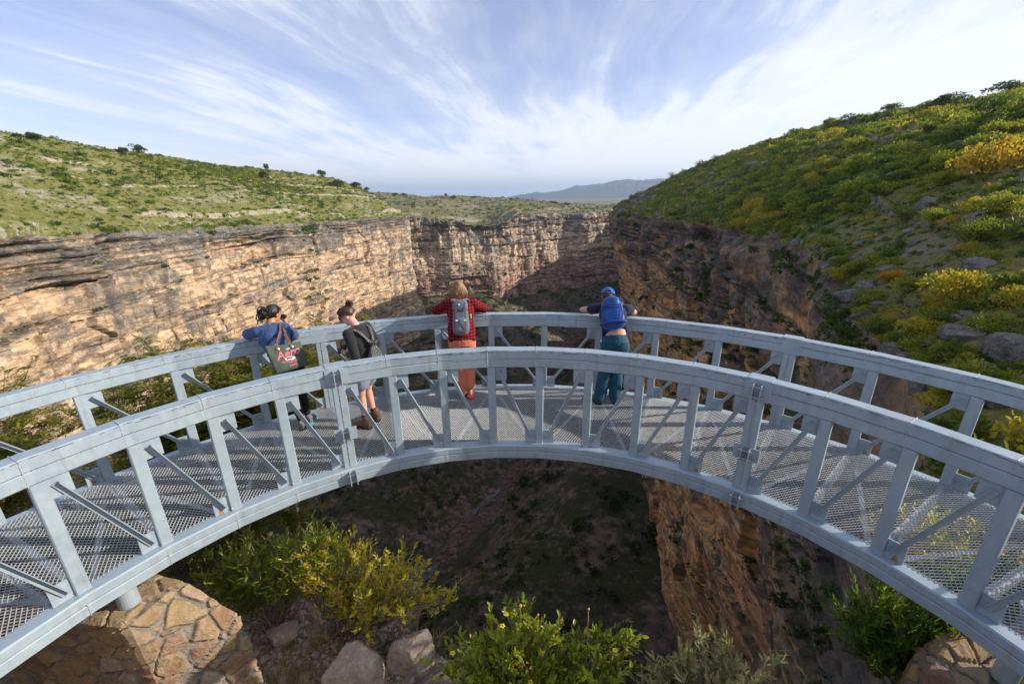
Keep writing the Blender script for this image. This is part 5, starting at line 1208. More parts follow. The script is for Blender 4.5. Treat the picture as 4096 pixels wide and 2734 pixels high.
# ================================================================== PEOPLE
def remesh(name, mb, voxel=.006, smooth_it=4, fatten=0.0, wr=0.0, wsc=14, seed=0):
    me = mesh_np('tmp', np.concatenate(mb.V), [np.array(f) for f in mb.F.values()])
    o = bpy.data.objects.new('tmp', me); COL.objects.link(o)
    r = o.modifiers.new('r', 'REMESH'); r.mode = 'VOXEL'; r.voxel_size = voxel
    s = o.modifiers.new('s', 'SMOOTH'); s.iterations = smooth_it; s.factor = .5
    dg = bpy.context.evaluated_depsgraph_get(); dg.update()
    m2 = bpy.data.meshes.new_from_object(o.evaluated_get(dg)); bpy.data.objects.remove(o); bpy.data.meshes.remove(me)
    n = len(m2.vertices); co = np.empty(n*3, np.float32); m2.vertices.foreach_get('co', co); co = co.reshape(-1, 3).astype(float)
    no = np.empty(n*3, np.float32); m2.vertices.foreach_get('normal', no); no = no.reshape(-1, 3)
    d = fatten+(wr*fbm(co[:, 0]*wsc, co[:, 1]*wsc, co[:, 2]*wsc*.6, 3, .5, seed) if wr else 0)
    co += no*(d[:, None] if wr else d)
    m2.vertices.foreach_set('co', co.astype(np.float32).ravel()); m2.polygons.foreach_set('use_smooth', np.ones(len(m2.polygons), bool)); m2.update(); m2.name = name
    return m2
def limb(mb, P, R, n=14):
    P = [np.asarray(p, float) for p in P]
    for i in range(len(P)-1):
        k = 6; t = np.linspace(0, 1, k)[:, None]; mb.tube(P[i]+(P[i+1]-P[i])*t, R[i]+(R[i+1]-R[i])*t[:, 0], n)
    for p, r in zip(P, R): mb.ellipsoid(p, (r, r, r), nu=n, nv=8)
def loft(mb, C, A, B, U, n=20):
    """ellipse sections: centres C, half width A along U, half depth B"""
    C = np.array(C, float); T = np.gradient(C, axis=0); V = []
    for c, t, a, b, u in zip(C, T, A, B, U):
        t = t/np.linalg.norm(t); u = np.asarray(u, float); u = u-t*(u@t); u /= np.linalg.norm(u); w = np.cross(t, u)
        th = np.arange(n)*2*np.pi/n; V.append(c+a*np.cos(th)[:, None]*u+b*np.sin(th)[:, None]*w)
    m = len(C); F = [[i*n+j, i*n+(j+1) % n, (i+1)*n+(j+1) % n, (i+1)*n+j] for i in range(m-1) for j in range(n)]+[list(range(n))[::-1], [(m-1)*n+j for j in range(n)]]
    mb.add(np.concatenate(V), F)
def sbox(mb, c, X, Y, Zv, e=.35, taper=0.0, n=28, seed=0, lump=0.0):
    """soft box: superellipsoid with half-axis vectors X, Y, Zv; taper narrows the top"""
    u = np.arange(n)*2*np.pi/n; v = np.linspace(-np.pi/2, np.pi/2, n//2+1); f = lambda s: np.sign(s)*np.abs(s)**e
    U, W = np.meshgrid(u, v, indexing='ij'); a, b, cc = f(np.cos(W))*f(np.cos(U)), f(np.cos(W))*f(np.sin(U)), f(np.sin(W))
    s = 1-taper*(cc+1)/2; a, b = a*s, b*s
    P = np.asarray(c, float)+a[..., None]*np.asarray(X, float)+b[..., None]*np.asarray(Y, float)+cc[..., None]*np.asarray(Zv, float)
    q = P.reshape(-1, 3)
    if lump: q = q+(lump*fbm(q[:, 0]*13, q[:, 1]*13, q[:, 2]*13, 3, .5, seed))[:, None]*(q-c)/np.linalg.norm(q-c, axis=1, keepdims=True)
    m = n//2+1; i = np.arange(n)[:, None]*m+np.arange(m-1)[None]; j = ((np.arange(n)+1) % n)[:, None]*m+np.arange(m-1)[None]
    mb.addnp(q, np.stack([i.ravel(), j.ravel(), (j+1).ravel(), (i+1).ravel()], 1))
def unit(v): v = np.asarray(v, float); return v/(np.linalg.norm(v)+1e-12)
def skin_mat(name, col):
    m, t = mat_new(name); c = t.n('ShaderNodeTexCoord').outputs['Object']
    b = t.mix(t.ramp(t.noise(c, 18, 4), [(.3, 0.), (.7, 1.)]), col, (col[0]*1.12, col[1]*.95, col[2]*.9))
    finish(t, b, .5, 0, t.noise(c, 160, 3), .15, .002, .35, {'Subsurface Weight': .08, 'Subsurface Radius': (.02, .008, .004)}); return m
def cloth_mat(name, col, scale=60, var=.2, rough=.85, bstr=.35):
    m, t = mat_new(name); c = t.n('ShaderNodeTexCoord').outputs['Object']
    n1 = t.noise(c, 7, 4, .6); n2 = t.noise(c, scale*6, 3, .6); f = t.ramp(n1, [(.3, 1-var), (.7, 1+var)])
    finish(t, t.mix(1., col, f, 'MULTIPLY'), rough, 0, t.math('ADD', t.math('MULTIPLY', n1, 1.0), t.math('MULTIPLY', n2, .15)), bstr, .02, .25, {'Sheen Weight': .15}); return m
def plaid_mat(ux, uy):
    """red and black checks on two directions of the cloth"""
    m, t = mat_new('red_black_plaid'); c = t.n('ShaderNodeTexCoord').outputs['Object']
    wp = t.n('ShaderNodeTexNoise', {'Vector': c, 'Scale': 5.0, 'Detail': 2.0}).outputs['Color']
    cc_ = t.n('ShaderNodeVectorMath', {0: c, 1: t.n('ShaderNodeVectorMath', {0: wp, 'Scale': .03}, operation='SCALE').outputs[0]}, operation='ADD').outputs[0]
    def band(v):
        d = t.n('ShaderNodeVectorMath', {0: cc_, 1: v}, operation='DOT_PRODUCT').outputs['Value']
        return t.ramp(t.math('FRACT', t.math('MULTIPLY', d, 1/.042)), [(.0, 0.), (.04, 1.), (.46, 1.), (.5, 0.)])
    a, b = band(ux), band(uy); s = t.math('ADD', a, b)
    base = t.ramp(t.math('MULTIPLY', s, .5), [(0., (.33, .010, .016)), (.4, (.33, .010, .016)), (.5, (.10, .006, .008)), (.9, (.012, .008, .010)), (1., (.012, .008, .010))])
    finish(t, base, .9, 0, t.noise(c, 8, 4), .5, .02, .2); return m
def face_head(mb, c, fw, up, r=.096, jaw=.85, hair_only=False):
    """skull, jaw, nose, lips, brow, ears; fw = facing direction"""
    fw, up = unit(fw), unit(up); rt = unit(np.cross(fw, up)); up = np.cross(rt, fw); c = np.asarray(c, float)
    Rm = np.stack([rt, fw, up], 1)
    mb.ellipsoid(c+up*.02-fw*.008, (r*.80, r*1.0, r*.98), Rm, 20, 14)
    mb.ellipsoid(c-up*.035+fw*.022, (r*.66*jaw/.85, r*.72, r*.86), Rm, 18, 12)
    mb.ellipsoid(c-up*.092+fw*.062, (r*.26, r*.22, r*.20), Rm, 12, 8)                                  # chin
    mb.tube([c+up*.018+fw*.088, c-up*.005+fw*.102, c-up*.022+fw*.112], [.009, .011, .0135], 8)         # nose
    mb.ellipsoid(c-up*.055+fw*.090, (.022, .012, .009), Rm, 10, 6)                                  # lips
    mb.ellipsoid(c+up*.032+fw*.084, (.045, .014, .009), Rm, 12, 6)                                  # brow
    for s in (-1, 1):
        mb.ellipsoid(c+rt*s*r*.80-up*.008-fw*.006, (.010, .018, .030), Rm, 10, 8)                   # ear
        mb.ellipsoid(c+rt*s*.034-up*.022+fw*.066, (.022, .018, .018), Rm, 10, 6)                      # cheek
    return rt, fw, up
def hand(mb, wrist, direction, palm_n, curl=.6, size=1.0, thumb_side=1):
    """palm plus five unequal bent fingers"""
    d, n = unit(direction), unit(palm_n); n = unit(n-d*(n@d)); s = np.cross(d, n)*thumb_side; w = np.asarray(wrist, float)
    pc = w+d*.045*size; mb.ellipsoid(pc, (.040*size, .048*size, .016*size), np.stack([s, d, n], 1), 14, 8)
    for i, (off, ln) in enumerate(((.030, .072), (.011, .080), (-.009, .075), (-.028, .060))):
        p = w+d*.080*size+s*off*size; P = [p]; dr = d
        for k, f in enumerate((.45, .32, .23)):
            ang = curl*(.55+.35*k); dr = unit(dr*math.cos(ang)+n*math.sin(ang)*(1)); P.append(P[-1]+dr*ln*f*size)
        limb(mb, P, [.0092*size, .0088*size, .008*size, .0068*size], 8)
    p = w+d*.025*size+s*.034*size; q = p+(s*.6+d*.6+n*.3)*.035*size; limb(mb, [p, q, q+unit(d*.8+n*.5)*.028*size], [.012*size, .0098*size, .008*size], 8)
def shoe(name, heel, toe, up, mat, sole_mat, parent, boot=0.0, sole_col=None, w=.045):
    heel, toe, up = [np.asarray(v, float) for v in (heel, toe, up)]; d = toe-heel; L = np.linalg.norm(d); d /= L; up = unit(up-d*(up@d)); s = np.cross(d, up)
    mb = MB(); C, A, B = [], [], []
    prof = [(0, .7, .055), (.08, .88, .062), (.3, .86, .060), (.5, .95, .046), (.7, 1.1, .034), (.88, 1.0, .027), (1.0, .6, .018)]
    for t_, a, b in prof: C.append(heel+d*L*t_+up*(.020+b)); A.append(w*a); B.append(b)
    loft(mb, C, A, B, [s]*len(C), 16)
    if boot: limb(mb, [heel+d*.065+up*.07, heel+d*.055+up*(.09+boot)], [.052, .056], 14)
    else: limb(mb, [heel+d*.06+up*.06, heel+d*.055+up*.105], [.047, .045], 12)
    o = link(name, remesh(name, mb, .006, 3, 0, .002, 30), parent); o.data.materials.append(mat)
    sb = MB(); V = []; out = [(0, .55), (.05, .85), (.25, .85), (.45, .82), (.65, 1.08), (.85, 1.02), (.96, .7), (1.0, .3)]
    ring = [heel+d*(L*1.03*t_-.006)+s*w*a for t_, a in out]+[heel+d*(L*1.03*t_-.006)-s*w*a for t_, a in out[::-1]]; n = len(ring)
    V = [p+up*.001 for p in ring]+[p+up*.028 for p in ring]
    sb.add(V, [[i, (i+1) % n, n+(i+1) % n, n+i] for i in range(n)]+[list(range(n))[::-1], list(range(n, 2*n))]); sb.build('sole', sole_mat, o)
    return o
def strands(name, mb_fn, mat, parent): 
    m = MB(); mb_fn(m); return m.build(name, mat, parent, sm=True)
MS_LIGHT = skin_mat('fair_skin', (.58, .34, .24)); MS_TAN = skin_mat('tanned_skin', (.40, .215, .13)); MS_MID = skin_mat('light_skin', (.62, .36, .28))
M_RUB = plain('dark_rubber_sole', (.03, .028, .026), .8); M_LEATH = plain('brown_leather', (.16, .065, .035), .5, 0, .3, 40, .3); M_BLK = plain('black_plastic', (.02, .02, .022), .35, 0, .2, 60); M_STEEL = plain('bright_metal', (.7, .7, .7), .25, .9, .1)
M_HAIRB = plain('black_hair', (.012, .010, .010), .38, 0, .4, 90, .3); M_HAIRBR = plain('dark_brown_hair', (.055, .025, .015), .42, 0, .4, 90, .3); M_HAIRBL = plain('dark_blond_hair', (.25, .145, .062), .5, 0, .65, 45, .3)

def loc_frame(ang, R):
    rd, tg = frame(ang); o = pol(R, ang)
    return lambda r, f, z: o+tg*r+rd*f+np.array([0, 0, z])
def person(label, J, facing, skin, height_dir=(0, 0, 1), hand_cfg=None, jaw=.85, leg_r=1.0, arm_r=1.0):
    """J holds the joints; returns the body (one continuous mesh, top-level) at the feet"""
    base = (np.array(J['anL'])+np.array(J['anR']))/2; base[2] = 0.02
    Jl = {k: np.array(v, float)-base for k, v in J.items()}
    side = unit(Jl['shR']-Jl['shL']); hs = unit(Jl['hipR']-Jl['hipL'])
    mb = MB()
    torso(mb, Jl, 0.0, side, hs)
    limb(mb, [Jl['chest']*.25+Jl['neck']*.75, Jl['neck'], Jl['head']*.6+Jl['neck']*.4], [.062, .052, .050])
    fr = face_head(mb, Jl['head'], facing, height_dir, jaw=jaw)
    a = arm_r
    for s in 'LR':
        limb(mb, [Jl['sh'+s], Jl['sh'+s]*.45+Jl['el'+s]*.55, Jl['el'+s], Jl['el'+s]*.6+Jl['wr'+s]*.4, Jl['wr'+s]], [.048*a, .043*a, .036*a, .035*a, .024*a])
        limb(mb, [Jl['hip'+s], Jl['hip'+s]*.5+Jl['kn'+s]*.5, Jl['kn'+s], Jl['kn'+s]*.7+Jl['an'+s]*.3, Jl['an'+s]], [.085*leg_r, .072*leg_r, .051*leg_r, .052*leg_r, .034*leg_r])
        if 'toe'+s in Jl: limb(mb, [Jl['an'+s], Jl['toe'+s]*.7+Jl['an'+s]*.3, Jl['toe'+s]], [.034, .028, .018], 10)
        if hand_cfg and s in hand_cfg: d, n, c, ts = hand_cfg[s]; hand(mb, Jl['wr'+s], d, n, c, 1.0, ts)
    me = remesh('person', mb, .006, 4); me.materials.append(skin)
    o = link('person', me, None, label=label, category='person'); o.location = base
    return o, Jl, base, fr
def torso(mb, Jl, ex, side, hs, waist=1.0, low=0.0, shoulders=True, seat=True):
    p, c, n = Jl['pelvis'], Jl['chest'], Jl['neck']
    back = Jl.get('mid', (p+c)/2)
    C = [p-unit(c-p)*(.05+low), p, back, (back+c)/2, c, c*.55+n*.45, c*.15+n*.85]
    A = [.150, .165, .132*waist, .145, .168, .150, .075]; B = [.095, .112, .092, .100, .110, .085, .055]
    U = [hs, hs, unit(hs+side), unit(hs+2*side), side, side, side]
    loft(mb, C, [a+ex for a in A], [b+ex for b in B], U)
    if seat: mb.ellipsoid(p, (.13+ex, .10+ex, .10+ex), np.stack([hs, unit(np.cross([0, 0, 1.], hs)), np.array([0, 0, 1.])], 1), 18, 12)
    if shoulders:
        for s in 'LR': limb(mb, [Jl['chest']*.4+Jl['neck']*.6, Jl['sh'+s]], [.07+ex, .052+ex])
def shirt(o, Jl, mat, sleeve=1.0, ex=.014, low=0.06, wr=.007, name='shirt', waist=1.0, loose=0.0):
    mb = MB(); side = unit(Jl['shR']-Jl['shL']); hs = unit(Jl['hipR']-Jl['hipL']); torso(mb, Jl, ex, side, hs, waist+loose, low, True, False)
    for s in 'LR':
        S, E, W = Jl['sh'+s], Jl['el'+s], Jl['wr'+s]
        if sleeve >= 1: limb(mb, [S, (S+E)/2, E, E*.4+W*.6, E*.12+W*.88], [.060+ex*.6, .055+ex*.5, .046+ex*.4, .040+ex*.3, .034+ex*.2])
        else: limb(mb, [S, S*(1-sleeve)+E*sleeve], [.060+ex*.6, .056+ex*.9])
    x = link(name, remesh(name, mb, .0075, 3, .002, wr, 11, 5), o); x.data.materials.append(mat); return x
def trousers(o, Jl, mat, to=.93, top=.10, ex=.012, wr=.007, name='trousers', r=(.100, .086, .066, .062, .062)):
    mb = MB(); hs = unit(Jl['hipR']-Jl['hipL']); p = Jl['pelvis']; up = unit(Jl['chest']-p)
    bk = np.cross([0, 0, 1.], hs)
    loft(mb, [p+up*top, p+up*.05, p, p-np.array([0, 0, .07])], [.142+ex, .155+ex, .168+ex, .150+ex], [.098+ex, .108+ex, .118+ex, .11+ex], [hs]*4)
    for s in 'LR':
        H, K, A = Jl['hip'+s], Jl['kn'+s], Jl['an'+s]
        if to >= .55: limb(mb, [H, (H+K)/2, K, (K+A)/2, K*(1-to)+A*to], [q+ex*.4 for q in r])
        else: limb(mb, [H, H*(1-to*2)+K*to*2], [r[0], r[1]+ex])
    x = link(name, remesh(name, mb, .0075, 3, .002, wr, 10, 9), o); x.data.materials.append(mat); return x
def hair_cap(mb, c, fr, r=.102, back=.0, down=.0, open_=.25):
    rt, fw, up = fr; Rm = np.stack([rt, fw, up], 1)
    mb.ellipsoid(c+up*.030-fw*.018, (r*.86, r*1.0, r*.98), Rm, 20, 12); mb.ellipsoid(c-up*.015-fw*.040, (r*.80, r*.72, r*.85), Rm, 18, 10)

# ---------- person in plaid shirt
F = loc_frame(-.238, 4.88)
J = dict(pelvis=F(0, -.05, .95), mid=F(0, 0, 1.10), chest=F(0, .13, 1.32), neck=F(-.01, .235, 1.475), head=F(-.02, .30, 1.60), shL=F(-.185, .20, 1.405), shR=F(.175, .20, 1.415), elL=F(-.375, .42, 1.262), elR=F(.375, .42, 1.262), wrL=F(-.16, .52, 1.235), wrR=F(.15, .53, 1.238),
         hipL=F(-.085, -.04, .90), hipR=F(.085, -.04, .90), knL=F(-.055, .02, .49), knR=F(.095, .03, .50), anL=F(-.01, .03, .095), anR=F(.085, .0, .21), toeL=F(-.02, .17, .03), toeR=F(.085, -.03, .06))
rd, tg = frame(-.238)
pA, Jl, bA, fr = person('person in a red and black plaid shirt and orange trousers leaning on the outer handrail', J, rd+np.array([0, 0, -.12]), MS_LIGHT, hand_cfg={'L': (tg*.9+rd*.3, (0, 0, -1), .5, 1), 'R': (-tg*.9+rd*.3, (0, 0, -1), .5, -1)}, arm_r=1.12)
shirt(pA, Jl, plaid_mat(tuple(tg), (0, 0, 1)), 1.0, .028, -.02, .012, 'plaid_shirt', 1.3)
M_ORG = cloth_mat('orange_trousers', (.62, .185, .105), 40, .12)
trousers(pA, Jl, M_ORG, .95, .10, .014, .012, 'trousers', (.105, .09, .072, .068, .070))
M_RSOLE = plain('red_rubber_sole', (.36, .03, .05), .7, 0, .4, 120, .5); M_SHD = cloth_mat('dark_shoe_fabric', (.06, .055, .06), 60)
shoe('shoe', F(-.01, -.03, 0)-bA, F(-.02, .24, 0)-bA, (0, 0, 1), M_SHD, M_RSOLE, pA)
shoe('shoe', F(.085, .035, .255)-bA, F(.085, -.075, .015)-bA, rd+np.array([0, 0, .35]), M_SHD, M_RSOLE, pA)
def hairA(m):
    rg = np.random.default_rng(3); rt, fw, up = fr; c = Jl['head']
    for i in range(330):
        a = rg.uniform(-2.45, 2.45); e = rg.uniform(.0, 1.35); top = c+up*.025+(rt*math.sin(a)*math.cos(e)-fw*math.cos(a)*math.cos(e)+up*math.sin(e))*np.array([.094])
        d = rt*math.sin(a)-fw*math.cos(a); ln = .13+.05*rg.random()
        low = c+d*(.10+.022*rg.random())+up*(-.070-.055*rg.random())+rg.normal(0, .010, 3)
        midp = c+d*(.112+.01*rg.random())+up*(-.015+.02*rg.random())
        m.tube([top, midp, (midp+low)/2+d*.006+rg.normal(0, .004, 3), low+d*.012*rg.normal()], [.0045, .0055, .005, .0012], 4, cap=False)
    for i in range(60):
        p = c+up*.085-fw*.085; a = rg.random()*6.28; m.tube([c+up*.085-fw*.06+rt*math.cos(a)*.05+fw*math.sin(a)*.04, p, p+up*.01+rg.normal(0, .016, 3), p-fw*.02-up*.045+rg.normal(0, .016, 3)], [.004, .004, .003, .0015], 4, cap=False)
hb = MB(); hair_cap(hb, Jl['head'], fr); me = remesh('hair', hb, .007, 3, 0, .006, 40); me.materials.append(M_HAIRBL); hA = link('hair', me, pA); strands('hair_strands', hairA, M_HAIRBL, hA)
hA['label'] = 'dark blond chin-length hair half tied up'
# grey backpack
def pack_frame(J, F_, lean=None):
    up = unit(np.array(J['chest'])-np.array(J['pelvis'])); rt = unit(np.array(J['shR'])-np.array(J['shL'])); rt = unit(rt-up*(rt@up)); bk = np.cross(rt, up); bk = bk if bk@(-F_) > 0 else -bk
    return rt, bk, up
rt, bk, up = pack_frame(J, rd); cpk = np.array(J['chest'])*.62+np.array(J['pelvis'])*.38+bk*.205+up*.015
M_GPK = cloth_mat('slate_grey_canvas', (.115, .145, .19), 60, .15); e0 = empty('backpack', tuple(cpk), label='slate grey canvas backpack with two brown leather straps worn over the plaid shirt', category='backpack')
mb = MB(); sbox(mb, np.zeros(3), rt*.125, bk*.085, up*.235, .55, .28, 34, 3, .012); me = remesh('main_pouch', mb, .008, 2, 0, .004, 20); me.materials.append(M_GPK); bodyP = link('main_pouch', me, e0)
mb = MB(); sbox(mb, up*.165+bk*.035, rt*.108, bk*.078, up*.085, .6, .1, 26, 4, .006); mb.build('top_flap', M_GPK, e0, sm=True)
mb = MB(); sbox(mb, -up*.11+bk*.055, rt*.085, bk*.045, up*.11, .6, .1, 24, 6, .005); mb.build('front_pocket', M_GPK, e0, sm=True)
for s in (-.055, .058):
    mb = MB(); P = [rt*s+bk*(.105-.01*abs(t-.5))+up*(.20-t*.40)+bk*.02*math.sin(t*3.14) for t in np.linspace(0, 1, 9)]
    for a, b in zip(P[:-1], P[1:]): mb.bar(a, b, .019, .005, up=tuple(bk))
    st = mb.build('leather_strap', M_LEATH, e0)
    mb = MB(); mb.box(P[5]+bk*.004, rt*.014, up*.012, bk*.003); mb.build('buckle', M_STEEL, st)
for s in (-1, 1):
    mb = MB(); P = [rt*s*.035+up*.215, rt*s*.075+up*.27-bk*.05, rt*s*.10+up*.295-bk*.12, rt*s*.125+up*.25-bk*.22, rt*s*.14+up*.12-bk*.31]
    for a, b in zip(P[:-1], P[1:]): mb.bar(a, b, .055, .012, up=tuple(unit(bk+up)))
    mb.build('shoulder_strap', M_GPK, e0)
mb = MB(); mb.tube([up*.225+bk*.02-rt*.005, up*.20+bk*.08-rt*.012, up*.15+bk*.125-rt*.018], .010, 8); mb.build('mint_tag', plain('mint_plastic', (.30, .72, .68), .4), e0)
mb = MB(); P = [up*.235+rt*.03+bk*.05+rt*.03*math.cos(a)+up*.014*math.sin(a) for a in np.linspace(0, 6.28, 13)]; mb.tube(P, .0035, 6, cap=False); mb.build('carabiner', M_STEEL, e0)
mb = MB(); mb.box(bk*.105-up*.19+rt*.01, rt*.022, up*.009, bk*.002); mb.build('leather_patch', M_LEATH, e0)
mb = MB(); mb.ellipsoid(rt*.135+up*.03+bk*.03, (.014, .014, .018)); mb.ellipsoid(rt*.138+up*.0+bk*.03, (.012, .012, .02)); mb.build('keyring_doll', plain('toy_yellow_blue', (.55, .42, .2), .7), e0)

# ---------- person with blue cap
F = loc_frame(.190, 4.93); rd, tg = frame(.190)
J = dict(pelvis=F(.075, -.10, .955), mid=F(.06, -.04, 1.10), chest=F(.0, .12, 1.27), neck=F(-.06, .27, 1.40), head=F(-.10, .38, 1.475), shL=F(-.20, .24, 1.325), shR=F(.165, .22, 1.345), elL=F(-.46, .42, 1.245), elR=F(.285, .42, 1.255), wrL=F(-.24, .50, 1.225), wrR=F(.06, .54, 1.235),
         hipL=F(-.01, -.09, .90), hipR=F(.16, -.09, .90), knL=F(-.045, -.04, .48), knR=F(.12, .02, .48), anL=F(-.095, -.10, .09), anR=F(.125, -.02, .09), toeL=F(-.17, .05, .03), toeR=F(.12, .13, .03))
pB, Jl, bB, frB = person('person in dark blue T-shirt, teal trousers and blue cap bending over the outer handrail', J, rd+np.array([0, 0, -.45]), MS_LIGHT, height_dir=unit(rd*.35+np.array([0, 0, 1.])), hand_cfg={'L': (tg*.9+rd*.2, (0, 0, -1), .5, 1), 'R': (-tg*.9+rd*.2, (0, 0, -1), .5, -1)}, arm_r=1.12)
Jt = dict(Jl); Jt['pelvis'] = Jl['pelvis']*.12+Jl['mid']*.88
shirt(pB, Jt, cloth_mat('navy_t_shirt', (.010, .014, .050), 60, .2), .42, .022, -.075, .009, 'tshirt', 1.15)
trousers(pB, Jl, cloth_mat('teal_trousers', (.008, .065, .11), 50, .2, .7), .96, .085, .016, .013, 'trousers', (.110, .096, .080, .078, .085))
M_BRSH = cloth_mat('brown_shoe_suede', (.17, .12, .08), 60)
up_l = unit(Jl['chest']-Jl['pelvis']); mb = MB(); hs = unit(Jl['hipR']-Jl['hipL']); bkk = -rd
for s in (-1, 1): 
    P = [Jl['pelvis']+up_l*.088+hs*(s*.03+s*.085*t)+bkk*(.118*math.sqrt(max(.05, 1-((.03+.085*t)/.162)**2))+.003) for t in np.linspace(0, 1, 5)]
    for a, b in zip(P[:-1], P[1:]): mb.bar(a, b, .034, .005, up=tuple(bkk))
mb.build('belt', M_BLK, pB)
mb = MB(); mb.bar(Jl['pelvis']+up_l*.02+hs*.055+bkk*.134, Jl['pelvis']+up_l*.045+hs*.14+bkk*.098, .006, .005, up=tuple(bkk)); mb.build('pocket_zip', plain('turquoise_zip', (.05, .55, .58), .5), pB)
shoe('shoe', F(-.085, -.16, 0)-bB, F(-.20, .06, 0)-bB, (0, 0, 1), M_BRSH, M_RUB, pB, w=.05)
shoe('shoe', F(.125, -.08, 0)-bB, F(.115, .18, 0)-bB, (0, 0, 1), M_BRSH, M_RUB, pB, w=.05)
rt_, fw_, up_ = frB; c = Jl['head']; Rm = np.stack([rt_, fw_, up_], 1)
mb = MB(); mb.ellipsoid(c+up_*.012-fw_*.022, (.081, .092, .085), Rm, 20, 12); me = remesh('hair', mb, .007, 2, 0, .002, 60); me.materials.append(M_HAIRBR); link('hair', me, pB)
# cap: open-backed dome with a brim and an adjusting band
cm_ = cloth_mat('bright_blue_cap', (.035, .13, .52), 50, .12); mb = MB(); nu_, nv_ = 40, 12; V, Fc = [], []
for i in range(nu_):
    a = i*2*np.pi/nu_
    for j in range(nv_):
        e = j/(nv_-1)*math.pi/2; V.append(c+up_*.030+rt_*.101*math.cos(e)*math.cos(a)+fw_*(.112*math.cos(e)*math.sin(a)-.012)+up_*.098*math.sin(e))
for i in range(nu_):
    for j in range(nv_-1):
        a = (i+.5)*2*np.pi/nu_; da = abs((a-1.5*math.pi+math.pi) % (2*math.pi)-math.pi)   # 0 at the back
        if da < .42 and 1 <= j <= 4 and (da/.42)**2+((j-.6)/4.2)**2 < 1: continue
        i2 = (i+1) % nu_; Fc.append([i*nv_+j, i2*nv_+j, i2*nv_+j+1, i*nv_+j+1])
mb.add(V, Fc); cap = mb.build('cap', cm_, pB, sm=True); so = cap.modifiers.new('t', 'SOLIDIFY'); so.thickness = .004
cap['label'] = 'bright blue baseball cap with open back'
mb = MB(); Vb = []; 
for k in range(9):
    a = math.radians(25+k*130/8); d = rt_*math.cos(a)+fw_*math.sin(a); Vb += [c+up_*.032+d*.105-fw_*.012, c+up_*.018+d*.105+fw_*.058]
mb.add(Vb, [[2*k, 2*k+2, 2*k+3, 2*k+1] for k in range(8)]); br = mb.build('brim', cm_, cap, sm=True); so = br.modifiers.new('t', 'SOLIDIFY'); so.thickness = .004
# blue backpack
rt, bk, up = pack_frame(J, rd); cpk = np.array(J['chest'])*.70+np.array(J['pelvis'])*.30+bk*.225+up*.06+rt*.02
M_BPK = cloth_mat('royal_blue_nylon', (.012, .075, .30), 50, .18, .45); M_BPK2 = cloth_mat('deep_blue_nylon', (.008, .045, .20), 50, .18, .5)
e1 = empty('backpack', tuple(cpk), label='royal blue nylon hiking backpack on the back of the person with the blue cap', category='backpack')
mb = MB(); sbox(mb, np.zeros(3), rt*.165, bk*.10, up*.225, .62, .22, 36, 8, .012); me = remesh('main_pouch', mb, .008, 2, 0, .003, 22); me.materials.append(M_BPK); link('main_pouch', me, e1)
mb = MB(); sbox(mb, -up*.035+bk*.085, rt*.115, bk*.052, up*.115, .6, .15, 28, 9, .006); mb.build('front_pocket', M_BPK, e1, sm=True)
mb = MB(); sbox(mb, up*.135+bk*.035, rt*.118, bk*.085, up*.09, .7, .1, 26, 10, .004); mb.build('lid', M_BPK, e1, sm=True)
mb = MB(); P = [rt*.15*math.sin(a)*1.05+bk*(.075+.055*math.cos(a))-up*(.165+.0*math.cos(a)) for a in np.linspace(-1.5, 1.5, 15)]
mb.tube(P, .026, 8); mb.build('bottom_band', M_BPK2, e1, sm=True)
for zz, w_ in ((.075, .125), (.045, .10)):
    mb = MB(); P = [rt*w_*t+bk*(.118+.022*math.cos(t*1.4))+up*(zz-.012*t*t) for t in np.linspace(-1, 1, 11)]; mb.tube(P, .0045, 6); mb.build('zip', M_BLK if zz < .06 else M_BPK2, e1)
for s in (-1, 1):
    mb = MB(); P = [rt*s*.115+bk*.10+up*.10, rt*s*.135+bk*.115-up*.05, rt*s*.12+bk*.12-up*.15]; mb.tube(P, .007, 6); mb.build('compression_strap', M_BPK2, e1)
    mb = MB(); P = [rt*s*.06+up*.20-bk*.02, rt*s*.09+up*.245-bk*.08, rt*s*.12+up*.22-bk*.17, rt*s*.15+up*.10-bk*.27]
    for a, b in zip(P[:-1], P[1:]): mb.bar(a, b, .05, .012, up=tuple(unit(bk+up)))
    mb.build('shoulder_strap', M_BPK2, e1)
    mb = MB(); mb.tube([rt*s*.15-up*.18+bk*.02, rt*s*.17-up*.26-bk*.06, rt*s*.165-up*.34-bk*.08], .005, 5); mb.build('hanging_strap', M_BPK2, e1)

# ---------- woman with tote bag
F = loc_frame(-.700, 4.93); rd, tg = frame(-.700)
J = dict(pelvis=F(.0, -.10, .93), mid=F(-.04, -.03, 1.06), chest=F(-.09, .09, 1.235), neck=F(-.085, .22, 1.385), head=F(-.035, .29, 1.485), shL=F(-.245, .19, 1.315), shR=F(.055, .10, 1.325), elL=F(-.375, .385, 1.245), elR=F(.185, .265, 1.14), wrL=F(-.18, .50, 1.235), wrR=F(.09, .375, 1.355),
         hipL=F(-.075, -.10, .88), hipR=F(.085, -.10, .88), knL=F(-.01, -.10, .48), knR=F(.09, -.05, .48), anL=F(.02, -.08, .09), anR=F(.12, .03, .09), toeL=F(.06, .07, .03), toeR=F(.21, .15, .03))
lookC = unit(rd*.62+tg*.80+np.array([0, 0, -.18]))
pC, Jl, bC, frC = person('person in blue T-shirt with black braids looking through a small camera at the handrail', J, lookC, MS_TAN, hand_cfg={'L': (tg*.8+rd*.5, (0, 0, -1), .5, 1), 'R': (np.array([0, 0, 1.])*.6+rd*.35-tg*.3, -lookC, .9, 1)}, arm_r=.9, leg_r=.92)
M_BLUT = cloth_mat('heather_blue_jersey', (.045, .085, .21), 50, .25)
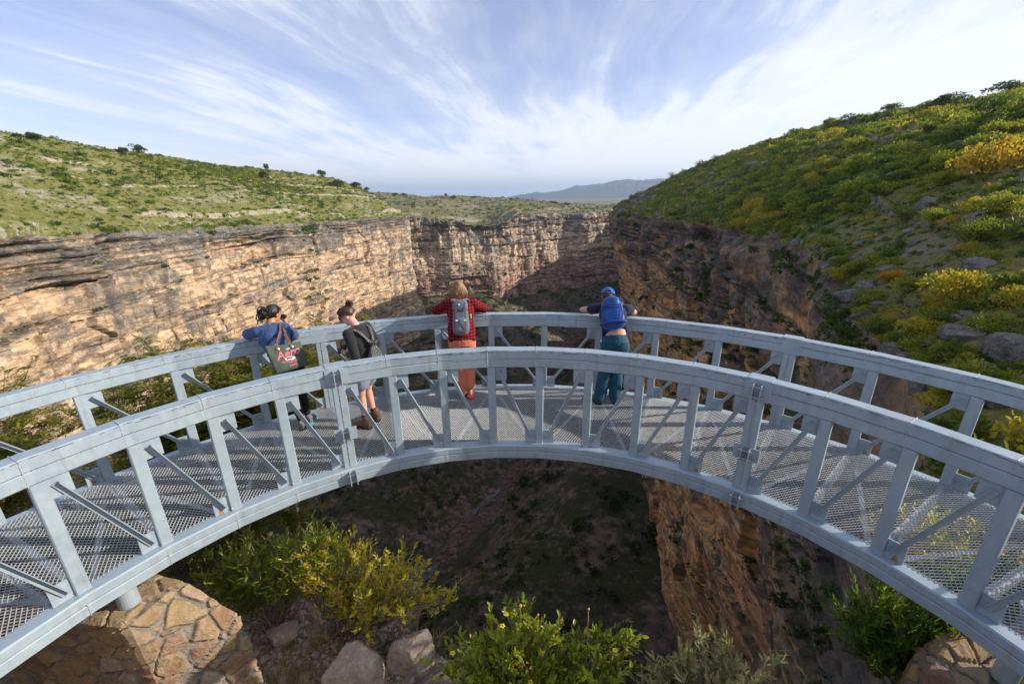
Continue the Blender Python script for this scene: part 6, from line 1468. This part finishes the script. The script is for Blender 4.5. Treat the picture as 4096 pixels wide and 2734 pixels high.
shirt(pC, Jl, M_BLUT, .72, .013, .06, .010, 'tshirt', 1.0)
trousers(pC, Jl, cloth_mat('black_leggings', (.008, .008, .010), 50, .2), .82, .10, .003, .003, 'leggings', (.088, .075, .056, .056, .042))
M_GSH = cloth_mat('grey_running_shoe', (.14, .14, .15), 60); 
s1 = shoe('shoe', F(.09, -.06, 0)-bC, F(.225, .155, 0)-bC, (0, 0, 1), M_GSH, plain('pale_blue_sole', (.10, .35, .42), .6), pC, w=.042)
s2 = shoe('shoe', F(.0, -.15, 0)-bC, F(.075, .085, 0)-bC, (0, 0, 1), M_GSH, M_RUB, pC, w=.042)
rt_, fw_, up_ = frC; c = Jl['head']
def hairC(m):
    rg = np.random.default_rng(8)
    for i in range(64):      # tight braids drawn back over the skull
        a = rg.uniform(-1.25, 1.25); P = []
        for t in np.linspace(0, 1, 8):
            th = 1.0-t*2.55; P.append(c+up_*.02+(fw_*math.sin(th)*1.0+(up_*math.cos(a)+rt_*math.sin(a)*.85)*max(math.cos(th), 0.02)*1.0)*.103+(-fw_*.0))
        P = np.array(P)+rg.normal(0, .0015, (8, 3)); m.tube(P, .0062, 5, cap=False)
    b = c-fw_*.135+up_*.018
    for i in range(46):      # looped braids of the bun
        R_ = .030+.040*rg.random(); ax = unit(rg.normal(size=3)); u1 = unit(np.cross(ax, [0.3, 1, .2])); u2 = np.cross(ax, u1); o_ = rg.normal(0, .018, 3); a0 = rg.random()*6.28
        P = [b+o_+(u1*math.cos(a0+q)+u2*math.sin(a0+q))*R_ for q in np.linspace(0, 4.2, 9)]; m.tube(P, .0060, 5)
    for i in range(14):
        m.tube([b-fw_*.03+rg.normal(0, .02, 3), b-fw_*.08-up_*.04+rg.normal(0, .02, 3), b-fw_*.045-up_*(.07+.04*rg.random())+rg.normal(0, .02, 3)], [.006, .006, .004], 5)
hb = MB(); Rm = np.stack([rt_, fw_, up_], 1); hb.ellipsoid(c+up_*.028-fw_*.022, (.086, .098, .094), Rm, 20, 12); hb.ellipsoid(c-fw_*.05, (.07, .06, .07), Rm, 16, 10); hb.ellipsoid(c-fw_*.13+up_*.02, (.055, .05, .05), Rm)
me = remesh('hair', hb, .007, 2, 0, .004, 50); me.materials.append(M_HAIRB); hC = link('hair', me, pC); strands('braids', hairC, M_HAIRB, hC); hC['label'] = 'black braids gathered in a loose bun'
mb = MB(); 
for k in range(26):
    a = k/26*6.28; p = Jl['neck']+np.array([0, 0, .0])+tg*.062*math.cos(a)+rd*.060*math.sin(a); mb.ellipsoid(p, (.016, .016, .013), nu=8, nv=5)
mb.ellipsoid(Jl['neck']-rd*.075-tg*.02, (.028, .018, .020)); mb.build('scarf', cloth_mat('patterned_scarf', (.20, .22, .17), 70, .5), pC)
# strap across her back
mb = MB(); P = [Jl['neck']*.6+Jl['shR']*.4+up_*.02, Jl['chest']-rd*.115+tg*.03+np.array([0, 0, .05]), Jl['chest']-rd*.125-tg*.07-np.array([0, 0, .03]), Jl['mid']-tg*.15-rd*.06]
for a, b in zip(P[:-1], P[1:]): mb.bar(a, b, .045, .006, up=tuple(-rd))
mb.build('camera_strap', cloth_mat('black_webbing', (.02, .02, .022), 80), pC)
mb = MB(); cc_ = Jl['wrR']+bC+np.array([0, 0, .065])-tg*.01; sbox(mb, np.zeros(3), unit(np.cross(lookC, [0, 0, 1]))*.045, lookC*.016, np.array([0, 0, .028]), .3); e2 = mb.build('compact_camera', M_BLK, None, sm=True, label='small black compact camera held up to the eye of the woman in blue', category='camera'); e2.location = cc_
mb = MB(); mb.tube([lookC*.016, lookC*.045], .020, 14); mb.build('lens', M_BLK, e2)
# tote bag on her right shoulder, hanging at her back
def photo_plane(px, py, depth):      # world point at a distance along the viewing ray of the bag
    return at(px, py, depth)
q_ = 2349/4096.
TL, TR, BL, BR = [np.array(v) for v in (F(-.225, -.235, 1.245), F(.165, -.135, 1.20), F(-.165, -.36, .925), F(.195, -.255, .915))]
xb = unit((TR-TL)+(BR-BL)); zb = (TL+TR-BL-BR)/2; nb = unit(np.cross(xb, zb)); nb = nb if nb@(CAM-TL) > 0 else -nb
cb = (TL+TR+BL+BR)/4; e3 = empty('tote_bag', tuple(cb), label='olive green canvas tote bag with pink lettering hanging from the woman in blue', category='tote bag')
def tote_mat():
    m, t = mat_new('olive_canvas'); cc = t.n('ShaderNodeTexCoord').outputs['Object']; n1 = t.noise(cc, 6, 4); n2 = t.noise(cc, 300, 2)
    finish(t, t.mix(t.ramp(n1, [(.3, 0.), (.7, 1.)]), (.060, .078, .062), (.085, .105, .082)), .9, 0, t.math('ADD', n1, t.math('MULTIPLY', n2, .1)), .4, .02, .2); return m
M_TOTE = tote_mat(); n1_, n2_ = 26, 22; V = []
def bagpt(u, v, s):     # u across 0..1, v down 0..1
    p = (TL*(1-u)+TR*u)*(1-v)+(BL*(1-u)+BR*u)*v-cb; th = .010+.042*math.sin(math.pi*min(1, .12+u*.76))*(.25+.75*v)*(1 if v < .93 else .6)
    sag = -.018*math.sin(math.pi*u)*(1-v)**2
    return p+nb*s*th+np.array([0, 0, sag])+nb*.006*math.sin(u*17+v*5)*math.sin(v*9)
for s in (1, -1):
    for i in range(n1_+1):
        for j in range(n2_+1): V.append(bagpt(i/n1_, j/n2_, s))
V = np.array(V); o1 = (n1_+1)*(n2_+1); Fb = []
for i in range(n1_):
    for j in range(n2_):
        a = i*(n2_+1)+j; b = a+n2_+1; Fb.append([a, a+1, b+1, b]); Fb.append([o1+a, o1+b, o1+b+1, o1+a+1])
for j in range(n2_): Fb.append([j, o1+j, o1+j+1, j+1]); k = n1_*(n2_+1)+j; Fb.append([k, k+1, o1+k+1, o1+k])
for i in range(n1_): k = i*(n2_+1)+n2_; Fb.append([k, o1+k, o1+k+n2_+1, k+n2_+1])
mb = MB(); mb.add(V, Fb); mb.build('bag_body', M_TOTE, e3, sm=True)
sh_pt = np.array(J['shR'])*.75+np.array(J['neck'])*.25+np.array([0, 0, .055])-cb
for s in (1, -1):
    mb = MB(); a0, a1 = bagpt(.30, .14, s)+nb*s*.006, bagpt(.70, .13, s)+nb*s*.006; mdp = sh_pt+nb*s*.02
    P = [a0, bagpt(.30, 0, s)*.9+mdp*.1, bagpt(.36, 0, s)*.35+mdp*.65-rd*.02, mdp-tg*.015, mdp+tg*.015+rd*.03, bagpt(.64, 0, s)*.4+mdp*.6+rd*.01, bagpt(.70, 0, s)*.95+mdp*.05, a1]
    for a, b in zip(P[:-1], P[1:]): mb.bar(a, b, .020, .006, up=tuple(nb))
    st = mb.build('leather_handle', M_LEATH, e3)
    if s == 1:
        for a in (a0, a1):
            mb = MB(); mb.ellipsoid(a, (.024, .024, .006), np.stack([xb, unit(zb), nb], 1)); mb.build('leather_patch', M_LEATH, st, sm=True)
            mb = MB(); P = [a+nb*.008+xb*.011*math.cos(q)+unit(zb)*.011*math.sin(q) for q in np.linspace(0, 6.28, 13)]; mb.tube(P, .0035, 6, cap=False); mb.build('eyelet', M_STEEL, st)
def bag_text(txt, u0, v0, size, mat, shear=0.0, rot=0.0, bold=0.0, name='lettering', sxx=1.0, extra=0.003, arc=None):
    cu = bpy.data.curves.new('t', 'FONT'); cu.body = txt; cu.size = size*.80; cu.align_x = 'CENTER'; cu.align_y = 'CENTER'; cu.shear = shear; cu.offset = bold*.8; cu.extrude = .0006
    o = bpy.data.objects.new('t', cu); COL.objects.link(o); bpy.context.view_layer.update(); dg = bpy.context.evaluated_depsgraph_get(); me = bpy.data.meshes.new_from_object(o.evaluated_get(dg)); bpy.data.objects.remove(o); bpy.data.curves.remove(cu)
    n = len(me.vertices); co = np.empty(n*3, np.float32); me.vertices.foreach_get('co', co); co = co.reshape(-1, 3).astype(float)
    if len(co) and len(me.polygons):
        x, y, z = co[:, 0]*sxx, co[:, 1], co[:, 2]
        if arc: arc_ = arc*.8; th = x/arc_; x, y = arc_*np.sin(th)-y*np.sin(th), arc_*(1-np.cos(th))+y*np.cos(th)
        cr, sr = math.cos(rot), math.sin(rot); x, y = x*cr-y*sr, x*sr+y*cr
        W_, H_ = .40, .34; out = []
        for X_, Y_, Z_ in zip(x, y, z): out.append(bagpt(u0+X_/W_, v0-Y_/H_, 1)+nb*(extra+Z_))
        me.vertices.foreach_set('co', np.array(out, np.float32).ravel()); me.update()
    me.materials.append(mat); return link(name, me, e3)
M_PINK = plain('pink_print', (.62, .16, .19), .85, 0, .12, 60); M_WHT = plain('white_print', (.68, .70, .70), .85, 0, .1, 60); M_INK = plain('dark_print', (.05, .065, .055), .85)
bag_text('NY', .58, .205, .046, M_WHT, 0, .30, .001)
bag_text('Aero', .50, .385, .175, M_PINK, .42, .16, .0028, sxx=.98)
mb = MB(); P = []
for k in range(40):
    a = k/40*2*math.pi; x = .078*np.sign(math.cos(a))*abs(math.cos(a))**.55; y = .026*np.sign(math.sin(a))*abs(math.sin(a))**.8; P.append((x, y))
V = [bagpt(.52, .585, 1)+nb*.0025]+[bagpt(.52+x*.8/.40, .585-y*.8/.34, 1)+nb*.0025 for x, y in P]; mb.add(V, [[0, 1+k, 1+(k+1) % 40] for k in range(40)]); mb.build('white_oval', M_WHT, e3)
bag_text('1987', .52, .585, .052, M_INK, 0, 0, .0008, extra=.0045, sxx=1.05)
bag_text('ATHLETICS', .51, .715, .054, M_PINK, 0, 0, .0012, arc=.36, sxx=.95)
bag_text('DEPT', .52, .86, .046, M_PINK, 0, 0, .0008)

# ---------- woman with the camera and woven pack
O = np.array([-2.27, 3.90, 0.]); fwD = unit([-.95, .26, 0]); rtD = np.array([fwD[1], -fwD[0], 0.])
G = lambda r, f, z: O+rtD*r+fwD*f+np.array([0, 0, z])
J = dict(pelvis=G(0, -.06, .90), mid=G(0, -.075, 1.03), chest=G(0, -.04, 1.22), neck=G(0, .02, 1.39), head=G(0, .11, 1.495), shL=G(-.165, -.01, 1.315), shR=G(.165, -.01, 1.315), elL=G(-.235, -.14, 1.07), elR=G(.215, -.10, 1.08), wrL=G(-.11, .10, 1.03), wrR=G(.09, .16, 1.06),
         hipL=G(-.08, -.05, .85), hipR=G(.08, -.05, .85), knL=G(-.085, -.005, .46), knR=G(.085, .03, .47), anL=G(-.095, -.03, .10), anR=G(.10, -.01, .10), toeL=G(-.11, .13, .03), toeR=G(.12, .14, .03))
lookD = unit(np.array([-.80, -.10, -.48])); upD = unit(np.array([-.48, -.03, .85]))
pD, Jl, bD, frD = person('person in a black long-sleeved top and denim shorts looking down beside the inner handrail', J, lookD, MS_MID, height_dir=upD, jaw=.80, hand_cfg={'L': (fwD*.75+rtD*.55+np.array([0, 0, .1]), (0, 0, 1), .8, -1), 'R': (fwD*.5-rtD*.75, (0, 0, 1), .8, 1)}, arm_r=.9, leg_r=.95)
shirt(pD, Jl, cloth_mat('charcoal_black_top', (.018, .018, .021), 50, .25), 1.0, .008, .05, .006, 'top', .98)
M_DEN = cloth_mat('washed_denim', (.20, .25, .31), 80, .3); trousers(pD, Jl, M_DEN, .27, .10, .012, .006, 'shorts', (.104, .092, .07, .07, .07))
M_BOOT = plain('brown_boot_leather', (.13, .060, .040), .55, 0, .3, 40, .3)
for s, h, t_ in (('L', G(-.095, -.10, 0), G(-.115, .17, 0)), ('R', G(.10, -.08, 0), G(.13, .18, 0))):
    x = shoe('boot', h-bD, t_-bD, (0, 0, 1), M_BOOT, M_RUB, pD, boot=.065, w=.047)
    mb = MB(); a = Jl['an'+s]+np.array([0, 0, .085]); mb.tube([a-np.array([0, 0, .02]), a+np.array([0, 0, .02])], [.047, .045], 16); mb.build('sock', cloth_mat('black_sock', (.012, .012, .014), 80), x, sm=True)
rt_, fw_, up_ = frD; c = Jl['head']
def hairD(m):
    rg = np.random.default_rng(9); k0 = c+up_*.085-fw_*.065
    for i in range(230):     # combed from the forehead and sides up to the knot
        a = rg.uniform(-1.9, 1.9); s0 = c+up_*.03+(fw_*math.cos(a)*.98+rt_*math.sin(a)*.86)*.096+up_*(.045*math.cos(a)-.01)+up_*.012*rg.normal(); m_ = (s0+k0)/2+up_*.035+(fw_*math.cos(a)+rt_*math.sin(a))*.018
        m.tube([s0, m_, k0+rg.normal(0, .006, 3)], [.0032, .0042, .004], 4, cap=False)
    for i in range(60):
        p = k0-fw_*.012+up_*.02+rg.normal(0, .010, 3); m.tube([k0+rg.normal(0, .005, 3), p+up_*.015, p-fw_*.03+up_*.02+rg.normal(0, .014, 3), p-fw_*.045-up_*.012+rg.normal(0, .014, 3)], [.004, .0045, .004, .0015], 4, cap=False)
    for i in range(30):
        s0 = c+up_*.05+fw_*.088+rt_*rg.uniform(-.05, .05); m.tube([s0, s0+fw_*.015-up_*.03, s0+fw_*.008-up_*(.05+.03*rg.random())+rt_*.01*rg.normal()], [.003, .003, .001], 4, cap=False)
hb = MB(); Rm = np.stack([rt_, fw_, up_], 1); hb.ellipsoid(c+up_*.040-fw_*.022, (.084, .090, .084), Rm, 20, 12); hb.ellipsoid(c+up_*.022-fw_*.045, (.078, .060, .070), Rm, 18, 10)
me = remesh('hair', hb, .007, 2, 0, .002, 60); me.materials.append(M_HAIRBR); hD = link('hair', me, pD); strands('hair_strands', hairD, M_HAIRBR, hD); hD['label'] = 'dark brown hair in a small knot, shaved below'
# her camera
cc_ = (np.array(J['wrL'])+np.array(J['wrR']))/2+fwD*.075+np.array([0, 0, .015]); e4 = empty('camera_with_lens', tuple(cc_), label='black camera with a large lens held at waist height by the woman in black', category='camera')
mb = MB(); sbox(mb, np.zeros(3), rtD*.062, fwD*.030, np.array([0, 0, .042]), .3); sbox(mb, np.array([0, 0, .048]), rtD*.025, fwD*.026, np.array([0, 0, .014]), .4); mb.build('camera_body', M_BLK, e4, sm=True)
mb = MB(); ld = unit(fwD*.75-rtD*.5+np.array([0, 0, -.35])); mb.tube([ld*.02, ld*.06, ld*.062, ld*.10], [.036, .036, .039, .039], 20); mb.build('lens', M_BLK, e4)
mb = MB(); P = [rtD*-.06+np.array([0, 0, .03]), rtD*-.08+np.array([0, 0, .09])-fwD*.0, rtD*-.05+np.array([0, 0, .16])-fwD*.06, rtD*-.03+np.array([0, 0, .24])-fwD*.1]
for a, b in zip(P[:-1], P[1:]): mb.bar(a, b, .018, .003, up=tuple(fwD))
mb.build('neck_strap', M_BLK, e4)
# woven drawstring pack
def woven_mat():
    m, t = mat_new('woven_pattern'); cc = t.n('ShaderNodeTexCoord').outputs['Object']; ck = t.n('ShaderNodeTexChecker', {'Vector': t.map(cc, rot=(0, 0, .5)), 'Scale': 95.0}).outputs['Fac']; wv = t.n('ShaderNodeTexWave', {'Vector': cc, 'Scale': 22.0, 'Distortion': 6.0}).outputs['Fac']
    finish(t, t.mix(t.math('MULTIPLY', ck, t.ramp(wv, [(.3, .2), (.7, 1.)])), (.035, .045, .055), (.30, .29, .24)), .9, 0, ck, .4, .004, .2); return m
M_WOV = woven_mat(); up = np.array([0, 0, 1.]); bkD = -fwD; cpk = np.array(J['chest'])+bkD*.185-up*.17; e5 = empty('drawstring_pack', tuple(cpk), label='small black and white woven drawstring pack on the back of the woman in black', category='backpack')
mb = MB(); sbox(mb, -up*.04, rtD*.13, bkD*.075, up*.15, .75, .55, 30, 12, .012); me = remesh('bag_body', mb, .008, 2, 0, .008, 26); me.materials.append(M_WOV); link('bag_body', me, e5)
mb = MB(); 
for k in range(10):
    a = k*.63; mb.tube([rtD*.03*math.cos(a)+bkD*.03*math.sin(a)+up*.10, rtD*.045*math.cos(a)+bkD*.045*math.sin(a)+up*.15], [.008, .014], 6)
mb.build('gathered_neck', M_WOV, e5)
for s in (-1, 1):
    mb = MB(); P = [up*.10+rtD*s*.01, up*.20+rtD*s*.06-bkD*.045, up*.285+rtD*s*.10-bkD*.10, up*.31+rtD*s*.115-bkD*.17, up*.25+rtD*s*.13-bkD*.255, up*.12+rtD*s*.15-bkD*.27]
    for a, b in zip(P[:-1], P[1:]): mb.bar(a, b, .034, .006, up=tuple(unit(bkD+up*.6)))
    mb.build('woven_strap', M_WOV, e5)
mb = MB(); rg = np.random.default_rng(2)
for k in range(14):
    p = -up*.15+bkD*.05+rtD*.09*rg.uniform(-1, 1); mb.tube([p, p-up*(.03+.03*rg.random())+bkD*.02*rg.normal()], [.005, .003], 5)
mb.build('tassels', plain('cream_wool', (.62, .55, .42), .9), e5)
mb = MB(); P = [Jl['neck']+rtD*-.07-fwD*.03+bD, np.array(J['chest'])+bkD*.115-rtD*.02, np.array(J['mid'])+bkD*.105+rtD*.05]
P = [p-cc_ for p in P]
for a, b in zip(P[:-1], P[1:]): mb.bar(a, b, .022, .003, up=tuple(bkD))
mb.build('red_edged_strap', plain('dark_red_webbing', (.16, .02, .025), .8), e4)
